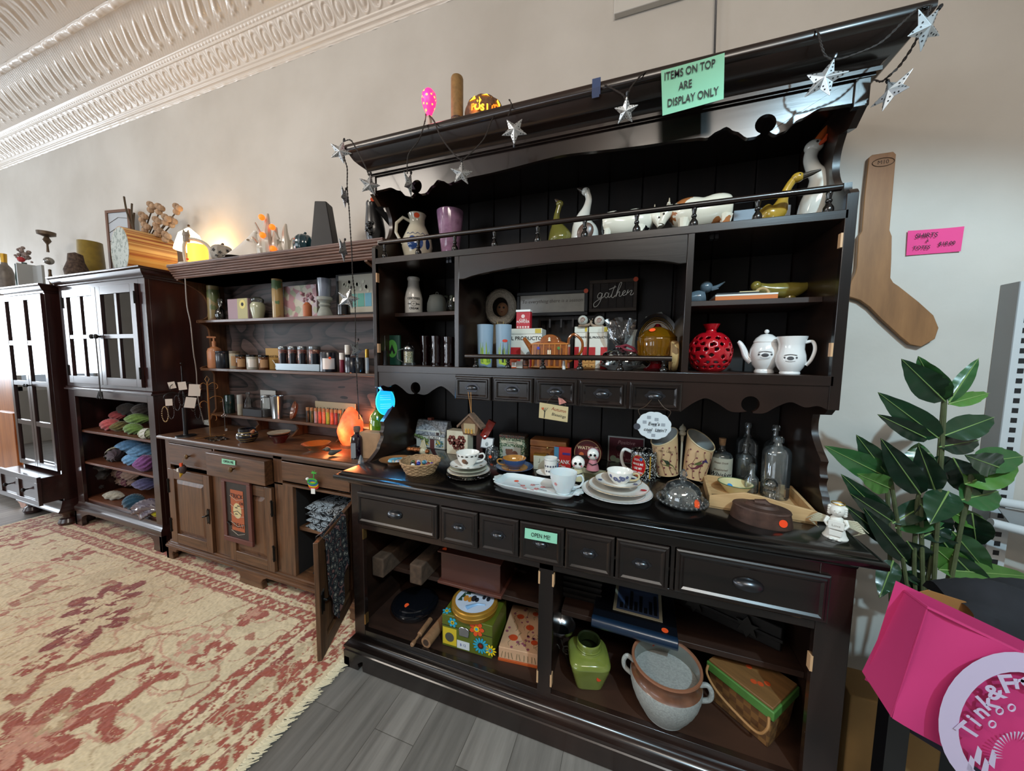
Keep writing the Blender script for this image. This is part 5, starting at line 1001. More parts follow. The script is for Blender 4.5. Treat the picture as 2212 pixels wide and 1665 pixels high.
# jagged plate and oval plate at the back
x0,x1=X(1348,-.06,1.4),X(1436,-.06,1.4);c_=(x0+x1)/2;w=x1-x0;zt=Z(1415,674,-.06)-zD
P=[(-w*.5,0),(w*.5,0),(w*.55,zt*.8),(w*.40,zt),(w*.22,zt*.97),(w*.16,zt*.92),(w*.02,zt*.93),(-w*.02,zt*.82),(-w*.12,zt*.70),(-w*.3,zt*.70),(-w*.48,zt*.72)]
solo(MB().prism(P,-.005,.0,'y').build('serving_board',M('8c8d86',.25,coat=.3),bevel=.002),'grey-green irregular-edged ceramic plate standing behind the cellophane gift','plate',(c_,-.06,zD))
a0,a1=X(1372,-.09,1.4),X(1466,-.09,1.4);w=a1-a0;h=Z(1420,676,-.09)-zD;t=thing('oval_plate','dark oval plate with gold rings and a pale centre behind the candy dish','plate',((a0+a1)/2,-.09,zD),rot=(-.06,0,0))
def oval(m,k0,k1,y0,y1):m.grid(lambda u,v:((w/2)*(k0+(k1-k0)*v)*math.cos(2*PI*u),y0+(y1-y0)*v,h/2+(h/2)*(k0+(k1-k0)*v)*math.sin(2*PI*u)),40,4,True);return m
oval(MB(),.72,1.0,.0,-.010).build('rim',BLK,t);oval(MB(),.02,.74,.0,-.001).build('centre',M('8b8378',.3,noise=.1),t);m=MB()
for k in (.78,.84,.70):m.tube([((w/2)*k*math.cos(a),-.004-.02*(k-.72),h/2+(h/2)*k*math.sin(a)) for a in [2*PI*i/40 for i in range(40)]],.0012,5,True)
m.build('gold_line',GOLD,t)
# amber lidded candy dish on a red foot
amb=glass('d8a830',2.0,.05,'amber_glass',.06,.35,'9a6a10');redg=glass('7a0c14',2.0,.06,'red_glass',.08,.5,'5a0810')
t,r,h=V('candy_dish','ribbed amber glass lidded candy dish with a red knob and red foot','candy dish',(1376,1462,720,800),[(.001,.30),(.45,.32),(.92,.40),(.93,.52),(.96,.62),(1,.84),(.96,.88),(.9,.62),(.4,.4)],amb,z=zD,y=-.26,part='bowl',rt=.1)
hh=Z(1418,700,-.26)-zD;MB().lathe([(.001,0),(r*.62,0),(r*.66,h*.06),(r*.42,h*.12),(r*.30,h*.20),(r*.34,h*.28),(r*.45,h*.33)],n=20).build('foot',redg,t);MB().lathe([(r*.98,h*.86),(r*1.0,h*.90),(r*.70,h*1.06),(r*.34,h*1.14),(r*.2,h*1.17)]).build('lid',amb,t)
MB().lathe([(.001,h*1.14),(r*.22,h*1.16),(r*.15,h*1.22),(r*.20,hh*.95),(r*.10,hh),(.001,hh)]).build('lid_knob',redg,t);m=MB()
for i in range(28):a=2*PI*i/28;m.tube([(r*.93*math.cos(a),r*.93*math.sin(a),h*.42),(r*.99*math.cos(a),r*.99*math.sin(a),h*.80)],.0022,5)
m.build('ribs',amb,t);MB().disc((-r*.25,-r*.72,h*1.07),.011,(-.2,-.7,.6),ry=.008).build('price_sticker',ORG,t)
t=thing('wood_slice','thick log slice with bark edge standing on end beside the right divider','wood slice',(1.262,-.31,zD+.055),0);q=pattern('bark',['6e5230','a58a5a','4a3622'],45,'cells',.8,[0,.4,.75]);m=MB();m.T=Matrix.Rotation(PI/2,4,'Y');m.lathe([(.052,-.010),(.054,0),(.052,.010)],n=30);m.build('bark',q,t);m=MB();m.T=Matrix.Rotation(PI/2,4,'Y');m.lathe([(.050,-.012),(.050,.012)],n=30);m.build('heartwood',M('9a7a4c',.7),t)
# ------------------------------------------------------------------ right bay
bb_=M('5b6a75',.2,coat=.5);c=Vector((X(1510,-.17,1.54),-.17,zU));h=Z(1522,608,-.17)-zU
t=thing('bird_figurine','blue-grey ceramic bird figurine with upturned beak at the left of the right bay','figurine',c,face_cam(c)*.5);m=MB();loft(m,[(-.06,0,h*.3,.008),(-.03,0,h*.30,h*.26),(0,0,h*.32,h*.32),(.02,0,h*.36,h*.22)]);m.build('body',bb_,t);MB().sphere((.022,0,h*.75),h*.25,14).build('head',bb_,t);MB().tube([(.040,0,h*.68),(.060,-.004,h*.76),(.080,-.006,h*.92)],[.008,.006,.002],8).tube([(.040,0,h*.64),(.062,-.004,h*.66)],[.006,.002],8).build('beak',bb_,t)
ob=M('c76a24',.5)
t,w,h,d=BX('book','orange book with white pages lying flat on the right bay shelf','book',(1545,1681,634),-.262,zU,.11,None,pb=None);MB().box(-w/2,w/2,-d/2,d/2,0,h*.72).build('cover',ob,t,True,.001);MB().box(-w/2,w/2,-d/2,d/2,h*.72,h).build('upper_cover',WHT,t,True,.0006)
z2=zU+h;t,w,h,d=BX('notebook','thin black notebook with cream label lying on the orange book','notebook',(1548,1640,630),-.255,z2+.0005,.09,None);MB().box(-w/2,w/2,-d/2,d/2,0,.006).build('cover',M('17181c',.4),t,True,.0005);MB().box(w*.05,w/2,-d/2,d/2,.006,.009).build('cream_pad',M('c9b78a',.6),t)
olv=M('7a6c2e',.2,coat=.5,noise=.12,scale=25);c=Vector((X(1690,-.16,1.55),-.16,zU));h=Z(1662,607,-.16)-zU
t=thing('bird_figurine','olive yellow ceramic bird figurine crouching behind the orange book','figurine',c,.1);m=MB();loft(m,[(.085,0,h*.92,.004),(.070,0,h*.72,h*.18),(.03,0,h*.55,h*.36),(-.02,0,h*.55,h*.34),(-.06,0,h*.66,h*.24),(-.085,0,h*.76,h*.22)]);m.lathe([(.001,0),(.028,0),(.020,h*.25),(.02,h*.4)],(.02,0,0),16);m.build('body',olv,t);MB().sphere((-.085,-.006,h*.78),h*.22,14).build('head',olv,t);MB().tube([(-.075+.020*math.cos(a),-.032,h*.35+.020*math.sin(a)) for a in [2*PI*i/16 for i in range(16)]],.0045,8,True).build('ring',M('b89a6a',.4),t)
# red openwork vase with real cut-outs
c,r,h=rnd(1489,1582,697,798,z=zD,y=-.20);t=thing('vase','round red openwork ceramic vase with petal-shaped cutouts','vase',c,face_cam(c));hb=h*.80;NU,NV=96,48
def rv(u,v):ph=PI*(.12+.80*(1-v));R_=r*math.sin(ph)**.85;return (R_*math.cos(2*PI*u),R_*math.sin(2*PI*u),hb/2+hb/2*math.cos(ph)*1.08)
m=MB();m.grid(rv,NU,NV,True);keep=[];r_=random.Random(8);hs=[]
for j in range(6):
    for i in range(13):hs.append(((i+.5*(j % 2)+r_.uniform(-.15,.15))/13,.22+j*.115+r_.uniform(-.02,.02),r_.uniform(.024,.034),r_.uniform(0,PI)))
for f in m.f:
    k=f[0];u=((k % NU)+.5)/NU;v=((k//NU)+.5)/NV;ok=True
    for a,b_,s,th in hs:
        du=(u-a+.5) % 1-.5;dv=(v-b_)*.62;x=du*math.cos(th)+dv*math.sin(th);y=-du*math.sin(th)+dv*math.cos(th)
        if abs(x)/s+abs(y)/(s*.75)<1:ok=False;break
    if ok:keep.append(f)
m.f=keep;m.m=[0]*len(keep);rg=M('b5121f',.14,coat=.7);o=m.build('openwork_body',rg,t);so=o.modifiers.new('thick','SOLIDIFY');so.thickness=-.004;sb=o.modifiers.new('smooth','SMOOTH');sb.iterations=2;sb.factor=.4
MB().lathe([(r*.36,hb*.97),(r*.26,h*.84),(r*.24,h*.87),(r*.36,h*.96),(r*.42,h),(r*.38,h),(r*.2,h*.87)]).build('neck',rg,t);MB().lathe([(.001,0),(r*.5,0),(r*.55,hb*.06),(r*.4,hb*.08),(.001,hb*.08)]).build('foot',rg,t)
crest=M('3c3c40',.5)
def crest_(t,rf,z_,r,s=1):
    blob(t,rf,0,z_,.22*s,.006,crest,'crest'); 
    for a in (-.38,.38):blob(t,rf,a*s,z_+.002,.07,.0035,crest,'crest_scroll',10)
    text('THE ROYAL COLLECTION',.0045,crest,t,(0,0,z_+.011),name='lettering',wrap=rf(z_+.01)+.0006) if False else None
    m=MB();m.tube([((rf(z_)+.0012)*math.sin(a),-(rf(z_)+.0012)*math.cos(a),z_+.0105+.002*math.cos(a*5)) for a in [-.4*s+.1*s*i for i in range(9)]],.0009,5);m.tube([((rf(z_)+.0012)*math.sin(a),-(rf(z_)+.0012)*math.cos(a),z_-.0085-.002*math.cos(a*5)) for a in [-.3*s+.1*s*i for i in range(7)]],.0006,5);m.build('crest_line',crest,t)
iw=M('e4e3e1',.12,coat=.7)
tp=[(.001,0),(.62,0),(.64,.04),(.56,.10),(.80,.22),(1,.45),(.96,.62),(.80,.76),(.74,.80),(.001,.80)]
t,r,h=V('teapot','white china teapot with dark crest and an orange sticker on its lid','teapot',(1618,1690,722,803),tp,iw,z=zD,y=-.22,part='body',n=36);rf=rfun(tp[:8],r,h);crest_(t,rf,h*.46,r)
MB().lathe([(r*.78,h*.78),(r*.80,h*.81),(r*.66,h*.90),(r*.36,h*.99),(r*.1,h*1.01)]).build('lid',iw,t);MB().sphere((0,0,h*1.07),r*.16,12).build('lid_knob',iw,t);blob(t,lambda z_:r*.74-(z_-h*.82)*1.1,-.2,h*.87,.28,h*.055,ORG,'price_sticker')
MB().tube(smoothp([(-r*.80,0,h*.30),(-r*1.15,0,h*.42),(-r*1.40,0,h*.64),(-r*1.62,0,h*.78),(-r*1.75,0,h*.82)],5),[r*.30-(r*.18)*i/20 for i in range(21)],12).build('spout',iw,t);MB().tube(smoothp([(r*.9,0,h*.66),(r*1.4,0,h*.66),(r*1.4,0,h*.3),(r*.9,0,h*.25)],5),.004,8).build('handle',iw,t)
pp=[(.001,0),(.66,0),(.68,.04),(.64,.07),(.84,.18),(1,.34),(.96,.50),(.84,.66),(.84,.80),(.98,.96),(1,1),(.96,1),(.8,.8)]
t,r,h=V('pitcher','white china milk pitcher with dark crest standing in front of the teapot','pitcher',(1674,1744,727,808),pp,iw,z=zD,y=-.28,part='body',n=36);rf=rfun(pp[:11],r,h);crest_(t,rf,h*.42,r)
MB().tube(smoothp([(r*.82,0,h*.84),(r*1.25,0,h*.86),(r*1.42,0,h*.66),(r*1.25,0,h*.40),(r*.96,0,h*.24)],6),.0050,10).build('handle',iw,t)
# ------------------------------------------------------------------ hutch countertop
CUPP=[(.001,.03),(.42,.03),(.44,0),(.50,0),(.50,.06),(.62,.16),(.82,.42),(.94,.72),(1,1),(.97,1),(.90,.72),(.76,.42),(.5,.2),(.001,.16)]
SAUP=[(.001,0),(.52,0),(.55,.12),(.72,.35),(1,.95),(.99,1),(.70,.48),(.45,.22),(.001,.2)]
def cup(name,label,cat,px,z,mat,inner=None,hside=1,hr=.0035,y=None,prof=CUPP,group=None,hm=None):
    t,r,h=V(name,label,cat,px,prof,mat,z=z,y=y,part='bowl',n=36,group=group)
    MB().tube(smoothp([(hside*r*.90,0,h*.80),(hside*r*1.28,0,h*.86),(hside*r*1.42,0,h*.62),(hside*r*1.2,0,h*.36),(hside*r*.72,0,h*.28)],5),hr,8).build('handle',hm or mat,t)
    if inner:MB().lathe(sc([(.968,.995),(.895,.72),(.755,.42),(.5,.205),(.001,.165)],r,h),n=36,cap=False).build('lining',inner,t)
    return t,r,h
def plate(name,label,px,z,mat,y=None,c=None,r=None,h=.014,cat='plate',lines=(),group=None,prof=SAUP,rim=None):
    if c is None:c,r,_=rnd(*px,z=z,y=y)
    t=thing(name,label,cat,c,face_cam(c),group);MB().lathe(sc(prof,r,h),n=48).build('dish',mat,t)
    for k,q,mt in lines:
        m=MB();m.tube([(r*k*math.cos(a),r*k*math.sin(a),h*q+.0004) for a in [2*PI*i/40 for i in range(40)]],.0009,5,True);m.build('painted_rim',mt,t)
    return t,r,c
def petals(t,x,y,z,s,mat,n=5,name='painted_flower',ctr=None):
    m=MB();[m.disc((x+s*.6*math.cos(2*PI*i/n),y+s*.6*math.sin(2*PI*i/n),z),s*.42,(0,0,1),.0004,8) for i in range(n)];m.build(name,mat,t)
def wallpetals(t,rf,a,z_,s,mat,n=5,name='painted_flower'):
    m=MB()
    for i in range(n):
        th=2*PI*i/n;zz=z_+s*.6*math.sin(th);aa=a+s*.6*math.cos(th)/rf(zz);R_=rf(zz);m.disc((R_*math.sin(aa),-R_*math.cos(aa),zz),s*.42,(math.sin(aa),-math.cos(aa),0),.0006,8)
    m.build(name,mat,t)
# oval wooden dish with a painted blue stone
c,r,h=rnd(818,892,973,1012,z=zC);t=thing('oval_dish','shallow tan oval wooden dish at the left end of the hutch top','dish',c,face_cam(c));MB().lathe([(.001,0),(r*.5,0),(r*.55,.006),(r*.95,.018),(r,.022),(r*.96,.022),(r*.6,.010),(.001,.008)],n=36,sy=.8).build('dish',M('8a5c34',.3,noise=.2,coat=.4),t)
m=MB();m.lathe([(.001,.0),(r*.50,.001),(r*.54,.006),(r*.48,.013),(.001,.015)],(0,0,0),n=30,sy=.72);solo(m.build('painted_stone',pattern('agate_top',['6fb0c2','4f7f92','b9a58a','5d5570'],22,'noise',.3,[0,.46,.53,.6],.4)),'blue and grey painted stone lying in the oval dish','stone',(c.x+.004,c.y,zC+.0085),face_cam(c))
# basket of marbles
c,r,h=rnd(863,952,975,1033,z=zC);h=.050;t=thing('basket','small round woven wicker basket filled with marbles','basket',c,face_cam(c));m=MB()
wk=pattern('wicker',['8c6a48','b08d66','6b4c31'],260,'noise',.75,[0,.45,.6])
for k in range(7):
    rr=r*(.70+.045*k);zz=.004+k*.0072;m.tube([(rr*(1+.02*math.sin(a*15+k*PI))*math.cos(a),rr*(1+.02*math.sin(a*15+k*PI))*math.sin(a),zz+.001*math.sin(a*15)) for a in [2*PI*i/90 for i in range(90)]],.0042,6,True)
m.lathe([(.001,.001),(r*.70,.001),(r*.92,.046),(r*.90,.046),(r*.66,.005),(.001,.004)],n=30);m.build('woven_body',wk,t)
r_=random.Random(11);mc=['1c2f8a','d8b23a','e6e4df','8a1f28','10131c','3a7a90','b7aeb8','6d2a1e','c43a2a','2f5f3a','dcd6c8','5a4a8a','88a8c8','a89a5a','d08a9a','4a5a30']
sph=MB().sphere((0,0,0),.0088,14,k=10);mk=[(.0,-.20),(.30,-.35),(-.3,-.35),(.52,-.05),(-.52,-.1),(.15,.15),(-.2,.1),(.4,.25),(-.45,.35),(.1,-.55),(-.12,-.6),(.6,.3),(0,.5),(.33,.55),(.70,.05),(-.68,.2)]
for i,(a,b_) in enumerate(mk):
    o=solo(sph.build('marble',M(mc[i],.08,coat=.6,noise=.3,scale=120)),['deep blue','amber yellow','white','dark red','black','teal','lilac grey','brown','orange red','green','cream','violet','pale blue','khaki','pink','olive'][i]+' glass marble in the wicker basket','marble',(c.x+r*.82*a,c.y+r*.82*b_,zC+.030+(.007 if i in (0,5,6) else 0)),0,'marbles in the wicker basket')
t=thing('shell_figurine','cluster of gold, red and pearly shells behind the marble basket','ornament',at(893,985,z=zC)+Vector((0,.05,0)),.0);m=MB();r_=random.Random(3)
for i in range(7):m.sphere((-.055+.017*i,r_.uniform(-.01,.01),.018),.013,10,1.2,1,.8)
m.build('beads',M('a8643a',.15,.5,noise=.5,scale=60),t);m=MB();[m.prism([(.0,.03),(.012+.006*i,.06+.008*i),(.02+.008*i,.03)],.002*i,.002*i+.002,'y') for i in range(3)];m.sphere((.03,-.01,.018),.02,12);m.build('pearly_shell',M('b5ab8e',.25,coat=.5),t)
# cottage teapot
x0,x1=X(902,-.13,.9),X(966,-.13,.9);w=x1-x0;h=Z(925,905,-.13)-zC;t=thing('teapot','ceramic cottage teapot with grey shingle roof and florist shop front','teapot',((x0+x1)/2,-.11,zC),-.05)
rfm=pattern('shingles',['6d737a','8e959c','555a61'],150,'cells',.4,[0,.4,.8]);MB().box(-w/2,w/2,-.035,.035,0,h*.62).build('walls',M('b9bdb8',.3),t,True,.003)
MB().prism([(-.042,h*.45),(.042,h*.45),(.014,h*.95),(-.014,h*.95)],-w*.52,w*.52,'x').build('roof',rfm,t,True,.002);MB().box(-w*.18,-w*.05,-.012,.012,h*.93,h*1.03).build('chimney',M('8a4a3c',.6),t)
MB().prism([(w*.22,h*.50),(w*.38,h*.50),(w*.38,h*.60),(w*.30,h*.68),(w*.22,h*.60)],-.046,-.02,'y').build('dormer',M('b9bdb8',.3),t);MB().box(w*.25,w*.35,-.0475,-.046,h*.51,h*.60).build('dormer_window',M('3a2a2a',.4),t)
MB().box(-w*.05,w*.36,-.043,-.036,h*.34,h*.44).build('sign_board',WHT,t,True,.003);text('FLORIST',w*.10,INK,t,(w*.155,-.0436,h*.385),name='lettering',bold=.0003)
for a,b_ in ((-w*.30,-w*.06),(w*.20,w*.44)):MB().box(a,b_,-.038,-.035,h*.08,h*.30).build('shop_window',pattern('window_flowers',['50707a','c4a83a','3d5a2f','a8b9c2'],140,'cells',.3,[0,.25,.5,.75]),t)
MB().box(w*.0,w*.14,-.038,-.035,0,h*.32).build('shop_door',M('5a3030',.4),t);m=MB();[m.sphere((-w*.5+w*.1*i,-.035,h*.42-h*.04*i),.010,8) for i in range(5)];m.build('ivy',M('5d7040',.6,noise=.4,scale=200),t)
MB().tube(smoothp([(-w*.48,0,h*.15),(-w*.72,0,h*.35),(-w*.80,0,h*.58),(-w*.98,0,h*.74)],5),[.012-.0004*i for i in range(16)],10).build('spout',M('b9bdb8',.2,coat=.5),t);MB().tube(smoothp([(w*.5,0,h*.6),(w*.74,0,h*.68),(w*.80,0,h*.4),(w*.5,0,h*.2)],5),.006,8).build('handle',M('b9bdb8',.2,coat=.5),t)
# rose box
t,w,h,d=BX('box','cream square box printed with brown roses beside the cottage teapot','box',(965,1010,931),None,zC,.06,M('c9bfa6',.5),pb=982);rm=M('6e3428',.5);dy=-d/2-.0004;m=MB()
for (x,z,s) in ((-.24,.60,.22),(.20,.62,.22),(-.05,.38,.18),(.22,.36,.14)):
    for i in range(6):m.disc((w*x+w*s*.6*math.cos(i*1.05),dy,h*z+h*s*.6*math.sin(i*1.05)),w*s*.42)
m.build('printed_roses',rm,t);m=MB();m.tube([(-w*.1,dy,h*.32),(w*.02,dy,h*.05)],.0012,5).tube([(w*.12,dy,h*.30),(w*.0,dy,h*.12)],.0012,5);m.build('printed_stems',M('5a4a34',.5),t)
# red angular glass piece and white frame
yb_=at(1052,985,z=zC).y;c=Vector((X(1050,yb_,.9),yb_,zC));t=thing('glass_ornament','red faceted glass ornament standing above a small white picture frame','ornament',c,face_cam(c)*.4);h=Z(1050,903,yb_)-zC
MB().box(-.045,-.015,-.01,.02,0,h*.62).build('dark_stand',M('3a1f1c',.4),t);m=MB();m.T=Matrix.Translation((.01,0,h*.72)) @ Matrix.Rotation(.5,4,'Y');m.box(-.018,.018,-.012,.012,-h*.24,h*.24);m.T=None;m.sphere((-.004,-.01,h*.52),.013,8);m.build('red_glass',glass('d8301f',1.8,.1,'red_crystal',.1,.6,'a8200f'),t,False)
t=thing('picture_frame','small white photo frame tilted back behind the cup stack','picture frame',c+Vector((.012,-.035,0)),-.1,rot=(-.25,0,-.1));MB().box(-.034,.034,-.002,.002,.045,.098).build('frame',pew,t,True,.001);MB().box(-.029,.029,-.003,-.002,.050,.093).build('mount',M('c9cccb',.4),t);MB().sphere((0,-.004,.066),.008,8,1,.3,1.2).build('picture_figure',M('8f9595',.4),t);MB().box(-.004,.004,.002,.006,0,.06).build('stand',BLK,t)
# jar with glass lid
t,r,h=V('jar','small ribbed clear glass jar with knobbed lid and orange sticker','jar',(1050,1078,957,996),[(.001,0),(.9,0),(1,.1),(1,.55),(.85,.66),(.86,.70),(.8,.72),(.8,.6)],CLR,z=zC,part='body');MB().lathe([(r*.88,h*.72),(r*.84,h*.82),(r*.3,h*.9),(r*.22,h*.97),(.001,h)]).build('lid',CLR,t);MB().disc((-r*.35,-r*.95,h*.3),.007,(-.3,-1,0)).build('price_sticker',ORG,t)
# stacked plates with hunting-scene cup
c,r,h=rnd(964,1060,1005,1044,z=zC);gl=glass('8a7c70',2.5,.08,'smoky_glass',.15,.2,'4a4038')
t,r,c=plate('cut_glass_plate','scalloped smoky cut-glass plate at the bottom of the teacup stack',None,zC,gl,c=c,r=r,h=.012);m=MB();[m.tube([(r*.6*math.cos(a),r*.6*math.sin(a),.006),(r*math.cos(a),r*math.sin(a),.012)],.0018,5) for a in [2*PI*i/30 for i in range(30)]];m.build('cut_ribs',gl,t)
c2=c+Vector((0,0,.0145));plate('plate','white plate with thin gold rim on the cut-glass plate',None,zC,WHT,c=c2,r=r*.97,h=.012,lines=((.985,.95,GOLD),));c3=c+Vector((0,0,.0275));plate('saucer','pale green edged saucer, third up in the teacup stack',None,zC,M('c9cbb6',.2,coat=.5),c=c3,r=r*.86,h=.009,cat='saucer')
c4=c+Vector((0,0,.0375));t,r4,_=plate('saucer','white saucer with brown leaf prints directly under the hunting cup',None,zC,WHT,c=c4,r=r*.84,h=.014,cat='saucer',lines=((.985,.97,M('7d7f7c',.3)),));[petals(t,r4*.75*math.cos(a),r4*.75*math.sin(a),.010,.006,M('5c4a34',.5)) for a in (-2.6,-1.6,-.5,.6)]
zc=zC+.0375+.0035;t,r5,h5=cup('teacup','white teacup with brown animal print on top of the plate stack','teacup',(985,1036,970,1015),zc,WHT,y=c.y);rf=rfun(CUPP[4:9],r5,h5);[blob(t,rf,a,h5*.86,.13,h5*.055,M('3d3a34',.5)) for a in (-.9,-.5,-.1,.35,.75)];blob(t,rf,-.35,h5*.48,.26,h5*.20,M('7a5238',.5));blob(t,rf,-.15,h5*.38,.18,h5*.14,M('4a3426',.5))
# green dog tin
t,w,h,d=BX('tea_tin','square green patterned tin with a picture of dogs, hinged dark lid','tin',(1079,1133,942),None,zC,.07,pattern('ivy_print',['24382a','4f6a50','a9ab94'],170,'voronoi',.4,[0,.35,.6]),pb=990);dy=-d/2-.0005
MB().box(-w/2-.002,w/2+.002,-d/2-.002,d/2+.002,h*.90,h*1.04).build('lid',pattern('lid_print',['1e1f1c','4a5246','6a2f2a'],160,'voronoi',.4,[0,.4,.62]),t,True,.003);front_box(t,'title_band',M('b8b49c',.5),-w*.42,w*.42,h*.66,h*.78,dy);text('Irish Breakfast Tea',h*.085,INK,t,(0,dy-.002,h*.72),name='lettering',shear=.2,sx=.8)
front_box(t,'picture_panel',M('a8aaa0',.5),-w*.36,w*.36,h*.06,h*.52,dy);MB().disc((-w*.1,dy-.0018,h*.26),w*.14).disc((w*.12,dy-.0022,h*.22),w*.12).disc((-w*.2,dy-.002,h*.36),w*.05).disc((0,dy-.002,h*.38),w*.05).build('printed_dogs',M('6b4636',.5),t)
# cigar box, clock, red packet
t,w,h,d=BX('cigar_box','wooden cigar box with brass clasp and dark oval brand','cigar box',(1145,1222,952),None,zC,.085,None,pb=1002);wd=wood('cigar_wood','5a3015','9a5f2c',None,'x',.4,40);MB().box(-w/2,w/2,-d/2,d/2,0,h*.70).build('body',wd,t,True,.003);MB().box(-w/2-.001,w/2+.001,-d/2-.001,d/2,h*.71,h).build('lid',wd,t,True,.004)
dy=-d/2-.0015;MB().lathe([(.006,0),(.003,.003)],(0,dy,h*.66),10).sphere((0,dy-.001,h*.70),.005,8).build('clasp',brass,t);MB().disc((-w*.08,dy,h*.40),w*.14,ry=h*.08).build('brand_oval',M('33190e',.6),t);text('CIGARS',h*.10,M('8a5a34',.5),t,(-w*.08,dy-.001,h*.40),name='lettering')
t,w,h,d=BX('mint_packet','tall red, blue and white printed packet leaning on the cigar box','packet',(1197,1233,966),None,zC,.014,M('a8231f',.4),pb=1012);dy=-d/2-.0003;front_box(t,'blue_strip',M('3a6e8a',.4),-w/2,-w*.22,0,h,dy);front_box(t,'purple_flash',M('3c2a6a',.4),w*.0,w*.46,h*.66,h*.76,dy);text('RANK',w*.34,WHT,t,(w*.08,dy-.002,h*.32),name='lettering',sx=.8);text('Filters',w*.14,WHT,t,(w*.02,dy-.002,h*.12),name='lettering')
t,w,h,d=BX('clock','small cream square alarm clock with a brass top edge','clock',(1152,1178,982),None,zC,.03,M('b5b09c',.35),pb=1014,rz=.1);MB().box(-w/2,w/2,-d/2-.001,d/2,h*.94,h*1.02).build('brass_edge',GOLD,t);MB().box(-w*.42,w*.42,-d/2-.001,-d/2,h*.1,h*.88).build('dial',M('a9a795',.4),t);m=MB();m.box(-.0005,.0005,-d/2-.002,-d/2-.001,h*.5,h*.75).box(-.007,0,-d/2-.002,-d/2-.001,h*.49,h*.51);m.build('hands',INK,t)
# amber lustre cup on a blue saucer
c,r,h=rnd(1070,1153,1003,1026,z=zC);blu2=M('3c527c',.15,coat=.7);t,r,c=plate('saucer','blue lustre saucer with orange centre under the amber cup',None,zC,blu2,c=c,r=r*.98,h=.013,cat='saucer');MB().lathe([(r*.70,.0066),(r*.45,.0034),(.001,.0030)],n=36,cap=False).build('orange_centre',M('b5793a',.2,coat=.5),t)
lust=M('c58a42',.12,.2,coat=.7);cup('teacup','wide teacup, amber lustre inside and blue outside','teacup',(1085,1137,982,1020),zC+.0035,blu2,lust,-1,.003,y=c.y,hm=lust)
# blue sprig demitasse
c,r,h=rnd(1158,1203,1015,1032,z=zC);plate('saucer','small white saucer with black sprigs under the tall sprigged cup',None,zC,WHT,c=c,r=r,h=.010,cat='saucer');pf3=[(.001,0),(.8,0),(.86,.05),(.95,.5),(1,1),(.96,1),(.9,.1),(.001,.08)]
t,r,h=V('coffee_cup','small straight white cup printed with blue-black flower sprigs','cup',(1175,1204,984,1028),pf3,WHT,z=zC+.003,y=c.y,part='body',n=32);rf=rfun(pf3[:5],r,h);r_=random.Random(2)
for i in range(9):wallpetals(t,rf,-.9+.22*i,h*(.25 if i % 2 else .55),.0042,M('3b4058',.5),5)
for i in range(11):blob(t,rf,-1.2+.22*i,h*.90,.06,h*.02,M('3b4058',.5),'border_dot',6)
MB().tube([(r*.9,0,h*.8),(r*1.5,0,h*.7),(r*1.5,0,h*.4),(r*.9,0,h*.3)],.002,6).build('handle',GOLD,t)
# round tin
yb_=at(1270,1008,z=zC).y+.01;c=Vector((X(1270,yb_,.9),yb_,zC));R_=(Z(1270,948,yb_)-zC)/2;t=thing('round_tin','round dark red tin with cream lettering standing on its edge behind the skull figurines','tin',(c.x,c.y,zC+R_),0,rot=(-.10,0,.03));m=MB();m.T=Matrix.Rotation(PI/2,4,'X');m.lathe([(.001,-.022),(R_,-.022),(R_,.018),(R_*.96,.022),(.001,.022)],n=40);m.build('body',pattern('tin_print',['2a1410','5a1f1c','3a1a14'],90,'voronoi',.35,[0,.3,.6]),t)
MB().disc((0,-.0225,0),R_*.90,n=40).build('front',M('4a1519',.35),t);MB().disc((0,-.0235,0),R_*.66,n=40).build('inner_disc',M('5e1c1e',.35),t);MB().tube([(R_*.92*math.cos(a),-.024,R_*.92*math.sin(a)) for a in [2*PI*i/40 for i in range(40)]],.0012,5,True).build('gold_ring',M('a58a60',.5),t)
text('WATKINS',R_*.32,M('d6c19a',.5),t,(0,-.0246,R_*.38),name='lettering',bold=.0004);MB().disc((-R_*.42,-.0245,-R_*.1),.010).build('orange_spot',M('b5592a',.5),t);front_box(t,'banner',M('2a1512',.4),-R_*.6,R_*.6,-R_*.4,-R_*.15,-.0243)
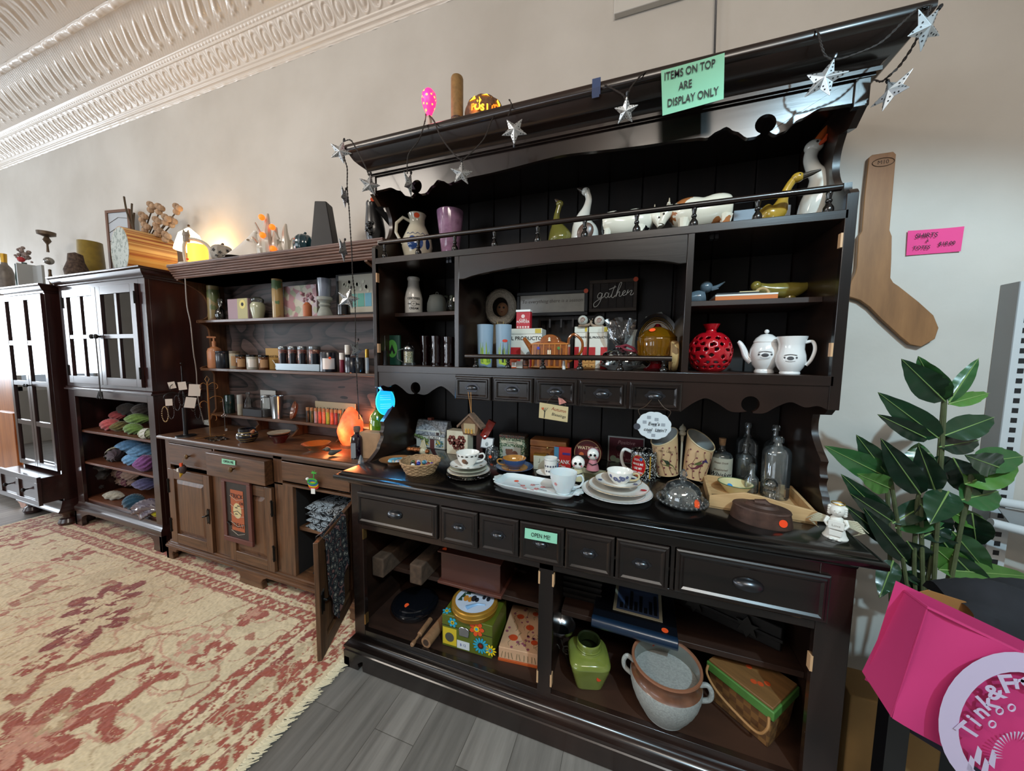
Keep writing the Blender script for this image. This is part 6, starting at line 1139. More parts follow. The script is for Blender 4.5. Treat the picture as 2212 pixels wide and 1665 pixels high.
# dish with skull figures
c=at(1262,1040,z=zC)+Vector((0,.045,0));t=thing('square_dish','shallow olive square dish holding two painted skull figurines','dish',c,-.12);MB().prism([(-.055,-.042),(.055,-.042),(.066,.05),(-.066,.05)],0,.004,'z').build('base',M('4a4630',.4),t)
m=MB();m.grid(lambda u,v:((.055+.012*v)*[-1,1,1,-1,-1][int(u*4+.001)] if u<1 else -(.055+.012*v),(.046+.010*v)*[-1,-1,1,1,-1][int(u*4+.001)],.002+.020*v),5,3);m.build('sides',M('6e6a50',.4),t,False)
def skull(px,py,ptop,lab,cm,k):
    c=at(px,py,z=zC+.012);c.z=zC+.0205;h=Z(px,ptop,c.y)-c.z;t=thing('skull_figurine',lab,'figurine',c,face_cam(c)*.6);MB().lathe([(.001,0),(.026,0),(.022,h*.2),(.012,h*.48),(.001,h*.5)],n=16).build('cloak',M(cm,.5),t);MB().sphere((0,-.004,h*.70),h*.26,16,1,.9,1.05).build('head',WHT,t)
    MB().disc((-h*.09,-.004-h*.235,h*.72),h*.055).disc((h*.09,-.004-h*.235,h*.72),h*.055).build('eye_sockets',BLK,t);MB().disc((-h*.16,-.004-h*.20,h*.63),h*.035).disc((h*.14,-.004-h*.20,h*.63),h*.035).build('cheeks',M('c46a72',.5),t)
    MB().sphere((0,.004,h*.86),h*.20,12,1.2,1,.6).build('hair',M('241c1c' if k else 'a56a72',.6),t);MB().tube([(-h*.2,-.02,h*.35),(0,-.026,h*.28),(h*.2,-.02,h*.35)],.002,6).build('collar',INK,t)
skull(1248,1040,982,'painted skull figurine with black hood and cream cloak, nearer one','b9b08a',1);skull(1280,1018,966,'painted skull figurine with pink hair and pink cloak, farther one','b57078',0)
# milk-glass snack tray and cup
mg=M('d6dee0',.12,coat=.7,sss=.2);c=(at(1073,1042,z=zC)+at(1252,1062,z=zC))/2;a=at(1100,1032,z=zC);b_=at(1246,1062,z=zC);cc=at(1158,1056,z=zC);w=.30;d=.135
t=thing('snack_tray','rectangular milk-glass snack tray with fluted rim and pink flowers','tray',(cc.x,cc.y,zC),-.10)
def rr_(k,z,n=64,fl=0):
    o=[]
    for i in range(n):
        a=2*PI*i/n;e=6;ca,sa=math.cos(a),math.sin(a);q=(abs(ca)**e+abs(sa)**e)**(-1/e);f=1+fl*(1 if i % 2 else -1);o.append((w/2*k*q*ca*f,d/2*(k-(1-k)*.9)*q*sa*f,z))
    return o
m=MB();rows=[rr_(.80,0),rr_(.88,.001),rr_(.98,.014),rr_(1.0,.020,fl=.010),rr_(.985,.021,fl=.010),rr_(.93,.010),rr_(.86,.005)];vs=sum(rows,[]);n=64
fs=[(j*n+i,j*n+(i+1) % n,(j+1)*n+(i+1) % n,(j+1)*n+i) for j in range(6) for i in range(n)]+[tuple(range(n-1,-1,-1)),tuple(6*n+i for i in range(n))];m.add(vs,fs)
for s in (-1,1):m.prism([(s*(w/2-.006),-.030),(s*(w/2+.012),-.026),(s*(w/2+.014),-.012),(s*(w/2+.022),0),(s*(w/2+.014),.012),(s*(w/2+.012),.026),(s*(w/2-.006),.030)],.015,.020,'z')
m.build('tray',mg,t);pkf=M('c07a78',.5);[petals(t,x,y,.0052,.010,pkf) for x,y in ((-.05,-.005),(-.02,.018),(.005,-.01),(.02,.015),(-.005,-.032),(-.035,-.028))]
m=MB();[m.tube([(x,y,.0058),(x+dx,y+dy,.0058)],.0007,4) for x,y,dx,dy in ((-.06,.0,-.02,.012),(-.02,.02,.02,.012),(.01,-.01,.035,-.002),(-.04,-.03,-.02,-.006),(.02,.015,.03,.01),(0,-.03,.03,-.008))];m.build('painted_twigs',M('5a5a60',.5),t);MB().disc((-w*.30,d*.2,.0052),.009,(0,0,1)).build('price_sticker',M('d9502a',.6),t)
t,r,h=cup('teacup','white milk-glass teacup with a pink flower standing on the snack tray','teacup',(1187,1247,1010,1061),zC+.0062,mg,None,1,.0035,y=cc.y-.012);rf=rfun(CUPP[4:9],r,h);wallpetals(t,rf,-.65,h*.55,.006,pkf)
# stack of gold-edged plates with blue-sprig cup
c,r,h=rnd(1255,1411,1040,1098,z=zC);gld=M('b58b3c',.3,.8)
plate('dinner_plate','large white plate with silver-blue line at the bottom of the sprigged stack',None,zC,WHT,c=c,r=r,h=.017,lines=((.985,.97,M('6d7f8c',.3)),(.80,.62,M('6d7f8c',.3))));t,r2,_=plate('plate','white gold-edged plate in the middle of the sprigged stack',None,zC,WHT,c=c+Vector((.006,.006,.0185)),r=r*.86,h=.014,lines=((.985,.97,gld),));MB().disc((r2*.80,-r2*.20,.0125),.010,(0,0,1),ry=.007).build('price_sticker',RED,t)
c6=c+Vector((.004,.012,.034));t,r3,_=plate('saucer','white saucer with blue-grey flowers on top of the plate stack',None,zC,WHT,c=c6,r=r*.66,h=.016,cat='saucer',lines=((.985,.97,gld),));bs_=M('5a5f80',.5);[petals(t,r3*.78*math.cos(a),r3*.78*math.sin(a),.0125,.008,bs_,6) for a in (-2.9,-.35,.6)]
t,r,h=cup('teacup','white footed teacup with blue-grey flower sprigs and gold handle edge','teacup',(1310,1368,1008,1066),zC+.034+.0040,WHT,None,1,.0035,y=c6.y,hm=M('c9b58a',.2,coat=.6));rf=rfun(CUPP[4:9],r,h)
for a,z_,s in ((-.35,.55,.009),(.25,.60,.009),(-.05,.40,.006),(.6,.72,.006),(-.8,.70,.006),(.05,.72,.005)):wallpetals(t,rf,a,h*z_,s,bs_,7)
MB().tube([((rf(h*.5)+.001)*math.sin(a),-(rf(h*.5)+.001)*math.cos(a),h*(.50+.06*math.sin(a*8))) for a in [-.9+.1*i for i in range(19)]],.0006,4).build('painted_sprig',M('6f7286',.5),t)
# red sign, pen mug
t,w,h,d=BX('box_sign','white-edged dark red box sign with pink script behind the pen mug','sign',(1313,1392,944),None,zC,.025,M('a9aca8',.5),pb=1000);dy=-d/2-.0003;front_box(t,'face',M('5c1626',.5),-w*.46,w*.46,h*.03,h*.95,dy);text('Positive',h*.20,M('c99a9a',.5),t,(0,dy-.002,h*.78),name='lettering',shear=.3);text('LIKE',h*.15,M('b98a8a',.5),t,(-w*.12,dy-.002,h*.30),name='lettering');text('POSITIVE',h*.12,M('b98a8a',.5),t,(w*.18,dy-.002,h*.12),name='lettering')
MB().disc((-w*.18,dy-.002,h*.55),w*.09).build('printed_apple',M('3a0e16',.5),t);MB().disc((-w*.34,dy-.002,h*.14),w*.09).disc((-w*.22,dy-.0022,h*.08),w*.07).build('printed_flower',M('8fa08a',.5),t)
pf4=[(.001,0),(1,0),(1,.98),(.98,1),(.93,1),(.92,.05),(.001,.04)];t,r,h=V('mug','black and white speckled mug lettered DONT MAKE ME USE MY RED PEN','mug',(1362,1418,966,1038),pf4,pattern('composition_marble',['0e0e10','d6d6d2'],210,'noise',.2,[0,.57],.5),z=zC,part='body',n=36);rf=rfun(pf4[:3],r,h)
blob(t,rf,-.42,h*.50,.62,h*.40,M('b98a3a',.3),'seal_edge');blob(t,rf,-.42,h*.50,.58,h*.375,M('b0161c',.25),'red_seal',off=.0014)
for i,s in enumerate(('DON\'T','MAKE ME','USE MY','RED PEN')):
    o=text(s,h*.115,WHT,t,(0,0,h*(.72-.155*i)),rot=(0,0,-.42),name='lettering',wrap=r+.0012,sx=.8,bold=.0002)
front=MB();front.tube([((r+.002)*math.sin(.52),-(r+.002)*math.cos(.52),h*.08),((r+.002)*math.sin(.52),-(r+.002)*math.cos(.52),h*.88)],.0024,6);front.build('pencil_stripe',M('b58a2a',.4),t);blob(t,rf,-.18,h*.76,.12,h*.055,M('2f6fb5',.5),'price_sticker',off=.0022)
MB().tube(smoothp([(-r*.95,0,h*.88),(-r*1.55,0,h*.95),(-r*1.75,0,h*.65),(-r*1.5,0,h*.30),(-r*.95,0,h*.18)],6),.0065,10).build('handle',WHT,t)
# hanging things on the small drawer pulls
def hang(p0,p1,r,mat,par,name='hanging_cord'):MB().tube([p0,p1],r,6).build(name,mat,par)
cx_=.5205;yp=uF-.040;c=Vector((X(1018,yp,1.0),yp,Z(1018,938,yp)));t=thing('birdhouse_ornament','tiny bark-roofed nativity birdhouse hanging on twine from a small drawer pull','ornament',c,.0);hb=Z(1018,893,yp)-c.z;hw=.040
MB().prism([(-hw,hb*.45),(0,hb*.96),(hw,hb*.45),(hw*.72,0),(-hw*.72,0)],-.016,.016,'y').build('house',M('6a4c34',.7,noise=.2),t,True,.002);m=MB()
for s in (-1,1):m.prism([(s*hw*1.35,hb*.42),(0,hb*1.03),(0,hb*.93),(s*hw*1.30,hb*.32)],-.022,.022,'y')
m.build('bark_roof',M('6b5444',.85,noise=.35,bump=.8,scale=90),t);front_box(t,'niche',M('9c8a68',.6),-hw*.62,hw*.62,hb*.10,hb*.55,-.0163,.0008);m=MB();[m.lathe([(.001,0),(.005,0),(.003,.010),(.004,.014),(.001,.018)],(x,-.019,hb*.10),8) for x in (-.014,-.002,.011)];m.build('nativity_figures',M('b98a3a',.4,noise=.4,scale=200),t)
tw=M('a8743c',.8);top=Vector((cx_,yp+.004,1.172));MB().tube([(0,0,hb*.98),tuple(top-c+Vector((-.006,0,0)))],.0012,6).tube([(0,0,hb*.98),tuple(top-c+Vector((.006,0,0)))],.0012,6).build('twine',tw,t)
def plaque(name,lab,corners,y,mat,cord,pull,rot=0):
    P=[at(a,b,y=y) for a,b in corners];c=sum(P,Vector())/len(P);t=thing(name,lab,'sign',c);m=MB().prism([((p-c).x,(p-c).z) for p in P],-.003,.003,'y');m.build('plaque',mat,t,True,.001)
    for q in cord:MB().tube(smoothp([tuple(Vector(p)-c) for p in q],5),.0009,5).build('wire',M('4a3a2c',.5,.5),t)
    return t,c
y_p=uF-.030;pl_=Vector((.8625,uF-.020,1.178));A=at(1180,872,y=y_p);B=at(1222,876,y=y_p)
t,c=plaque('hanging_sign','cream rectangular plaque reading Autumn Blessings hung from the middle small drawer pull',[(1166,869),(1228,879),(1226,912),(1164,902)],y_p,M('b8a67c',.6,noise=.06),[(A,(A+pl_)/2+Vector((-.004,0,0)),pl_),(B,(B+pl_)/2+Vector((.006,0,0)),pl_)],pl_)
a_=-.10;text('Autumn',.017,M('8a3a1c',.6),t,(.020,-.0034,.010),(PI/2,-.16+.32-.0,0),name='lettering',shear=.15);text('Blessings',.015,INK,t,(.020,-.0034,-.010),(PI/2,.16,0),name='lettering',shear=.15)
m=MB();m.tube([(-.034,-.0036,-.022),(-.032,-.0036,.002)],.0016,5);[m.tube([(-.032,-.0036,.0),(-.032+dx,-.0036,.016)],.0007,4) for dx in (-.012,-.004,.004,.012)];m.build('painted_tree',INK,t);MB().disc((-.040,-.0034,.012),.0045).build('painted_sun',M('c05a2a',.6),t);MB().prism([(.022,.030),(.048,.040),(.034,.052),(.018,.056)],-.008,-.004,'y').build('rag_bow',M('b5756a',.8,noise=.4,scale=200),t)
c_=at(1412,919,y=y_p);t=thing('hanging_sign','white scalloped round sign with grey squares hanging on wire from the right small pull','sign',c_);R1=(at(1449,919,y=y_p)-at(1376,919,y=y_p)).length/2;P=[]
for i in range(72):a=2*PI*i/72;k=1+.045*abs(math.sin(a*6));P.append((R1*k*math.cos(a),R1*.86*k*math.sin(a)))
MB().prism(P,-.003,.003,'y').build('plaque',M('c4ccd0',.5),t,True,.0008);m=MB()
for x,z in ((-.30,.52),(.15,.42),(-.55,.20),(.05,.05),(.55,.10),(-.25,-.40),(.30,-.30),(.0,-.62)):m.box(R1*x-.006,R1*x+.006,-.0038,-.003,R1*z-.005,R1*z+.005)
m.build('painted_squares',M('8d949b',.6),t);text('Ewe\'s',.016,INK,t,(0,-.0045,.006),name='lettering',shear=.2);text('cool  Livin\'?',.015,INK,t,(.004,-.0045,-.014),name='lettering',shear=.2);MB().disc((-R1*1.0,-.004,-R1*.12),.011).build('sheep_head',M('3a3c44',.5),t)
pr_=Vector((1.203,uF-.020,1.176))-c_
for s in (-1,1):MB().tube(smoothp([(s*R1*.80,0,R1*.55),(s*R1*.95,0,R1*.95),(s*R1*.55,0,R1*1.2),tuple(pr_+Vector((s*.010,0,0)))],6),.0010,5).build('wire',M('4a3a2c',.5,.5),t)
# pair of tin planters with birds
cre=M('c0a078',.45,noise=.10,scale=25);gr=M('8d9290',.5)
y2=at(1470,1040,z=zC).y+.02;ct=Vector((X(1472,y2,.95),y2,zC));t=thing('planter_pair','pair of tilted cream tin planters painted with birds, joined by a finial','planter',ct,face_cam(ct)*.55)
s_=(ct-CP).dot(CF)/FPX
for sg,hb,nm in ((-1,92,0),(1,88,1)):
    R0,R1=.040,.050;H_=.150;T=Matrix.Translation((sg*.046,0,.018)) @ Matrix.Rotation(sg*.12,4,'Y');m=MB();m.T=T
    def wall(u,v,k=1.0,sg=sg):a=2*PI*u;R_=(R0+(R1-R0)*v)*k;zt=H_*(1-.13*sg*math.cos(a)+.13*math.sin(a));return (R_*math.cos(a),R_*math.sin(a),.0+(zt)*v)
    m.grid(wall,36,8,True);m.lathe([(.001,0),(R0,0)],n=36);m.build('tin_cup',cre,t);m=MB();m.T=T;m.grid(lambda u,v:wall(u,v,.965),36,8,True);m.build('grey_lining',gr,t);m=MB();m.T=T;m.tube([wall(i/36,1,1.0) for i in range(36)],.0022,6,True);m.build('rolled_rim',M('c9b58e',.4),t)
    def dec(pts,mat,name,r=0,off=.0015,T=T):      # decal polygon on the front of the cup: (angle, height)
        vs=[]
        for a,z_ in pts:R_=(R0+(R1-R0)*z_/H_)+off;vs.append((R_*math.sin(a),-R_*math.cos(a),z_))
        m=MB();m.T=T;c_=(sum(p[0] for p in pts)/len(pts),sum(p[1] for p in pts)/len(pts));R_=(R0+(R1-R0)*c_[1]/H_)+off;vs.append((R_*math.sin(c_[0]),-R_*math.cos(c_[0]),c_[1]));n=len(pts);m.add(vs,[(i,(i+1) % n,n) for i in range(n)]);m.build(name,mat,t,False)
    if nm==0:
        dec([(-.5,.062),(-.25,.072),(.1,.058),(.5,.046),(.85,.022),(.6,.030),(.2,.040),(-.25,.046),(-.45,.052)],M('54582e',.5),'painted_bird');dec([(-.2,.068),(.15,.064),(.35,.050),(.0,.050)],M('22301f',.5),'painted_wing',off=.0022)
    else:
        dec([(-.75,.050),(-.4,.040),(.0,.046),(.3,.060),(.5,.078),(.85,.074),(.55,.088),(.2,.082),(-.1,.070),(-.5,.062)],M('5e2230',.5),'painted_bird');dec([(-.3,.060),(.1,.062),(.35,.074),(.1,.076),(-.1,.070)],M('4f5a2e',.5),'painted_wing',off=.0022);dec([(.3,.070),(.5,.078),(.8,.074),(.55,.088),(.28,.082)],M('2e2a5a',.5),'painted_head',off=.0025)
    r_=random.Random(nm+4)
    for i in range(4):
        a0=-.9+.6*i;m=MB();m.T=T;m.tube([((R0+.012*k/4+.0015)*math.sin(a0+.12*math.sin(k*2+i)),-(R0+.012*k/4+.0015)*math.cos(a0+.12*math.sin(k*2+i)),.01+k*.026) for k in range(5)],.0008,4)
        for k in range(5):z_=.01+k*.026;R_=R0+(R1-R0)*z_/H_+.001;aa=a0+.12*math.sin(k*2+i)+.08;m.disc((R_*math.sin(aa),-R_*math.cos(aa),z_),.0032,(math.sin(aa),-math.cos(aa),0))
        m.build('painted_berries',M('6a2f34',.5),t)
o=text('POST CARD',.010,M('6d5a40',.6),t,(-.040-.016,-.0475,.118),(PI/2,0,0),name='lettering')
MB().lathe([(.005,0),(.006,.02),(.012,.026),(.013,.034),(.008,.040),(.013,.046),(.010,.056),(.004,.062),(.001,.068)],(0,0,.155),14).tube([(0,0,.02),(0,0,.16)],.004,8).build('finial',M('a09a88',.5),t)
for s in (-1,1):MB().tube([(s*.075+.014*(1-i/22)*math.cos(i*.5),-.020,.015+.013*(1-i/22)*math.sin(i*.5)) for i in range(20)]+[(s*.04,0,.022)],.0026,6).build('scroll_foot',M('b9b3a2',.4),t)
# cheese dome
c,r,h=rnd(1417,1531,1078,1112,z=zC);t=thing('cheese_dome','clear pressed-glass butter dome with pointed knob on a scalloped glass plate','glass dome',c,face_cam(c));P=[(.001,0),(.6,0),(.64,.004),(.92,.012),(1,.022),(.97,.023),(.66,.010),(.001,.007)];m=MB();m.lathe([(a*r,b_) for a,b_ in P],n=48);m.build('plate',CLR,t)
m=MB();[m.sphere((r*.97*math.cos(a),r*.97*math.sin(a),.021),.0048,8,k=6) for a in [2*PI*i/32 for i in range(32)]];m.build('beaded_edge',CLR,t);hd=Z(1473,1012,c.y)-zC;hk=hd*.70
MB().lathe([(r*.80,.012),(r*.82,.020),(r*.80,hk*.45),(r*.62,hk*.78),(r*.30,hk*.96),(r*.14,hk),(r*.11,hk),(r*.28,hk*.94),(r*.60,hk*.76),(r*.78,hk*.45),(r*.78,.014)],n=44).build('dome',CLR,t);m=MB();r_=random.Random(9)
for i in range(46):
    a=-PI/2+r_.uniform(-1.5,1.5);v=r_.uniform(.25,.9);q=[(r*.815,0),(r*.80,hk*.45),(r*.62,hk*.78),(r*.30,hk*.96)];z_=hk*v;rr=rfun([(a_/r,b_/hk) for a_,b_ in q],r,hk)(z_);m.sphere((rr*math.cos(a),rr*math.sin(a),z_),r_.uniform(.003,.0065),6,k=5)
m.build('pressed_pattern',CLR,t);MB().lathe([(r*.12,hk),(r*.15,hk*1.06),(r*.10,hk*1.12),(r*.17,hk*1.2),(r*.12,hk*1.32),(.001,hd)],n=8).build('knob',CLR,t,False);MB().disc((r*.55,-r*.60,hk*.35),.010,(.6,-.7,.2),ry=.014).build('price_sticker',ORG,t)
# wooden letter tray and what stands in it
pn=wood('light_pine','b08a5e','cfac7c',None,'x',.5,30,14);A=at(1531,1095,z=zC);Bp=at(1765,1134,z=zC);Cq=at(1522,1035,z=zC);ang=math.atan2(Bp.y-A.y,Bp.x-A.x);w=(Bp-A).length;dd=.235
t=thing('wooden_tray','light pine tray with an arched front edge holding glass bottles','tray',A,ang);MB().box(0,w,0,dd,0,.006).build('tray_floor',pn,t);MB().prism([(0,0),(w,0),(w,.038),(w*.70,.050),(w*.5,.060),(w*.34,.064),(w*.16,.050),(0,.038)],0,.009,'y').build('front_board',pn,t,True,.001)
MB().box(0,.009,.009,dd,.0,.036).build('side_board',pn,t,True,.001);MB().box(w-.009,w,.009,dd,.0,.036).build('side_board',pn,t,True,.001);MB().box(.009,w-.009,dd-.009,dd,0,.036).build('back_board',pn,t,True,.001)
zB=zC+.0062
def bottle(name,lab,px,pts,mat=CLR,y=None,n=24,part='body',**k):return V(name,lab,'bottle',px,pts,mat,z=zB,y=y,part=part,n=n,rt=.3,**k)
bt=lambda s,nk:[(.001,0),(.95,0),(1,.03),(1,s),(.96,s+.05),(.78,s+.10),(nk+.1,s+.14),(nk,s+.18),(nk,.90),(nk+.12,.91),(nk+.12,.97),(nk,1),(nk-.08,1),(nk-.08,s+.2),(.9,s),(.92,.05)]
ty=lambda px,py:at(px,py,z=zB).y
t,r,h=bottle('whiskey_bottle','clear corked bottle with a faded cream whiskey label, back left of the tray',(1534,1583,948,1040),bt(.58,.30)[:8]+[(.30,.88)],y=ty(1558,1040)+.03);MB().lathe([(r*.28,h*.86),(r*.34,h*1.04),(.001,h*1.04)],n=14).build('cork',CORK,t);MB().lathe([(r*1.012,h*.08),(r*1.012,h*.58)],n=24,cap=False).build('label',M('a9a391',.6,noise=.12,scale=25),t);text('Whiskey',r*.62,INK,t,(0,0,h*.18),name='lettering',wrap=r*1.02,shear=.3);text('Established',r*.28,M('6a5a4a',.6),t,(0,0,h*.30),name='lettering',wrap=r*1.02,shear=.3);text('Finest Drink',r*.26,M('6a5a4a',.6),t,(0,0,h*.47),name='lettering',wrap=r*1.02,shear=.3)
bottle('bottle','tall clear glass bottle with glass stopper, rear middle of the tray',(1588,1640,912,1020),bt(.62,.24),y=-.075);bottle('bottle','tall clear bottle with flared mouth, rear right of the tray',(1648,1700,917,1020),bt(.60,.30),y=-.085)
bottle('bottle','medium clear glass bottle in front of the stoppered one',(1586,1634,955,1042),bt(.60,.26),y=ty(1610,1042)+.03);t,r,h=bottle('bottle','large clear square-shouldered bottle at the right of the tray',(1644,1710,941,1080),bt(.72,.30),y=ty(1677,1080)+.035)
c=t.location.copy();bottle('milk_bottle','small clear milk bottle behind the enamel bowl',(1608,1640,1001,1066),bt(.45,.48),y=ty(1625,1066)+.018)
c=at(1664,1078,z=zB)+Vector((-.002,-.02,0));rr=.022;t=thing('crystal_ball','small clear crystal ball on a beaded glass stand in the tray','crystal ball',(c.x-.004,c.y+.012,zB),0);MB().sphere((0,0,.052),.0215,20,k=14).build('ball',glass('f4f8fa',3,.01,'crystal',.12),t);MB().lathe([(.001,0),(.022,0),(.019,.008),(.012,.014),(.014,.022),(.018,.030),(.014,.034),(.001,.030)],n=20).build('stand',CLR,t)
c,r,h=rnd(1548,1630,1037,1074,z=zB);r *= .96;t=thing('enamel_bowl','cream enamel bowl with green rim and blue sticker in the tray','bowl',(c.x,c.y,zB),face_cam(c));MB().lathe([(.001,0),(r*.55,0),(r*.6,.004),(r*.95,.030),(r,.034),(r*.97,.034),(r*.58,.008),(.001,.005)],n=36).build('bowl',M('cfc394',.2,coat=.5),t);MB().tube([(r*math.cos(a),r*math.sin(a),.034) for a in [2*PI*i/36 for i in range(36)]],.0014,6,True).build('green_rim',M('3a5a34',.3),t);MB().disc((-r*.30,r*.45,.0125),.0085,(.3,-.5,.8)).build('price_sticker',M('2f86c9',.5),t)
c=at(1552,1075,z=zB);solo(MB().box(-.018,.018,-.014,.014,0,.004).build('card',M('141416',.5)),'black square card lying in the tray beside the bowl','card',(c.x,c.y+.01,zB),.3)
# antique iron body
A=at(1588,1118,z=zC);Bp=at(1733,1153,z=zC);c=(A+Bp)/2+Vector((-.01,.025,0));ang=math.atan2(Bp.y-A.y,Bp.x-A.x);L_=(Bp-A).length*.98;t=thing('flat_iron','rusty brown antique iron base shaped like a boat with an orange sticker','iron',(c.x,c.y,zC),ang);rs_=M('4a342b',.6,.3,noise=.45,bump=.4,scale=28)
def hull(k,z,n=40):return [(L_/2*k*math.cos(a)*(1),.052*k*math.sin(a)*(1-.25*max(0,-math.cos(a))**3),z) for a in [2*PI*i/n for i in range(n)]]
m=MB();rows=[hull(1,0),hull(1.01,.004),hull(.93,.036),hull(.95,.041),hull(.92,.045),hull(.55,.047),hull(.46,.054),hull(.28,.056)];n=40;m.add(sum(rows,[]),[(j*n+i,j*n+(i+1) % n,(j+1)*n+(i+1) % n,(j+1)*n+i) for j in range(7) for i in range(n)]+[tuple(range(n-1,-1,-1)),tuple(7*n+i for i in range(n))]);m.build('body',rs_,t)
MB().tube([(-L_*.10,0,.053),(L_*.05,0,.058),(L_*.14,0,.050)],[.010,.011,.007],8).build('lug',rs_,t);MB().disc((L_*.34,-.0375,.022),.0105,(.45,-1,.15),.001,20).build('price_sticker',M('f0430f',.6),t)
# angel
y3=at(1808,1168,z=zC).y;c=Vector((X(1808,y3+.02,.9),y3+.02,zC));h=Z(1808,1083,y3+.02)-zC;t=thing('angel_figurine','white angel figurine with feathered wings holding a sign, right end of the counter','figurine',c,face_cam(c));am=M('d4d2ca',.5)
MB().lathe(sc([(.001,0),(.26,0),(.27,.03),(.22,.12),(.17,.30),(.16,.46),(.13,.56),(.07,.62)],h,h),n=20,sy=.8).build('robe',am,t);MB().sphere((0,-.002,h*.76),h*.165,18,1,.95,1.0).build('head',am,t)
m=MB();m.sphere((0,.004,h*.80),h*.175,16,1.05,.9,.95);[m.sphere((s*h*.15,0,h*(.66+.06*k)),h*.055,8,k=6) for s in (-1,1) for k in range(4)];m.build('hair',am,t);MB().tube([(h*.14*math.cos(a),.004+h*.14*math.sin(a),h*.945) for a in [2*PI*i/20 for i in range(20)]],.0014,5,True).build('halo',GOLD,t)
MB().sphere((0,-.002-h*.16,h*.74),h*.020,8).build('nose',am,t);MB().disc((-h*.055,-.002-h*.158,h*.785),h*.014,ry=h*.006).disc((h*.055,-.002-h*.158,h*.785),h*.014,ry=h*.006).build('eyes',M('6a6660',.5),t)
m=MB()
for s in (-1,1):m.tube([(s*h*.17,-.002,h*.54),(s*h*.22,-h*.10,h*.42),(s*h*.15,-h*.18,h*.34)],[h*.05,h*.045,h*.035],8)
m.build('arm',am,t);MB().box(-h*.16,h*.16,-h*.215,-h*.195,h*.30,h*.52).build('sign_plate',am,t,True,.001);text('Love',h*.09,M('8a867c',.6),t,(0,-h*.2155,h*.40),name='lettering');MB().box(-h*.13,h*.13,-h*.22,-h*.20,h*.12,h*.27).build('sign_lower',am,t,True,.001);[MB().sphere((s*h*.08,-h*.20,h*.03),h*.055,10,1,1.2,.6).build('foot',am,t) for s in (-1,1)]
for s in (-1,1):
    m=MB(); 
    for i in range(6):m.tube([(s*h*.12,.006,h*(.50-.02*i)),(s*h*(.38+.03*i),.010,h*(.52-.05*i)),(s*h*(.62-.055*i),.012,h*(.30-.035*i))],[h*.030,h*.030,h*.008],6)
    m.build('wing',M('b9b39a',.4,.2),t)
# note on the drawer
t,c,w_,h_,al=sheet('paper_note','mint green note reading OPEN ME taped on the middle small drawer','note',[(1134,1140),(1204,1153),(1203,1175),(1133,1162)],sF-.0185,GRN);text('OPEN ME!',.020,INK,t,(0,-.0010,-.001),(PI/2,-al*0+.0,0),sx=.75,ext=.0002)
# crystal at the join of the two counters
c=at(777,1000,z=zC);solo(MB().lathe([(.012,0),(.013,.008),(.004,.034),(.001,.038)],n=5).build('crystal_point',glass('e8eef2',3,.05,'rock_crystal',.2,.25,'aab4bb'),smooth=False),'small clear crystal point at the left corner of the hutch top','crystal',(max(c.x,.02),c.y,zC),.3)
# ------------------------------------------------------------------ inside the hutch base
yr=lambda px,py,z=zF:at(px,py,z=z).y
# on the left shelf
rw=M('4c3a2c',.85,noise=.35,bump=.6,scale=40)
for (a,b_,pt,pb,lab) in ((803,838,1192,1234,'rough grey-brown wooden block jutting out at the far left of the hutch base'),(884,926,1198,1258,'rough wooden block jutting out beside the brown metal box')):
    y=-.49 if a<850 else -.475;z0=zS;x0=X(a,y,.40);x1=x0+.060;h=.088
    t=thing('wooden_block',lab,'block',((x0+x1)/2,-.30,z0),.0,'wooden blocks on the base shelf');w=max(x1-x0,.05);MB().box(-w/2,w/2,y+.30+(.10 if 0 else 0),.16,0.001,min(h,.16)).build('block',rw,t,True,.006)
t,w,h,d=BX('metal_box','brown enamelled metal box with a flanged rim on the left base shelf','box',(947,1083,1203),-.425,zS,.20,None);bm=M('4a2820',.35,coat=.3);h=min(h,.235)
MB().box(-w/2+.008,w/2-.008,-d/2+.008,d/2,.012,h-.006).build('body',bm,t,True,.002);MB().box(-w/2,w/2,-d/2-.006,d/2+.002,h-.006,h).build('rim',M('5a3329',.35),t,True,.001);MB().box(-w/2-.002,w/2+.002,-d/2-.006,d/2,0,.012).build('foot_rail',M('5a3329',.35),t,True,.002);MB().disc((-w*.42,-d/2+.012,h+.0005),.010,(0,-.4,1)).build('price_sticker',ORG,t)
c=Vector((.265,-.22,zS));t=thing('cast_iron_grinder','black cast iron hand grinder in the shadows at the back left of the base shelf','grinder',c);im=M('17171a',.5,.5);MB().lathe([(.06,0),(.05,.02),(.02,.05),(.02,.10),(.05,.15),(.055,.18),(.001,.17)]).build('body',im,t);MB().tube([(0,0,.12),(.05,-.03,.12),(.09,-.05,.16)],.008,8).build('crank',im,t)
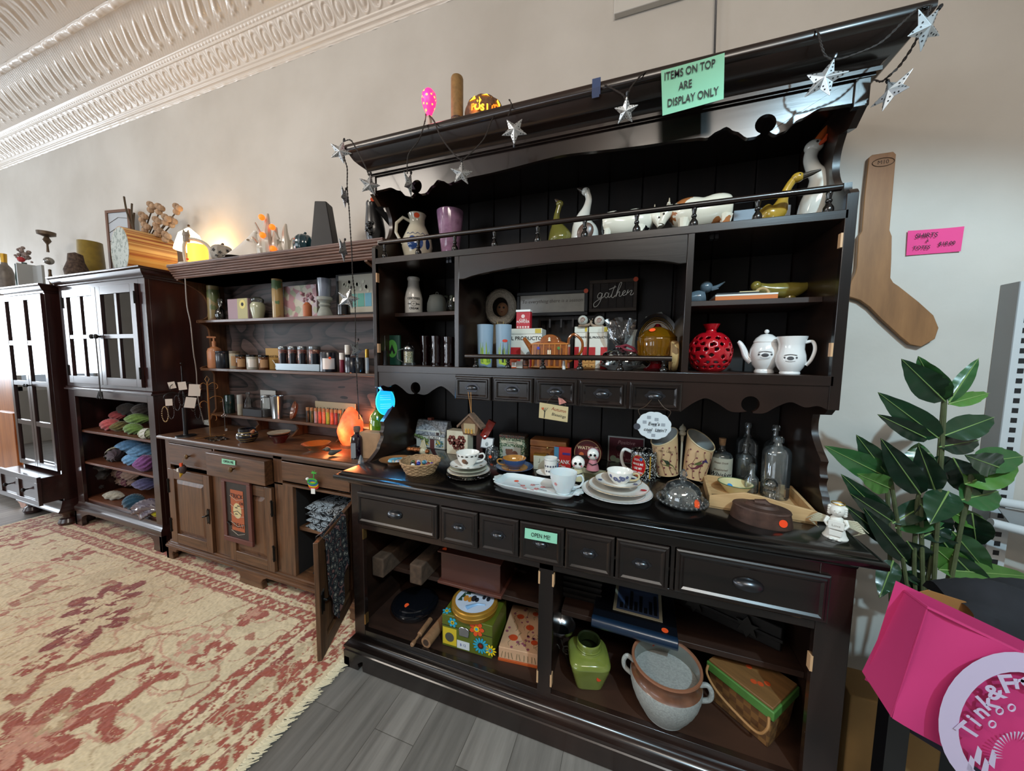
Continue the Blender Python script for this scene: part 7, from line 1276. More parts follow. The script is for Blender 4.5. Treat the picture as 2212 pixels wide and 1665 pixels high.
# on the floor of the left side
c,r,h=rnd(846,946,1287,1352,z=zF);t=thing('roaster','round black enamel covered pan with orange sticker on the base floor','pan',c,face_cam(c));en=M('0d0f14',.12,coat=.8);r=min(r,.105)
MB().lathe([(.001,0),(r*.85,0),(r*.95,.012),(r,.028),(r*1.03,.030),(r*1.03,.034),(r*.9,.034)]).build('pan',en,t);MB().lathe([(r*1.0,.034),(r*.99,.042),(r*.86,.048),(r*.84,.053),(r*.5,.062),(.001,.064)]).build('lid',en,t);MB().disc((-r*.35,-r*.45,.0600),.010,(-.1,-.3,1)).build('price_sticker',ORG,t)
pw=M('8a6648',.6,noise=.2,scale=50)
def rpin(p0,p1,rad,lab,holl=0):
    a=at(*p0,z=zF+rad);b_=at(*p1,z=zF+rad);d=b_-a;t=thing('rolling_pin',lab,'rolling pin',(a.x,a.y,zF+rad),math.atan2(d.y,d.x),'rolling pins on the base floor');L_=d.length;m=MB()
    if holl:m.tube([(0,0,0),(L_,0,0)],rad,16);m.build('cylinder',pw,t);MB().tube([(-.0008,0,0),(.001,0,0)],rad*.6,14).build('hollow_end',M('3a281c',.8),t)
    else:m.tube([(0,0,0),(.004,0,0),(.018,0,0),(.028,0,0),(.035,0,0),(.055,0,0)],[rad*.5,rad*.75,rad*.72,rad*.35,rad*.4,rad*.5],14);m.build('handle',pw,t);MB().tube([(.055,0,0),(.058,0,0),(L_,0,0)],[rad*.6,rad*.9,rad*.9],14).build('cylinder',pw,t)
rpin((889,1394),(930,1338),.012,'slim wooden rolling pin with ball handle, leftmost on the base floor');rpin((920,1388),(962,1335),.022,'thick wooden roller with hollow end beside the flowered box',1)
# flowered recipe box with a round tin on top
A=at(955,1392,z=zF);Bq_=at(1063,1424,z=zF);ang=math.atan2(Bq_.y-A.y,Bq_.x-A.x);w=(Bq_-A).length;h=.135;d=.17;t=thing('recipe_box','metal recipe box with orange, yellow and blue flowers on olive green','box',A,ang);MB().box(0,w,0,d,0,h).build('body',M('56601c',.35),t,True,.003)
def flower(par,x,z,s,n,c1,c2,c3,w_=.34,y=-.0006,ax='y'):
    for k,(rr,col) in enumerate(((1,'14140f'),(.95,c1))):
        m=MB()
        for i in range(n):
            a=2*PI*i/n;p=[(x+s*rr*q*math.cos(a)-s*w_*k2*math.sin(a),z+s*rr*q*math.sin(a)+s*w_*k2*math.cos(a)) for q,k2 in ((.2,0),(.55,rr),(.85,rr*.9),(1,0),(.85,-rr*.9),(.55,-rr))]
            m.add([(a_,y-.0003*k-.00002*(i % 2),b_) if ax=='y' else (a_,b_,y+.0003*k+.00002*(i % 2)) for a_,b_ in p],[tuple(range(6))])
        m.build('petal_outline' if k==0 else 'printed_petals',M(col,.4),par,False)
    n_=(0,-1,0) if ax=='y' else (0,0,1)
    for q,col in ((.34,c2),(.17,c3)):MB().disc((x,y-.0008-.0006*(q<.2),z) if ax=='y' else (x,z,y+.0008+.0006*(q<.2)),s*q,n_).build('flower_centre',M(col,.4),par)
flower(t,w*.70,h*.80,.034,7,'d8501e','e0b81a','2aa0b8',.26);flower(t,w*.22,h*.80,.022,6,'2a9fc0','e0b81a','56601c',.28);flower(t,w*.78,h*.32,.036,14,'2a9fc0','3a2410','8a1f10',.11);flower(t,w*.97,h*.26,.026,10,'e6c51c','2a9fc0','b0501a',.14)
flower(t,w*.3,d*.3,.03,7,'d8501e','e0b81a','2aa0b8',.26,h+.0006,'z');flower(t,w*.06,d*.10,.02,6,'2a9fc0','e0b81a','56601c',.26,h+.0006,'z')
MB().prism([(w*.36,h*.48),(w*.55,h*.48),(w*.56,h*.70),(w*.50,h*.76),(w*.40,h*.76),(w*.35,h*.70)],-.006,-.001,'y').build('clasp',SIL,t,True,.002);MB().box(w*.02,w*.30,-.0012,-.0002,h*.08,h*.60).build('yellow_label',M('c9b02a',.5),t);MB().disc((w*.16,-.0015,h*.32),w*.09).build('label_picture',M('4a4a42',.5),t);MB().box(w*.31,w*.56,-.0013,-.0002,h*.06,h*.30).build('price_label',M('c9cdd0',.5),t);text('$ 12',.014,M('3a4a8a',.5),t,(w*.43,-.0016,h*.18),name='lettering')
MB().box(-.0005,w+.0005,-.0008,.0,h*.66,h*.675).build('lid_seam',INK,t)
c2_=at(1040,1345,z=zF+h);cc=Vector((A.x+math.cos(ang)*w*.52-math.sin(ang)*d*.42,A.y+math.sin(ang)*w*.52+math.cos(ang)*d*.42,zF+h+.001));t=thing('cookie_tin','round gold-rimmed tin with a painted snowy village scene lying on the recipe box','tin',cc,face_cam(cc)*.4);R_=.092;tz=.036
MB().lathe([(.001,0),(R_,0),(R_,tz*.5)],n=48).build('base',M('a8762a',.25,.6),t);MB().lathe([(R_*1.03,tz*.40),(R_*1.04,tz*.48),(R_*1.02,tz*.55),(R_*1.02,tz*.92),(R_*.98,tz),(R_*.90,tz),(.001,tz*.97)],n=48).build('lid',M('b98a34',.25,.5),t);MB().lathe([(R_*.86,tz+.0006),(.001,tz+.0006)],n=48,cap=False).build('snow_scene',M('b9c6d8',.3),t)
zz=tz+.0012;m=MB();[m.prism([(x-s,y),(x+s,y),(x,y+s*3)],zz,zz+.0002,'z') for x,y,s in ((-.058,-.02,.010),(-.050,.0,.011),(-.02,.03,.014),(-.035,.02,.012),(.02,.035,.010))];m.build('painted_trees',M('22402e',.5),t,False)
m=MB();[m.disc((x,y,zz+.0003),s,(0,0,1),ry=s*1.7) for x,y,s in ((-.036,-.004,.010),(-.018,-.008,.009))];m.build('painted_figures',M('b57a2a',.5),t);m=MB();[m.disc((x,y,zz+.0004),s,(0,0,1),ry=s*1.6) for x,y,s in ((-.004,.0,.011),(.010,-.006,.008),(.036,.012,.007),(.055,.006,.008))];m.build('painted_carriage',M('22222a',.5),t)
m=MB();m.tube([(.05,-.028,zz),(.02,-.030,zz),(.0,-.042,zz),(-.02,-.058,zz)],[.003,.005,.007,.010],6);m.build('painted_stream',M('7fa8cf',.4),t)
# peach floral box
A=at(1077,1425,z=zF);Bq_=at(1172,1445,z=zF);ang=math.atan2(Bq_.y-A.y,Bq_.x-A.x)*.9;w=.165;d=.235;h=.055;t=thing('storage_box','peach floral book-shaped box with orange poppies lying beside the recipe box','box',A,ang);MB().box(0,w,0,d,.010,h).build('body',M('c49a78',.55,noise=.06),t,True,.002);MB().box(-.002,w+.002,-.002,d,0,.010).build('orange_base',M('b5501e',.5),t,True,.001)
r_=random.Random(6);m=MB();[m.disc((x,y,h+.0002),s,(0,0,1),.0004,12,s*.85) for x,y,s in ((.045,.055,.018),(.10,.12,.017),(.05,.17,.016),(.13,.05,.014),(.11,.20,.013))];m.build('printed_poppies',M('b8431e',.5),t);m=MB();[m.disc((r_.uniform(.01,w-.01),r_.uniform(.01,d-.01),h+.0001),r_.uniform(.003,.007),(0,0,1),.0003,6) for i in range(26)];m.build('printed_buds',M('8a4a5a',.5),t)
m=MB()
for i in range(30):x,y=r_.uniform(.01,w-.01),r_.uniform(.01,d-.03);m.tube([(x,y,h+.0004),(x+r_.uniform(-.008,.008),y+.014,h+.0004),(x+r_.uniform(-.012,.012),y+.026,h+.0004)],.0006,4)
for i in range(10):x=w*(.06+.09*i);m.tube([(x,-.0008,.016),(x+r_.uniform(-.006,.006),-.0008,.040)],.0008,4)
m.build('printed_stems',M('4a5230',.6),t)
# right side: on the shelf
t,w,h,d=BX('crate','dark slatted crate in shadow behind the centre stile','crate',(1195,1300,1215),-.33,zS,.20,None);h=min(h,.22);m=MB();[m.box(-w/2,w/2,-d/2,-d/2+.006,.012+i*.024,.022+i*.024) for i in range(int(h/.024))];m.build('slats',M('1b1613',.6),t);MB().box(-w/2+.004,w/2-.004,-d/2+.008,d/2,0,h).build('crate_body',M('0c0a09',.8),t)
A=at(1275,1342,z=zS+.045);xl=X(1277,-.455,.37);xr=X(1465,-.455,.37);t=thing('binder','thick dark blue ring binder with a framed city photograph on its cover','binder',((xl+xr)/2,-.455,zS+.001),-.03);w=xr-xl;nb=M('14263a',.3,coat=.4)
m=MB();m.T=Matrix.Translation((0,.012,.020)) @ Matrix.Rotation(PI/2,4,'Y');m.lathe([(.018,-w/2),(.020,-w/2+.002),(.020,w/2-.002),(.018,w/2)],n=20);m.build('spine',nb,t);MB().box(-w/2,w/2,.012,.27,0,.038).build('cover',M('0c0f16',.35,coat=.3),t,True,.003)
MB().box(-w*.26,w*.34,.07,.235,.0385,.0405).build('photo_border',M('a39c84',.6),t);MB().box(-w*.22,w*.30,.08,.225,.0408,.0415).build('photo',M('3c4a66',.5),t);m=MB();[m.box(-w*.18+i*w*.06,-w*.14+i*w*.06,.09,.12+.02*((i*37) % 5),.0416,.0420) for i in range(8)];m.build('photo_buildings',M('15161c',.5),t);MB().disc((w*.36,.035,.0388),.011,(0,0,1)).build('price_sticker',ORG,t)
A=at(1500,1338,z=zS+.0);t=thing('metal_case','rusted dark metal case with leaf-shaped hinge brackets lying on the right base shelf','case',(X(1600,-.36,.42),-.20,zS),-.42);w=.34;d=.15;h=.085;dm=M('1d1916',.6,.4,noise=.4,scale=30);MB().box(-w/2,w/2,-d/2,d/2,0,h).build('body',dm,t,True,.004);MB().box(-w/2-.004,w/2+.004,-d/2-.008,-d/2,h*.42,h*.56).build('rail',dm,t,True,.002)
for x in (-w*.28,w*.22):MB().prism([(x,h*1.0),(x+.014,h*.70),(x+.034,h*.72),(x+.020,h*.52),(x+.030,h*.22),(x+.010,h*.30),(x,-.0+.004),(x-.010,h*.30),(x-.030,h*.22),(x-.020,h*.52),(x-.034,h*.72),(x-.014,h*.70)],-d/2-.016,-d/2-.009,'y').build('leaf_bracket',M('2a2723',.55,.5),t,True,.001)
MB().disc((-w*.35,-d/2+.014,h+.0004),.010,(0,0,1)).build('price_sticker',ORG,t);MB().tube([(w*.30+.016*math.cos(a),-.01+.016*math.sin(a),h+.003) for a in [2*PI*i/16 for i in range(16)]],.0022,6,True).build('ring_pull',im,t)
# right side: on the floor
t=thing('wire_stand','scrolled dark wire stand holding a silver bowl behind the green jar','stand',(X(1200,-.40,.2),-.40,zF));m=MB();[m.tube([(x+.022*(1-i/22)*math.cos(i*.55),-.03,.060+.022*(1-i/22)*math.sin(i*.55)) for i in range(20)],.0022,6) for x in (.0,.05)];m.tube([(-.02,-.03,.0),(.02,-.03,.12),(.06,-.03,.0)],.0025,6);m.build('scrollwork',M('3a342c',.5,.5),t);MB().lathe([(.001,.10),(.03,.104),(.052,.125),(.055,.14),(.050,.125),(.03,.110)],(.02,0,0)).build('silver_bowl',SIL,t)
# square green jar
c,r,h=rnd(1222,1321,1362,1494,z=zF,rt=.6,rb=.62);h *= 1.04;t=thing('jar','square-bodied glossy olive green glazed jar with round open neck','jar',c,.28);gj=M('76803a',.12,coat=.8,noise=.10,scale=14)
def sq(u,v): 
    K_=[(0,.62,6),(.03,.66,6),(.50,.96,6),(.62,1.04,4.5),(.70,.98,3.2),(.77,.74,2.2),(.78,.60,2),(.82,.56,2),(.86,.60,2),(.97,.62,2),(1,.58,2)]
    for a,b_ in zip(K_[:-1],K_[1:]):
        if a[0]<=v<=b_[0]:t_=(v-a[0])/(b_[0]-a[0]);R_=a[1]+(b_[1]-a[1])*t_;e=a[2]+(b_[2]-a[2])*t_;break
    th=2*PI*u;ca,sa=math.cos(th),math.sin(th);q=(abs(ca)**e+abs(sa)**e)**(-1/e);R_ *= r*.86;return (R_*q*ca,R_*q*sa,v*h)
MB().grid(sq,64,60,True).build('body',gj,t,ang=60);MB().lathe([(r*.86*.58,h),(r*.86*.50,h*.98),(r*.86*.48,h*.80),(r*.80*.8,h*.66),(r*.5,.02),(.001,.02)],n=36,cap=False).build('dark_inside',M('1e2410',.3),t);m=MB();[m.tube([(r*.86*.60*math.cos(a),r*.86*.60*math.sin(a),h*z_) for a in [2*PI*i/40 for i in range(40)]],.0026,6,True) for z_ in (.80,.845)];m.build('neck_ring',gj,t);MB().disc((r*.35,-r*.76,h*.40),.010,(.28,-1,0)).build('price_sticker',M('d9431f',.6),t)
# stoneware crock
c,r,h=rnd(1362,1518,1382,1571,z=zF,rt=.95,rb=.45);r=min(r,.12);t=thing('crock','speckled grey stoneware crock with rust-brown collar and two loop handles','crock',c,face_cam(c));sw=M('9a9c98',.5,noise=.18,scale=170,bump=.3);h=min(h,.26)
kp=[(.001,0),(.50,0),(.62,.05)]; 
for i in range(13):q=i/12;kp.append((.62+.40*math.sin(q*PI*.56)+(.008 if i % 2 else 0),.06+q*.66))
MB().lathe([(a*r,b_*h) for a,b_ in kp],n=44).build('body',sw,t);br_=M('6a4430',.35,noise=.3,coat=.4);MB().lathe([(r*kp[-1][0],h*.72),(r*.96,h*.75),(r*.92,h*.80),(r*.94,h*.90),(r*1.0,h*.96)],n=44,cap=False).build('brown_collar',br_,t);MB().lathe([(r*.98,h*.955),(r*1.01,h*.97),(r*1.0,h),(r*.94,h),(r*.92,h*.97)],n=44,cap=False).build('rim',M('8a5c44',.4),t);MB().lathe([(r*.93,h*.985),(r*.88,h*.82),(r*.94,h*.6),(r*.80,h*.25),(r*.5,.010),(.001,.010)],n=44,cap=False).build('glazed_inside',M('6c6f68',.2,coat=.7),t)
MB().tube([(.028*math.cos(a),.028*math.sin(a)-.01,.013) for a in [2*PI*i/30 for i in range(30)]],.0018,6,True).build('inner_ring',M('8a8c84',.3),t);MB().disc((-r*.45,r*.78,h*.86),.009,(.3,-.9,.2)).build('price_sticker',M('c9402a',.6),t)
for s in (-1,1):MB().tube(smoothp([(s*r*.90,0,h*.76),(s*r*1.12,0,h*.82),(s*r*1.24,0,h*.72),(s*r*1.20,0,h*.58),(s*r*.98,0,h*.50)],5),.0075,10).build('handle',sw,t)
# picnic basket
A=Vector((1.557,-.514,zF));wv=.160;dv=.195;t=thing('picnic_basket','woven splint picnic basket with green rim, wooden lid and wire-thin handle','basket',A,.861);hB=.137
bw=pattern('splint_weave',['6a4526','8a5f36','54361e','9a6e40'],42,'cells',.6,[0,.3,.55,.8],axis_scale=(.5,.5,.9))
chk,nt,b,out=newmat('splint_check');tc=nt.nodes.new('ShaderNodeTexCoord');ck=nt.nodes.new('ShaderNodeTexChecker');ck.inputs['Scale'].default_value=52;ck.inputs['Color1'].default_value=(*lin('80592f'),1);ck.inputs['Color2'].default_value=(*lin('664425'),1);mp=nt.nodes.new('ShaderNodeMapping');mp.inputs['Location'].default_value=(.003,.004,.002);mp.inputs['Scale'].default_value=(.9,.9,.9)
nt.links.new(tc.outputs['Object'],mp.inputs[0]);nt.links.new(mp.outputs[0],ck.inputs[0]);nt.links.new(ck.outputs[0],b.inputs[0]);b.inputs['Roughness'].default_value=.6
def frus(m,k0,k1,z0,z1,ins=0):x0=.012*(1-k0);x1=.012*(1-k1);m.add([(x0+ins,x0+ins,z0),(wv-x0-ins,x0+ins,z0),(wv-x0-ins,dv-x0-ins,z0),(x0+ins,dv-x0-ins,z0),(x1+ins,x1+ins,z1),(wv-x1-ins,x1+ins,z1),(wv-x1-ins,dv-x1-ins,z1),(x1+ins,dv-x1-ins,z1)],[(0,3,2,1),(4,5,6,7),(0,1,5,4),(1,2,6,5),(2,3,7,6),(3,0,4,7)]);return m
frus(MB(),0,1,0,hB).build('woven_body',chk,t,True,.004);MB().box(-.003,wv+.003,-.003,dv+.003,hB-.030,hB).build('green_rim',M('4c7a36',.5,noise=.1),t,True,.003);MB().box(.002,wv-.002,.002,dv-.002,hB,hB+.008).build('lid',wood('basket_lid','5f4225','8a6238',None,'y',.5),t,True,.002)
m=MB();[m.disc((x,y,hB+.0085),.009,(0,0,1),.0004,8) for x,y in ((.055,.06),(.075,.05),(.045,.075),(.09,.11))];m.build('painted_leaves',M('c0491e',.6),t);MB().disc((wv*.8,dv*.94,hB+.0085),.011,(0,0,1)).build('price_sticker',ORG,t)
MB().tube(smoothp([(-.006,.008,hB-.02),(-.016,.006,hB-.05),(-.018,.03,hB-.085),(-.018,.09,hB-.080),(-.020,.15,hB-.06),(-.018,.185,hB-.03),(-.006,.19,hB-.008)],6),.0040,8).build('handle',M('a87a4a',.5),t)
# ------------------------------------------------------------------ oak sideboard: shelves
S1,S2,S3=-.115,-.12,-.085
bam=pattern('bamboo_glaze',['5f6a42','8c7c54','7a5f48'],8,'noise',.35,[0,.42,.56],.4);ambg=glass('b5793a',2,.05,'amber_jar',.08,.5,'7a4a22');tan_=M('b08a62',.6);navy=M('141a26',.3,coat=.4)
def J(name,lab,cat,px,z,y,mat,lid=None,lh=.15,label=None,prof=None,grp=None):
    pr=prof or [(.001,0),(.94,0),(1,.03),(1,.97-lh),(.96,1-lh)]+([] if lid else [(.96,1),(.9,1),(.88,.1),(.001,.08)])
    t,r,h=V(name,lab,cat,px,pr,mat,z=z,y=y,part='body',n=22,group=grp)
    if lid:MB().lathe([(r*.99,h*(1-lh)),(r*1.01,h*(1-lh*.9)),(r*1.01,h*.98),(r*.94,h),(.001,h)],n=22).build('lid',lid,t)
    if label:m=MB();m.grid(lambda u,v:((r*1.015)*math.sin(-.75+1.5*u),-(r*1.015)*math.cos(-.75+1.5*u),h*(.15+.55*v)),8,2);m.build('label',label,t)
    return t,r,h
J('vase','grey-green cylinder vase at the left end of the top oak shelf','vase',(447,476,617,692),zO1,S1,bam);J('vase','tall bamboo-look vase with brown collar in the middle of the top oak shelf','vase',(587,612,602,684),zO1,S1,pattern('bamboo_glaze2',['5e7a4e','a88a54','9a7454'],7,'noise',.35,[0,.40,.58],.4))
t,r,h=J('decanter','round dark glass decanter with a pale stopper','decanter',(463,490,660,691),zO1,-.14,glass('3a3f30',2.2,.03,'smoke_glass',.1,.4,'14160f'),prof=[(.001,0),(.7,0),(1,.35),(.8,.68),(.3,.9),(.28,1),(.001,1)]);MB().lathe([(r*.3,h*.98),(r*.36,h*1.25),(r*.5,h*1.4),(r*.36,h*1.5),(.001,h*1.5)],n=14).build('stopper',CLR,t)
def BB(name,lab,cat,px,z,y,d,mat,rz=0):return BX(name,lab,cat,px,y,z,d,mat,rz=rz)
t,w,h,d=BB('book','mauve and yellow gift book with a daisy on its cover','book',(492,536,645),zO1,-.14,.025,M('a58a94',.5));front_box(t,'yellow_band',M('b5ae7a',.5),w*.0,w*.48,0,h,-d/2-.0003);MB().disc((w*.25,-d/2-.002,h*.72),w*.15).build('daisy',M('e0d27a',.5),t);MB().disc((w*.25,-d/2-.0028,h*.72),w*.06).build('daisy_centre',INK,t)
t,r,h=J('candle_jar','cream candle in a lidded apothecary glass jar','candle',(540,574,652,689),zO1,-.13,M('b9bca0',.2,coat=.6),prof=[(.001,0),(.7,0),(1,.6),(1,.85),(.75,1),(.001,1)]);MB().lathe([(r*.76,h),(r*.85,h*1.05),(r*.85,h*1.2),(r*.5,h*1.32),(.001,h*1.35)],n=20).build('lid',CLR,t)
flo=pattern('rose_paper',['b58a90','c9c4b4','a9b09a','c4b4ba'],28,'cells',.6,[0,.25,.5,.75]);BB('gift_box','rose-patterned hinged gift box behind the orange bud vase','box',(613,684,616),zO1,-.08,.05,flo)
t,r,h=J('bud_vase','small orange bottle vase holding pink blossoms','vase',(654,674,652,682),zO1,-.15,M('b5673e',.5),prof=[(.001,0),(.95,0),(1,.1),(1,.8),(.5,.95),(.4,1),(.001,.98)]);m=MB();r_=random.Random(1);[m.sphere((r_.uniform(-.03,.035),r_.uniform(-.015,.015),h+r_.uniform(.005,.055)),r_.uniform(.006,.011),7,k=5) for _ in range(16)];m.build('blossoms',M('a8808a',.8,noise=.2),t);m=MB();[m.tube([(0,0,h),(a,0,h+.05)],.001,4) for a in (-.02,.0,.02)];m.build('twigs',WIRE,t)
t,r,h=J('candle_stand','pale turned stone pedestal holding a grey candle','candle holder',(684,719,640,679),zO1,-.13,M('9aa09a',.6,noise=.15),prof=[(.001,0),(.95,0),(1,.12),(.75,.35),(.6,.48),(.8,.58),(.6,.68),(.7,.75),(1,.85),(1,1),(.001,1)]);c=t.location
t2,r2,h2=J('pillar_candle','blue-grey candle in a smoked glass on the stone pedestal','candle',(685,716,600,641),zO1+h,-.13,M('7e8796',.3,coat=.5),prof=[(.001,0),(.8,0),(.86,.05),(1,1),(.95,1),(.9,.92),(.001,.9)])
J('cup','small black cup in front of the framed jars picture','cup',(729,757,657,676),zO1,-.16,BLK);t,w,h,d=BB('framed_picture','black framed print of flowers in blue-green jars on the top oak shelf','picture frame',(726,812,583),zO1,-.07,.015,M('17140f',.4),0);front_box(t,'print',M('b5b0a0',.5),-w*.42,w*.44,h*.10,h*.90,-d/2);m=MB();r_=random.Random(3);[m.disc((r_.uniform(-w*.3,w*.4),-d/2-.0022,h*r_.uniform(.52,.76)),r_.uniform(.008,.014)) for _ in range(16)];m.build('painted_flowers',M('c9c8b4',.5,noise=.2,scale=90),t)
for i,c_ in enumerate(('6aa59c','4f9a8a','5a9ab0')):front_box(t,'painted_jar',M(c_,.4),w*(-.12+.18*i),w*(.04+.18*i),h*.22,h*.50,-d/2-.0022,.0008)
t,r,h=J('pump_bottle','peach lotion bottle with pump at the left of the middle oak shelf','bottle',(447,481,747,798),zO2,-.14,M('b57a54',.4,coat=.3),prof=[(.001,0),(.9,0),(1,.05),(1,.75),(.85,.88),(.3,.97),(.28,1),(.001,1)]);MB().lathe([(r*.3,h),(r*.3,h*1.2),(r*.14,h*1.22),(r*.14,h*1.38)],n=12).box(-r*.9,r*.25,-.006,.006,h*1.35,h*1.42).build('pump',M('b57a54',.4),t);MB().disc((r*.3,-r*.98,h*.72),.007,(.3,-1,0)).build('price_sticker',RED,t)
for px,m_,l_,lb,lab in (((465,497,758,799),navy,navy,None,'black candle jar with silver band beside the peach pump bottle'),((495,520,758,798),M('a39a84',.4),M('6a5f50',.4),tan_,'beige candle tin with dark square label'),((509,533,766,799),ambg,BLK,tan_,'amber candle jar with kraft label, left one'),((532,558,766,800),M('b0b3ac',.3,coat=.4),BLK,WHT,'white candle jar with black lid'),((558,582,767,799),ambg,BLK,tan_,'amber candle jar with kraft label, right one beside the wire caddy')):J('candle_jar',lab,'candle',px,zO2,-.14 if px[0]<470 or px[0]>500 else -.11,m_,l_,.14,lb,grp='candles on the middle oak shelf')
t,w,h,d=BB('card_sign','tan card sign with dark capital print behind the spice jars','sign',(574,606,752),zO2,-.07,.004,M('b08a4a',.6));text('GHOST TEA',w*.14,INK,t,(0,-d/2-.001,h*.6),name='lettering')
gal=M('8d9498',.3,.8);x0,x1=X(595,-.155,1.24),X(690,-.155,1.24);w=x1-x0;t=thing('metal_caddy','galvanised metal tray with wire side handles holding four spice jars','caddy',((x0+x1)/2,-.115,zO2));MB().box(-w/2,w/2,-.04,.04,0,.004).box(-w/2,w/2,-.04,-.037,.0,.042).box(-w/2,w/2,.037,.04,0,.042).box(-w/2,-w/2+.003,-.04,.04,0,.042).box(w/2-.003,w/2,-.04,.04,0,.042).build('tray',gal,t,True,.001);m=MB();[m.box(-w/2-.001,w/2+.001,-.042,-.040,z,z+.004) for z in (.012,.024,.036)];m.build('rib_band',gal,t)
for s in (-1,1):MB().tube([(s*w/2,-.03,.02),(s*(w/2+.035),-.03,.06),(s*(w/2+.035),.03,.06),(s*w/2,.03,.02)],.0018,6).build('handle',gal,t)
rose=pattern('dried_petals',['5a2a24','8a5244','b08a78','3a2a26'],90,'cells',.5,[0,.3,.6,.8],.6)
for i in range(4):J('spice_jar',['leftmost','second','third','rightmost'][i]+' jar of dried petals in the metal caddy, silver lid','jar',(601+i*21+(3 if i==3 else 0),621+i*21+(9 if i==3 else 0),748,786),zO2+.005,-.115,rose,gal,.14,navy,grp='spice jars in the metal caddy')
t,r,h=J('mug','dark navy mug with paper band and orange sticker','mug',(691,728,761,802),zO2,-.14,navy,None,.02,WHT);MB().disc((r*.15,-r*1.03,h*.72),.007).build('price_sticker',ORG,t)
for px,m_,l_,lab in (((733,744,762,801),M('7a2436',.3),WHT,'small dropper bottle with pink label'),((745,757,745,801),navy,WHT,'tall thin black bottle with white cap'),((745,776,772,804),navy,None,'black round jar beside the thin bottle'),((768,788,772,805),BLK,None,'black jar with gold ornaments on top'),((789,797,754,804),M('a3a8a8',.4),GOLD,'roller bottle with gold cap next to the hutch post')):J('cosmetic_bottle',lab,'bottle',px,zO2,-.15 if px[0] != 745 or px[2]>750 else -.11,m_,l_,.35,None,grp='small bottles at the right of the middle oak shelf')
# narrow shelf above the counter
teal=glass('2f7f78',2,.06,'teal_glass',.1,.4,'12413e')
J('vase','teal swirled glass vase on the narrow oak shelf','vase',(484,508,852,891),zO3,S3,teal,None,.02);J('cosmetic_bottle','slim white spray bottle on the narrow oak shelf','bottle',(512,525,852,895),zO3,-.10,M('a8a698',.4),M('9aa09f',.4),.45);J('decanter','clear cut glass decanter behind the black box','decanter',(527,545,846,892),zO3,-.05,CLR,None,.02,prof=[(.001,0),(1,0),(1,.5),(.4,.75),(.6,1)])
BB('box','flat black box in front of the clear decanter','box',(524,565,884),zO3,-.12,.06,M('17161a',.5));t,w,h,d=BB('card_sign','grey and white printed card behind the glass jar','card',(563,596,843),zO3,-.05,.003,M('9fa09e',.6));J('jar','clear glass jar with silver lid in front of the grey card','jar',(564,586,852,897),zO3,-.09,CLR,gal,.12)
J('julep_cup','polished steel julep cup on the narrow oak shelf','cup',(582,614,854,901),zO3,-.105,SIL,prof=[(.001,0),(.72,0),(.74,.04),(.70,.07),(.98,.95),(1,1),(.94,1),(.66,.1),(.001,.08)])
c=Vector((X(639,-.09,.97),-.09,zO3+.058));t=thing('wooden_dish','round copper-brown wooden dish standing tilted on the narrow shelf','dish',c,-.5,rot=(PI/2-.25,0,-.5));MB().lathe([(.001,.004),(.045,.006),(.056,.018),(.058,.016),(.046,0),(.001,0)],n=30).build('dish',M('7a4a34',.25,noise=.2,coat=.5),t);MB().disc((0,0,.0062),.020,(0,0,1)).build('dark_centre',M('3a2018',.4),t)
t,w,h,d=BB('letter_sign','long cream sign strip with dark capital letters behind the little bottles','sign',(681,768,869),zO3,-.04,.006,M('a5977a',.6));text('ILLUMINATE',h*.5,INK,t,(0,-d/2-.001,h*.5),name='lettering')
for i in range(9):c_=['2b2622','4a4a2a','a58a92','c24a3a','c9705a','8aa03a','b5503f','7a2a3a','3a3a2a'][i];J('sample_bottle',['first','second','third','fourth','fifth','sixth','seventh','eighth','ninth'][i]+' from the left of the little corked bottles on the narrow oak shelf','bottle',(661+i*8.6,669+i*8.6,879+i*.7,905+i*.8),zO3,-.11,M(c_,.3,coat=.4,noise=.3,scale=200),CORK,.22,None,grp='row of little corked bottles')
# counter of the sideboard
gw_=M('8a6234',.4,.6);jb=M('0f0f12',.4)
c=at(402,942,z=zOC);t=thing('jewelry_stand','black jewelry tree hung with beaded bracelets and white price cards','jewelry stand',c,face_cam(c));s_=(c-CP).dot(CF)/FPX*.62;K_=lambda px,py:((px-402)*s_*1.0,0,(942-py)*s_/.62*1.0)
MB().lathe([(.001,0),(.05,0),(.048,.006),(.012,.010),(.010,.014)],n=24).build('base',jb,t);MB().tube([(0,0,.01),(0,0,K_(402,880)[2])],.011,12).build('post',jb,t);MB().tube([(0,0,K_(402,880)[2]),K_(402,790)],.0025,6).sphere(K_(402,785),.005,8).build('spire',iron,t)
for s in (-1,1):
    for z_,L_ in ((838,30),(858,46)):
        for k in (-1,1):MB().tube(smoothp([Vector(K_(402,z_)),Vector(K_(402+s*L_*.5,z_-12))+Vector((0,k*.02,0)),Vector(K_(402+s*L_,z_-6))+Vector((0,k*.035,0)),Vector(K_(402+s*L_,z_+4))+Vector((0,k*.035,0))],5),.0016,6).build('branch',iron,t)
r_=random.Random(2)
for i,(px,py,cm) in enumerate(((355,890,'a58a5a'),(370,885,'2b2320'),(386,868,'17171a'),(398,858,'1d1a1a'),(425,872,'3a3430'),(436,890,'17171a'))):
    p=Vector(K_(px,py))+Vector((0,-.02,0));L_=.045;m=MB();[m.sphere(p+Vector((.013*math.sin(a),0,L_*math.cos(a))),.0030,6,k=4) for a in [2*PI*j/26 for j in range(26)]];solo(m.build('bracelet',M(cm,.3,.3,noise=.3)),['gold and tan','brown','black and silver','plain black','grey','dark'][i]+' beaded bracelet hanging on the black jewelry tree','bracelet',t.location,t.rotation_euler.z,'bracelets on the jewelry tree')
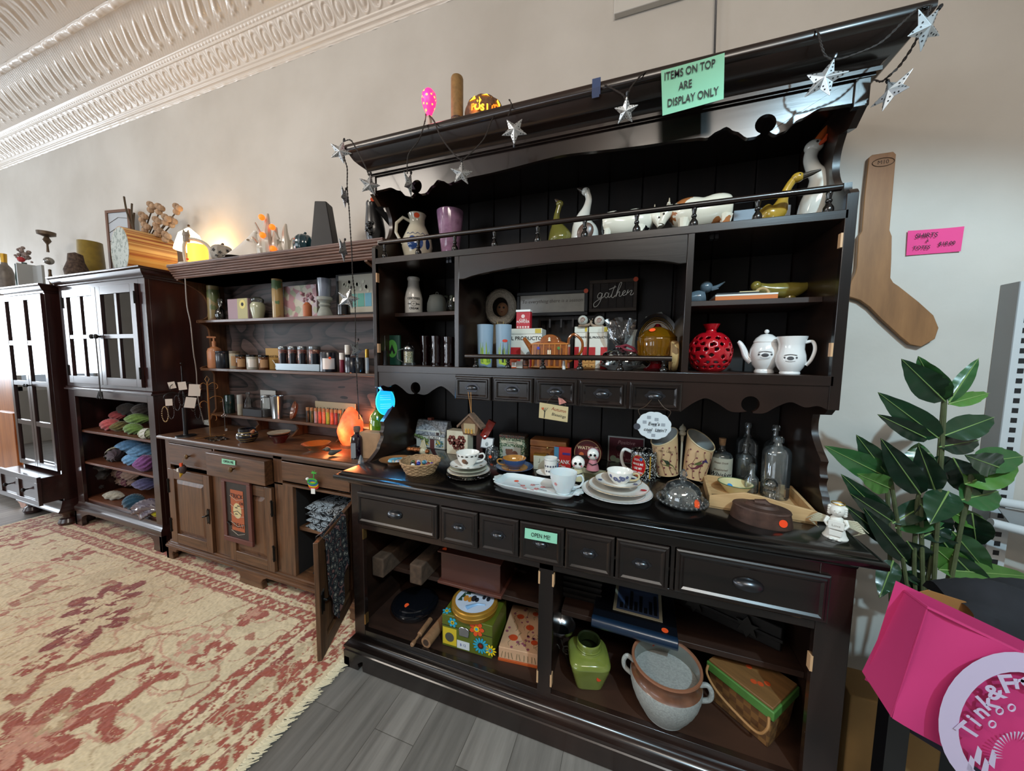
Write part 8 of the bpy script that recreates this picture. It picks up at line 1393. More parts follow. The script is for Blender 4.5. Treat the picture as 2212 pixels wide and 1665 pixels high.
for i,(px,py,sz) in enumerate(((376,830,.020),(401,832,.024),(366,865,.020),(431,842,.036),(418,868,.032))):o=MB().box(-sz*.75,sz*.75,-.0005,.0005,-sz,sz).build('price_card',WHT,t);o.location=Vector(K_(px,py))+Vector((0,-.03-.004*i,0));o.rotation_euler=(0,.1*(i-2),0)
c=at(455,944,z=zOC);t=thing('jewelry_stand','antique gold scrolled wire jewelry tree with a hanging key pendant','jewelry stand',c,face_cam(c));H_=Z(448,812,c.y)-zOC;MB().tube([(0,0,0),(0,0,H_*.5),(0,0,H_*.9)],[.0028,.0055,.0035],8).build('stem',gw_,t);MB().tube([(0,0,H_*.88),(.010,0,H_*.95),(0,0,H_),(-.010,0,H_*.95),(0,0,H_*.88)],.002,6).build('finial',gw_,t)
for s,z_,q in ((-1,.84,.030),(1,.84,.042),(1,.62,.060),(1,.32,.030),(-1,.55,.035)):MB().tube(smoothp([(0,0,H_*z_),(s*q*.5,0,H_*z_+.018),(s*q,0,H_*z_+.010),(s*q*1.1,0,H_*z_-.012),(s*q*.9,0,H_*z_-.020)],5),.0019,6).build('scroll',gw_,t)
for s in (-1,1):MB().tube(smoothp([(0,0,.006),(s*.04,-.01,.004),(s*.07,0,.003),(s*.06,.015,.003)],5),.0022,6).build('foot',gw_,t)
m=MB();[m.tube([(.070+.006*math.cos(a)+dx,-.004,H_*.33+.006*math.sin(a)+dz) for a in [2*PI*i/12 for i in range(12)]],.0014,5,True) for dx,dz in ((0,.008),(-.008,0),(.008,0))];m.tube([(.07,-.004,H_*.33),(.07,-.004,H_*.08)],.0022,6).box(.070,.080,-.006,-.003,H_*.08,H_*.12).tube([(.07,-.004,H_*.36),(.066,-.002,H_*.62)],.0014,5);m.build('key_pendant',SIL,t)
c=at(440,918,z=zOC);t=thing('power_strip','white power strip with outlets on the oak counter behind the jewelry trees','power strip',(c.x,c.y+.03,zOC),-.1);MB().box(-.14,.10,-.025,.025,0,.034).build('body',M('b9bfbd',.5),t,True,.004);m=MB();[m.disc((x,-.0255,.018),.0025) for x in (-.11,-.09,-.03,-.01,.05,.07)];m.build('slots',INK,t)
m=MB();pts=[at(400,601,y=-.34),at(404,660,y=-.34),at(412,700,y=-.33),at(418,760,y=-.3),at(424,800,y=-.27),at(428,860,y=-.24),at(440,912,y=-.2)];m.tube(smoothp(pts,6),.003,6);solo(m.build('cable',M('8f8a84',.5)),'pale grey cable hanging down the side of the red-brown cabinet to the power strip','cable')
t=thing('silver_tray','crumpled shiny silver packet lying under the gold jewelry tree','packet',at(468,948,z=zOC),-.2);MB().grid(lambda u,v:(-.07+.14*u,-.04+.08*v,.004+.004*math.sin(u*23)*math.cos(v*17)),20,12).build('foil',SIL,t,ang=15)
t,r,h=V('singing_bowl','dark iridescent singing bowl on the oak counter','bowl',(508,559,922,956),[(.001,0),(.6,0),(.95,.3),(1,.5),(.92,.68),(.75,.8),(.78,1),(.70,1),(.7,.75),(.8,.4),(.001,.1)],pattern('iridescent',['14161f','8a7a3a','1b1d2b'],9,'wave',.15,[0,.55,.8],.7),z=zOC,part='bowl');c=t.location;u_=thing('mallet','wooden mallet resting in the dark singing bowl','mallet',c+Vector((.01,-.01,.03)),.3);MB().tube([(-.02,0,-.012),(.02,0,.012),(.035,0,.03),(.045,0,.042)],[.008,.009,.011,.006],10).build('handle',M('a07050',.5),u_)
t,r,h=V('glass_bowl','red glass footed bowl underneath the coconut bowl','bowl',(578,628,935,958),[(.001,0),(.5,0),(.55,.2),(1,.95),(.95,1),(.5,.3),(.001,.2)],glass('a5404a',2,.05,'pink_red_glass',.1,.3,'6a1c24'),z=zOC,part='bowl');c=t.location+Vector((0,0,h*.55));u_=thing('coconut_bowl','pair of brown nut-shell bowls with pale rim stacked on the red glass bowl','bowl',c,0);MB().lathe([(.001,0),(r*.5,.004),(r*1.0,.030),(r*.96,.031),(r*.5,.010),(.001,.006)],n=30).build('shell',M('3a2820',.5),u_);MB().lathe([(r*.5,.014),(r*1.02,.034),(r*1.04,.038),(r*.9,.036),(.001,.030)],n=30).build('shell_upper',M('8f8674',.5,noise=.3),u_)
t,r,h=V('amber_dish','fluted gold-amber glass dish glowing beside the salt lamp','dish',(649,716,951,976),[(.001,0),(.45,0),(.5,.2),(.95,.9),(1,1),(.9,.9),(.5,.35),(.001,.3)],glass('c98a4a',2.4,.06,'gold_glass',.16,.4,'a0703a'),z=zOC,part='dish',n=24)
c=at(718,985,z=zOC);bird('bird_figurine','small grey-brown bird figurine on the oak counter in front of the salt lamp',c,.055,M('4a4338',.6),M('5a5042',.6),M('3a3226',.5),[(.9,.45,.03) if 0 else (.8,.50,.04),(.4,.42,.16),(0,.36,.30),(-.25,.45,.24)],(-.38,.70),.22,[(-.12,.0),(-.42,-.02)])
c,r,h=rnd(727,789,876,968,z=zOC,rb=.7);t=thing('salt_lamp','glowing orange salt lamp rock on the oak counter','lamp',c,0);sm=M('ff6a2a',.5,noise=.0); 
sl_,nt,b,out=newmat('salt_glow');tc=nt.nodes.new('ShaderNodeTexCoord');n_=nt.nodes.new('ShaderNodeTexNoise');n_.inputs['Scale'].default_value=16;n_.inputs['Detail'].default_value=5;rr=nt.nodes.new('ShaderNodeValToRGB');rr.color_ramp.elements[0].color=(*lin('d8401a'),1);rr.color_ramp.elements[1].color=(*lin('ff9a58'),1);rr.color_ramp.elements[0].position=.3;nt.links.new(tc.outputs['Object'],n_.inputs[0]);nt.links.new(n_.outputs['Fac'],rr.inputs[0]);nt.links.new(rr.outputs[0],b.inputs['Base Color']);nt.links.new(rr.outputs[0],b.inputs['Emission Color']);b.inputs['Emission Strength'].default_value=.85
r_=random.Random(4);MB().grid(lambda u,v:(r*(math.sin(PI*(.12+.86*v)))**.55*(1+.07*math.sin(u*19+v*7)+.05*math.sin(u*31-v*13))*math.cos(2*PI*u)*(1.08-.35*v),r*(math.sin(PI*(.12+.86*v)))**.55*(1.08-.35*v)*math.sin(2*PI*u),.012+(h-.012)*v),26,16,True).build('salt_rock',sl_,t);MB().lathe([(.001,0),(r*.8,0),(r*.8,.014),(.001,.014)]).build('wooden_base',M('5a3a22',.5),t)
point('salt_lamp_glow',(c.x-.01,c.y-r-.05,zOC+.09),2.2,(1,.30,.10),.05);point('salt_lamp_glow',(c.x+.02,c.y+r+.02,zOC+.16),1.0,(1,.35,.12),.03)
t,r,h=V('purple_bottle','dark purple glass bottle with cork and grey label','bottle',(757,786,930,992),[(.001,0),(1,0),(1,.70),(.9,.82),(.40,.92),(.40,1),(.001,1)],glass('3a1030',2.4,.04,'purple_glass',.1,.55,'1c0618'),z=zOC,part='body');MB().lathe([(r*.44,h),(r*.55,h*1.10),(r*.5,h*1.2),(.001,h*1.2)],n=14).build('cork',M('6a4a3a',.7),t);front_box(t,'label',M('8a8582',.6),-r*.95,r*.1,h*.06,h*.62,-r*.90,.002)
t,w,h,d=BX('kraft_box','tan kraft box printed with small motifs at the right end of the oak counter','box',(787,834,936),None,zOC,.06,M('9a7350',.6,noise=.1),pb=992,rz=.12);t.location.x=min(t.location.x,-.075)
t,r,h=V('green_bottle','green glass bottle with cream ON label glowing beside the blue sign','bottle',(797,836,882,955),[(.001,0),(1,0),(1,.62),(.8,.85),(.3,1),(.25,1.0)],glass('8ad02a',2.4,.03,'lime_glass',.12,.45,'6aa81a'),z=zOC,y=-.14,part='body');MB().lathe([(r*.25,h),(r*.25,h*1.55),(r*.30,h*1.56),(r*.30,h*1.66),(.001,h*1.66)],n=16).build('neck',M('0f1c1a',.2,coat=.5),t);front_box(t,'label',M('c9b878',.6),-r*.9,r*.3,h*.05,h*.48,-r*.92,.002);text('ON',r*.7,INK,t,(-r*.2,-r*.92-.003,h*.28),name='lettering')
c=Vector((-.02,-.27,1.0));pc=at(840,868,y=-.30);t=thing('light_sign','glowing bright blue oval etched light sign behind the hutch side panel','light sign',(min(pc.x,.012),-.30,pc.z),.75);bz=M('159cff',.3,emit=1.5,name='blue_glow');MB().disc((0,0,0),.040,(0,-1,0),.006,32,.062).build('panel',bz,t);MB().tube([(.040*math.cos(a),0,.062*math.sin(a)) for a in [2*PI*i/32 for i in range(32)]],.004,8,True).build('rim',M('35e0e8',.3,emit=1.0),t)
m=MB();[m.box(-.024,.024,-.0072,-.0062,z,z+.0022) for z in (.030,.020,.010,-.012,-.022,-.032)];m.build('etched_lines',M('7adcff',.4,emit=.6),t);MB().box(-.03,.03,-.02,.02,-(pc.z-zOC)+.001,-(pc.z-zOC)+.02).box(-.004,.004,-.003,.003,-(pc.z-zOC)+.02,-.060).build('stand',BLK,t);point('blue_sign_glow',(-.05,-.36,pc.z),.8,(.1,.5,1),.03)
# hung on the oak knobs and in the open cupboard
kp_=Vector((-1.367,qF-.030,.690));t=thing('turkey_ornament','small brown and white turkey ornament hanging from the left drawer knob','ornament',kp_+Vector((0,-.012,-.065)),.3);MB().sphere((0,0,0),.024,14,.8,.7,1.2).build('body',M('3a2c2c',.6,noise=.5),t);MB().tube([(0,-.01,-.02),(-.008,-.012,-.045)],[.010,.002],8).build('yellow_tail',M('c9a42a',.5),t);MB().box(-.02,-.010,-.018,-.012,-.01,.01).build('white_tag',WHT,t);MB().box(-.008,.006,-.012,-.004,.02,.040).build('orange_hat',M('d9501e',.5),t);MB().tube([(0,0,.03),(0,.006,.065)],.0012,5).build('string',tan_,t)
t=thing('palm_ornament','colourful beaded palm island ornament hanging from the right drawer front','ornament',(X(673,-.41,.6),-.395,Z(673,1045,-.41)),.2)
for i,(c_,z) in enumerate((('c9261e',-.018),('d9b01c',-.008),('2a6ab0',.002),('3a9a3a',.010))):MB().tube([(.024*math.cos(a),-.003*i,z+.012*math.sin(a)) for a in [2*PI*j/18 for j in range(18)]],.0045,6,True).build('bead_ring',M(c_,.4),t)
m=MB();m.tube([(0,0,.01),(.003,0,.05)],.0022,6);[m.tube([(.003,0,.05),(.003+.016*math.cos(a),0,.052+.012*math.sin(a))],[.003,.001],5) for a in (.2,1.2,2.2,3.0,-.5,3.6)];m.build('palm',M('3fae3a',.5),t);MB().box(-.012,.010,-.006,-.004,-.055,-.028).build('price_tag',WHT,t);MB().sphere((-.034,0,.018),.008,8).build('seagull',WHT,t)
A=at(488,1033,y=-.398);Bq_=at(553,1050,y=-.398);Cq=at(506,1155,y=-.398);w=.235;h=.375;t=thing('trick_or_treat_sign','framed orange TRICK OR TREAT picture hanging on the middle oak door','sign',(-.925,-.400,.625-h),0)
for a in ((-w/2,w/2,0,.028),(-w/2,w/2,h-.028,h),(-w/2,-w/2+.028,.028,h-.028),(w/2-.028,w/2,.028,h-.028)):MB().box(a[0],a[1],-.010,.004,a[2],a[3]).build('frame_bar',M('5c3028',.5),t,True,.002)
MB().box(-w/2+.028,w/2-.028,-.003,.002,.028,h-.028).build('dark_backing',M('2a221c',.6,noise=.3),t);MB().box(-.052,.052,-.0045,-.003,.07,h-.07).build('orange_print',M('a5542e',.6),t);MB().disc((0,-.0047,h*.5),.034,ry=.045).build('moon',M('c9b988',.6),t);text('TRICK',.036,INK,t,(0,-.0055,h*.72),name='lettering');text('TREAT',.036,INK,t,(0,-.0055,h*.27),name='lettering');text('OR',.022,INK,t,(.036,-.0055,h*.62),name='lettering')
m=MB();m.tube([(-.034,-.0056,h*.47),(.0,-.0056,h*.50),(.034,-.0056,h*.45)],.0018,5);[m.prism([(x,z),(x+.010,z+.008),(x+.014,z),(x+.018,z+.008),(x+.026,z)],-.0057,-.0053,'y') for x,z in ((-.02,h*.54),(-.002,h*.57),(-.022,h*.44))];m.build('printed_bats',INK,t);m=MB();[m.tube([(-.055,-.0065,h*.72-.05*i),(0,-.007,h*.66-.05*i),(.055,-.0065,h*.70-.05*i)],.0009,4) for i in range(5)];m.build('string_wrap',M('c9c0b0',.8),t)
t,c,w_,h_,al=sheet('paper_note','small mint green OPEN ME note on the open oak drawer','note',[(479,990),(508,995),(508,1005),(479,1001)],qF-.048,GRN);text('OPEN ME',.020,INK,t,(0,-.0010,0),name='lettering')
cl1=pattern('skeleton_cloth',['8d979e','0f1115','9aa4ab','14161a'],34,'voronoi',.9,[0,.40,.50,.62]);cl2=pattern('skull_cloth',['9a8f80','101014','6e6a64','15151a','7a5048'],44,'voronoi',.9,[0,.26,.40,.47,.72])
for i in range(4):m=MB();m.grid(lambda u,v,i=i:(-.50+.30*u+.006*math.sin(v*9+i),-.335+.25*v-.02*math.sin(u*3.1)*(v<.05),.394+.034*i+.030*math.sin(PI*min(1,max(0,u)))**.3*math.sin(PI*v)**.35+.0),24,16);m.build('folded_cloth',cl1);solo(bpy.data.objects[m and [o.name for o in bpy.data.objects if o.name.startswith('folded_cloth')][-1]],['lowest','second lowest','second highest','topmost'][i]+' folded black and blue skeleton print cloth in the oak cupboard','cloth',(0,0,0),0,'folded cloths on the cupboard shelf')
solo(MB().grid(lambda u,v:(-.47+.22*u,-.33+.2*v,.125+.15*math.sin(PI*u)**.5*math.sin(PI*v)**.5),20,14).build('bundled_cloth',cl1),'bundled skeleton print cloth on the cupboard floor below the shelf','cloth')
ca_,sa_=math.cos(math.radians(115)),math.sin(math.radians(115));hx,hy=-.142,qF      # cloth draped over the top of the open door
def drape(u,v):
    al_=.345-.21*u;z=.612-(.25+.17*math.sin(PI*min(1,u*1.15))**1.2)*abs(v)**1.0*(1 if v>0 else .45)+.0;n_=(.016+.010*abs(v)+.006*math.sin(u*22)*abs(v)) *(1 if v>0 else -1) if abs(v)>.06 else 0;x=-al_*ca_;y=-al_*sa_;nx,ny=sa_,-ca_;return (hx+x+nx*(n_+.009),hy+y+ny*(n_+.009),z+.010)
solo(MB().grid(lambda a,b_:drape(a,-1+2*b_),26,30).build('draped_cloth',cl2),'black cloth with tan skulls draped over the open oak door','cloth')
# ------------------------------------------------------------------ yarn in the red-brown cabinet
def ridged(m,L_,r,tw=3,n=9,amp=.16,e=.8):
    return m.grid(lambda u,v:(-L_/2+L_*v,r*max(.02,math.sin(PI*v))**e*(1+amp*math.sin(n*2*PI*u+tw*2*PI*v))*math.cos(2*PI*u),r*max(.02,math.sin(PI*v))**e*(1+amp*math.sin(n*2*PI*u+tw*2*PI*v))*math.sin(2*PI*u)),54,14,True)
def yarn(px,py,z,y,L_,r,col,rz,lab,up=0,band=None,n=9,cat='yarn'):
    q=M(col,.9,noise=.3,scale=60,sheen=.3);t=thing('yarn_skein',lab,cat,(X(px,y,z),y,z+r*.92+up),rz,'yarn skeins in the cabinet');ridged(MB(),L_,r,n=n).build('yarn',q,t,ang=80)
    if band:m=MB();m.T=Matrix.Rotation(PI/2,4,'Y');m.lathe([(r*1.06,-L_*.14),(r*1.08,L_*.14)],n=18,cap=False);m.build('paper_band',M(band,.6),t)
za_,zb_,zc_=.735,.495,.21
Y=yarn
Y(240,925,za_,-.26,.17,.042,'a8484a',.3,'coral pink yarn skein on the upper yarn shelf');Y(222,915,za_,-.14,.20,.045,'4a4440',.2,'grey yarn with a pale blue band at the back left of the upper yarn shelf',.03,'9aaab0');Y(262,915,za_,-.25,.12,.036,'6a6238',1.3,'mottled olive yarn ball in the middle of the upper shelf');Y(255,893,za_,-.16,.13,.034,'a8484a',.4,'coral yarn tucked behind the olive ball',.05)
Y(289,925,za_,-.27,.17,.038,'5a7a34',.2,'moss green yarn skein, lower of the green pair');Y(300,908,za_,-.22,.18,.038,'627f3a',.5,'moss green yarn skein, upper of the green pair',.06);Y(280,880,za_,-.13,.22,.045,'3a302a',.2,'dark brown yarn at the back of the upper yarn shelf',.09);Y(311,882,za_,-.14,.16,.045,'443830',.5,'brown yarn behind the green pair at right',.10);Y(318,935,za_,-.31,.12,.034,'8f9a78',.4,'pale green yarn with a white label at the right end of the upper shelf',0,'c9cbc6')
Y(225,983,zb_,-.12,.22,.040,'42504a',.3,'grey-green yarn at the back left of the middle yarn shelf',.01);Y(250,1000,zb_,-.24,.24,.050,'3c2c38',-.4,'large dark plum yarn with a cream band on the middle yarn shelf',0,'b5b08f');Y(285,978,zb_,-.18,.22,.045,'5a88b0',.5,'sky blue yarn skein, rear one of the three',.06);Y(288,1003,zb_,-.25,.17,.040,'5f90ba',.3,'sky blue yarn skein lying in front of the other blue ones');Y(316,988,zb_,-.20,.20,.048,'5a88b0',.9,'sky blue yarn skein on the right of the middle shelf',.05);Y(316,1010,zb_,-.30,.13,.052,'7c4a88',1.3,'purple yarn ball at the right of the middle yarn shelf',.01)
for i,(px,up) in enumerate(((207,.0),(213,.09),(219,.17))):Y(px+4,1060,zc_,-.22,.30,.052,'2a282c',-.2,['bottom','middle','top'][i]+' plastic-wrapped black yarn bundle stacked at the left of the bottom shelf',up,'8f9498',6)
r_=random.Random(8)
for i in range(6):Y(255+12*(i % 3)+4*(i//3),1060,zc_,-.13-.02*(i//3),.16,.036,'a5887a',.3,['left','centre','right'][i % 3]+' tan-pink yarn with a label in the '+['lower','upper'][i//3]+' row of the bottom shelf',.03+.07*(i//3),None if i % 2 else '6a3a48')
Y(246,1082,zc_,-.28,.18,.032,'99968a',.3,'twisted cream-grey yarn at the front of the bottom shelf',0,None,4);Y(290,1082,zc_,-.31,.15,.050,'16425a',.4,'teal and navy variegated yarn at the front of the bottom shelf',0);Y(318,1062,zc_,-.16,.20,.042,'55527a',.5,'slate lavender yarn behind the periwinkle one',.06);Y(322,1088,zc_,-.30,.16,.042,'5a5aa0',.6,'periwinkle yarn at the right of the bottom shelf');Y(338,1088,zc_,-.325,.06,.030,'c9c41a',1.2,'bright yellow yarn at the right edge of the bottom shelf')
t=thing('plastic_bag','crumpled clear plastic bag of lilac yarn spilling over the bottom shelf edge','bag',(X(318,-.345,.22),-.345,.255),.3);ridged(MB(),.22,.055,2,5,.3).build('plastic',glass('a9a4b5',3,.12,'plastic_film',.15,.5,'8a8398'),t,ang=15)
t=thing('keys','bunch of dark keys and charms hanging on a cord from the cabinet knob','keys',(-2.262,bF-.035,1.405));MB().tube([(0,0,0),(.003,0,-.16),(.0,0,-.37)],.003,6).build('cord',WIRE,t);m=MB();[m.tube([(a,0,-.36),(a*2.2,-.004,-.40)],.005,6) for a in (-.014,-.005,.006,.014)];[m.sphere((a,-.004,-.40),.010,8,1,.4,1) for a in (-.03,.03,0)];m.build('charms',iron,t)
for i,(px,py,c_,s) in enumerate(((285,655,'c2714a',.07),(280,700,'4a5a7a',.06),(290,780,'b5603a',.07),(250,790,'8a6a50',.05),(268,690,'9a8a6a',.05))):p=Vector((X(px,-.2,1.45),-.2,1.402 if py<750 else 1.077));solo(ridged(MB(),.14,s,2,7).build('yarn_ball',M(c_,.9,noise=.3)),['orange','slate blue','rust orange','brown','beige'][i]+' yarn seen behind the glass door panes','yarn',p+Vector((0,0,s*1.02)),.4*i)
# ------------------------------------------------------------------ on top of the glazed cabinets
zA,zB2=1.79,1.8365
def top(name,lab,cat,px,z,y,prof,mat,part='body',n=26):return V(name,lab,cat,px,prof,mat,z=z,y=y,part=part,n=n,rz=0)
t,r,h=top('bottle','large grey crackled glass bottle with gold stopper at the far left','bottle',(-8,33,566,640),zA,-.20,[(.001,0),(1,0),(1,.7),(.8,.85),(.4,.95),(.35,1),(.001,1)],M('6a625a',.4,noise=.3));MB().lathe([(r*.36,h),(r*.42,h*1.25),(.001,h*1.25)],n=12).build('stopper',GOLD,t)
for px,lab in (((33,48,570,640),'small teal mason jar, left of the pair'),((48,64,567,640),'small teal mason jar with a red flower, right of the pair')):t,r,h=top('mason_jar',lab,'jar',px,zA,-.20,[(.001,0),(.95,0),(1,.6),(.75,.8),(.78,1),(.7,1)],teal)
m=MB();r_=random.Random(2);[m.sphere((r_.uniform(-.05,.05),r_.uniform(-.03,.03),h+r_.uniform(.0,.12)),r_.uniform(.008,.016),6,k=4) for i in range(26)];m.build('dried_flowers',M('8a7a74',.9,noise=.4),t);MB().sphere((.02,-.02,h+.02),.022,8).build('red_flower',M('a82a30',.7),t)
x0=X(67,-.2,1.9);solo(MB().box(0,.015,-.10,.0,0,.25).box(.015,.17,-.02,-.005,0,.24).build('white_board',M('a5a8a8',.6)),'pale grey board standing on the tall glazed cabinet','board',(x0,-.17,zA))
t,r,h=top('oil_lamp','brass lamp base with glass globe and a beaded dish on top','lamp',(88,124,500,640),zA,-.16,[(.001,0),(.7,0),(.75,.04),(.3,.08),(.2,.18),(.32,.26),(.2,.34),(.22,.40),(.001,.41)],M('4a3a28',.4,.7));MB().sphere((-.0,0,h*.54),r*.72,16).build('glass_globe',glass('a5a098',2.5,.05,'grey_glass',.15,.5,'77726a'),t);MB().lathe([(r*.2,h*.68),(r*.15,h*.8),(r*.6,h*.86),(r*.3,h*.92),(r*1.2,h*.95),(r*1.25,h),(.001,h*.97)]).build('beaded_dish',M('5a4a3a',.4,.5),t)
t,r,h=top('lampshade','mustard yellow velvet drum shade standing on the cabinets','lampshade',(111,176,530,618),zB2,-.22,[(.001,0),(1,0),(.98,.1),(.88,1),(.001,1)],M('7a6408',.8,noise=.15,sheen=.6));t.location.x=max(t.location.x,bL+.02+r)
t=thing('plush_owl','mottled brown furry owl shape with a pale heart tag before the yellow shade','figurine',(X(158,-.36,1.9),-.345,zB2));MB().lathe([(.001,0),(.055,0),(.06,.04),(.04,.10),(.035,.15),(.001,.165)],n=16).build('body',M('4a3c34',.95,noise=.6,bump=1,scale=70),t);MB().disc((-.035,-.055,.05),.018).build('heart_tag',M('a5a29a',.6),t)
# drum box, picture, cotton branch
c=Vector((X(283,-.20,1.95),-.19,zB2));R_=(Z(283,503,-.2)-zB2)/2;t=thing('drum_box','striped wooden drum box lying on its side with a pale printed end','box',(X(262,-.30,1.95),-.18,zB2),-.12);m=MB();m.T=Matrix.Translation((0,0,R_)) @ Matrix.Rotation(PI/2,4,'X');m.lathe([(.001,-.12),(R_,-.12),(R_,.12),(.001,.12)],n=40);m.build('drum',pattern('stripes',['a5753c','c49a58','96542c','c9a868'],110,'cells',.5,[0,.25,.5,.75],axis_scale=(1,.001,1)),t)
m=MB();m.T=Matrix.Translation((0,-.1208,R_)) @ Matrix.Rotation(PI/2,4,'X');m.lathe([(R_*.97,0),(.001,.001)],n=40,cap=False);m.build('printed_end',pattern('owl_print',['a9b0aa','7d8780'],45,'noise',.6,[0,.55]),t)
t=thing('picture_frame','small wooden framed snowy branch picture standing behind the drum box','picture frame',(X(262,-.07,2.1),-.07,zB2),.15);h=Z(262,452,-.07)-zB2;w=.24
for a in ((-w/2,w/2,0,.02),(-w/2,w/2,h-.02,h),(-w/2,-w/2+.02,.02,h-.02),(w/2-.02,w/2,.02,h-.02)):MB().box(a[0],a[1],-.01,.01,a[2],a[3]).build('frame_bar',M('6a4630',.5),t)
MB().box(-w/2+.02,w/2-.02,-.003,.003,.02,h-.02).build('print',M('b5bcc4',.4),t);m=MB();[m.tube([(-w*.4,-.004,h*(.35+.12*i)),(0,-.004,h*(.42+.12*i)),(w*.4,-.004,h*(.36+.13*i))],.002,4) for i in range(5)];m.build('painted_branches',M('5a5248',.6),t)
c=Vector((X(300,-.10,2.0),-.10,zB2));t=thing('cotton_branch','dried branch with cotton bolls and curling twigs on the cabinet','branch',c,.0);tw_=M('4a3c2c',.9);r_=random.Random(5)
for px,py in ((348,452),(330,448),(342,480),(362,475),(345,500),(312,470),(386,452),(375,480),(318,492),(362,512)):
    p=at(px,py,y=-.10-r_.uniform(0,.06))-c;MB().tube(smoothp([(0,0,.0),(p.x*.4,p.y*.5,p.z*.6),tuple(p)],4),.004,5).build('twig',tw_,t);m=MB();[m.sphere(p+Vector((.022*math.cos(a),-.008,.022*math.sin(a))),.021,8,k=5) for a in (0,2.1,4.2)];m.build('boll',M('a58a70',.9,noise=.3),t)
for px,py in ((268,425),(285,440),(290,460)):p=at(px,py,y=-.08)-c;MB().tube(smoothp([(0,0,0),(-.02,0,p.z*.5),(p.x*.6,0,p.z*.8),tuple(p)],5),.006,5).build('curly_twig',tw_,t)
# ------------------------------------------------------------------ on the oak cornice
c=Vector((X(412,-.10,1.95),-.10,zOT));t=thing('table_lamp','small lit table lamp with a white glass shade behind the cat lantern','lamp',c);hs=Z(405,492,-.10)-zOT;MB().lathe([(.001,0),(.03,0),(.006,.01),(.006,hs*.5)]).build('base',M('4a3a2c',.4,.6),t);MB().lathe([(.085,hs*.50),(.080,hs*.58),(.055,hs*.85),(.012,hs*.98),(.001,hs)],cap=False).build('shade',M('fff2d8',.5,emit=2.6,name='lit_shade'),t)
MB().sphere((0,0,hs*1.04),.008,8).build('finial',M('4a3a2c',.4,.6),t);point('lamp_glow',(X(455,-.07,2.05),-.065,zOT+.16),4.5,(1,.58,.20),.03)
wg=M('c9c2b4',.25,coat=.5);glo=M('ffb84a',.5,emit=1.5,name='lantern_glow')
t=thing('cat_lantern','white ceramic lantern with a cat on its roof glowing yellow inside','lantern',(X(424,-.20,1.95),-.20,zOT),face_cam((-1.3,-.2))*.7);h=Z(424,518,-.2)-zOT;MB().lathe([(.001,0),(.095,0),(.09,.012),(.06,.02)],n=24).tube(smoothp([(-.055,0,.01),(-.06,0,h*.7),(-.035,0,h),(.03,0,h*.96),(.07,0,h*.7),(.068,0,.01)],5),.010,8).build('arched_body',wg,t)
MB().grid(lambda u,v:(-.05+.11*u,.012-.03*math.sin(PI*u),.015+(h*.86-.015)*v),10,6).build('glowing_panel',glo,t);m=MB();m.sphere((-.045,0,h*1.14),.020,12);m.prism([(-.062,h*1.18),(-.058,h*1.34),(-.047,h*1.24)],-.005,.005,'y');m.prism([(-.042,h*1.24),(-.032,h*1.34),(-.028,h*1.18)],-.005,.005,'y');m.tube([(-.045,0,h*.9),(-.045,0,h*1.1)],.018,8);m.build('cat',M('8a8176',.4),t);MB().disc((-.035,-.03,.04),.007).build('price_sticker',ORG,t)
def pumpkin(px,z,y,mat,lab,stem,lobes=9,holes=False,name='pumpkin'):
    c,r,h=rnd(*px,z=z,y=y);t=thing(name,lab,'pumpkin',c,face_cam(c));MB().grid(lambda u,v:(r*math.sin(PI*(.04+.93*v))**.7*(1-.09*abs(math.cos(lobes*PI*u)))*math.cos(2*PI*u),r*math.sin(PI*(.04+.93*v))**.7*(1-.09*abs(math.cos(lobes*PI*u)))*math.sin(2*PI*u),h*.5-h*.5*math.cos(PI*(.02+.96*v))),72,16,True).build('body',mat,t)
    MB().tube([(0,0,h*.95),(.003,0,h*1.03),(.008,0,h*1.12)],[.012,.007,.006],8).build('stem',stem,t)
    if holes:
        for a,q in ((-.7,.55),(-.1,.48),(.45,.62),(.1,.25),(.7,.35),(-.4,.8)):P=[]; 
        m=MB()
        for a,q in ((-.7,.60),(-.15,.48),(.45,.62),(.15,.28),(.75,.35),(-.45,.30)):
            ph=math.acos(1-2*q);R_=r*math.sin(ph)**.7*1.0;n_=Vector((math.sin(a),-math.cos(a),.1));qd=n_.to_track_quat('Z','Y').to_matrix().to_4x4();qd.translation=Vector((R_*math.sin(a),-R_*math.cos(a),h*q));m.T=qd;m.prism([((.011 if k % 2==0 else .0045)*math.cos(k*PI/5),(.011 if k % 2==0 else .0045)*math.sin(k*PI/5)) for k in range(10)],-.002,.001,'z')
        m.build('star_hole',INK,t)
pumpkin((450,508,525,567),zOT,-.22,M('9a948a',.5,noise=.25),'grey-white ceramic pumpkin pierced with dark stars',M('5a5048',.6),8,True);pumpkin((632,682,501,538),zOT,-.20,M('163a44',.12,coat=.8),'glossy dark teal pumpkin on the oak cornice',M('163a44',.12,coat=.8),11)
c=Vector((X(538,-.22,1.9),-.22,zOT));h=Z(538,497,-.22)-zOT;t=thing('ghost_figurine','white draped ceramic ghost with small cut eyes, pointed top','figurine',c,face_cam(c)*.8);MB().grid(lambda u,v:((.085*(1-v)**1.8+.030*(1-v)+.010)*(1+.10*math.sin(u*2*PI*5)*(1-v)**2)*math.cos(2*PI*u)+.035*v*v,(.060*(1-v)**1.8+.024*(1-v)+.008)*(1+.10*math.sin(u*2*PI*5)*(1-v)**2)*math.sin(2*PI*u),h*v),50,16,True).sphere((.035,0,h*.97),.012,10).build('drape',WHT,t);m=MB();m.disc((.005,-.036,h*.62),.008,ry=.005).disc((.035,-.034,h*.66),.008,ry=.005).disc((.022,-.039,h*.42),.006);m.build('face_holes',M('7a6a50',.6),t)
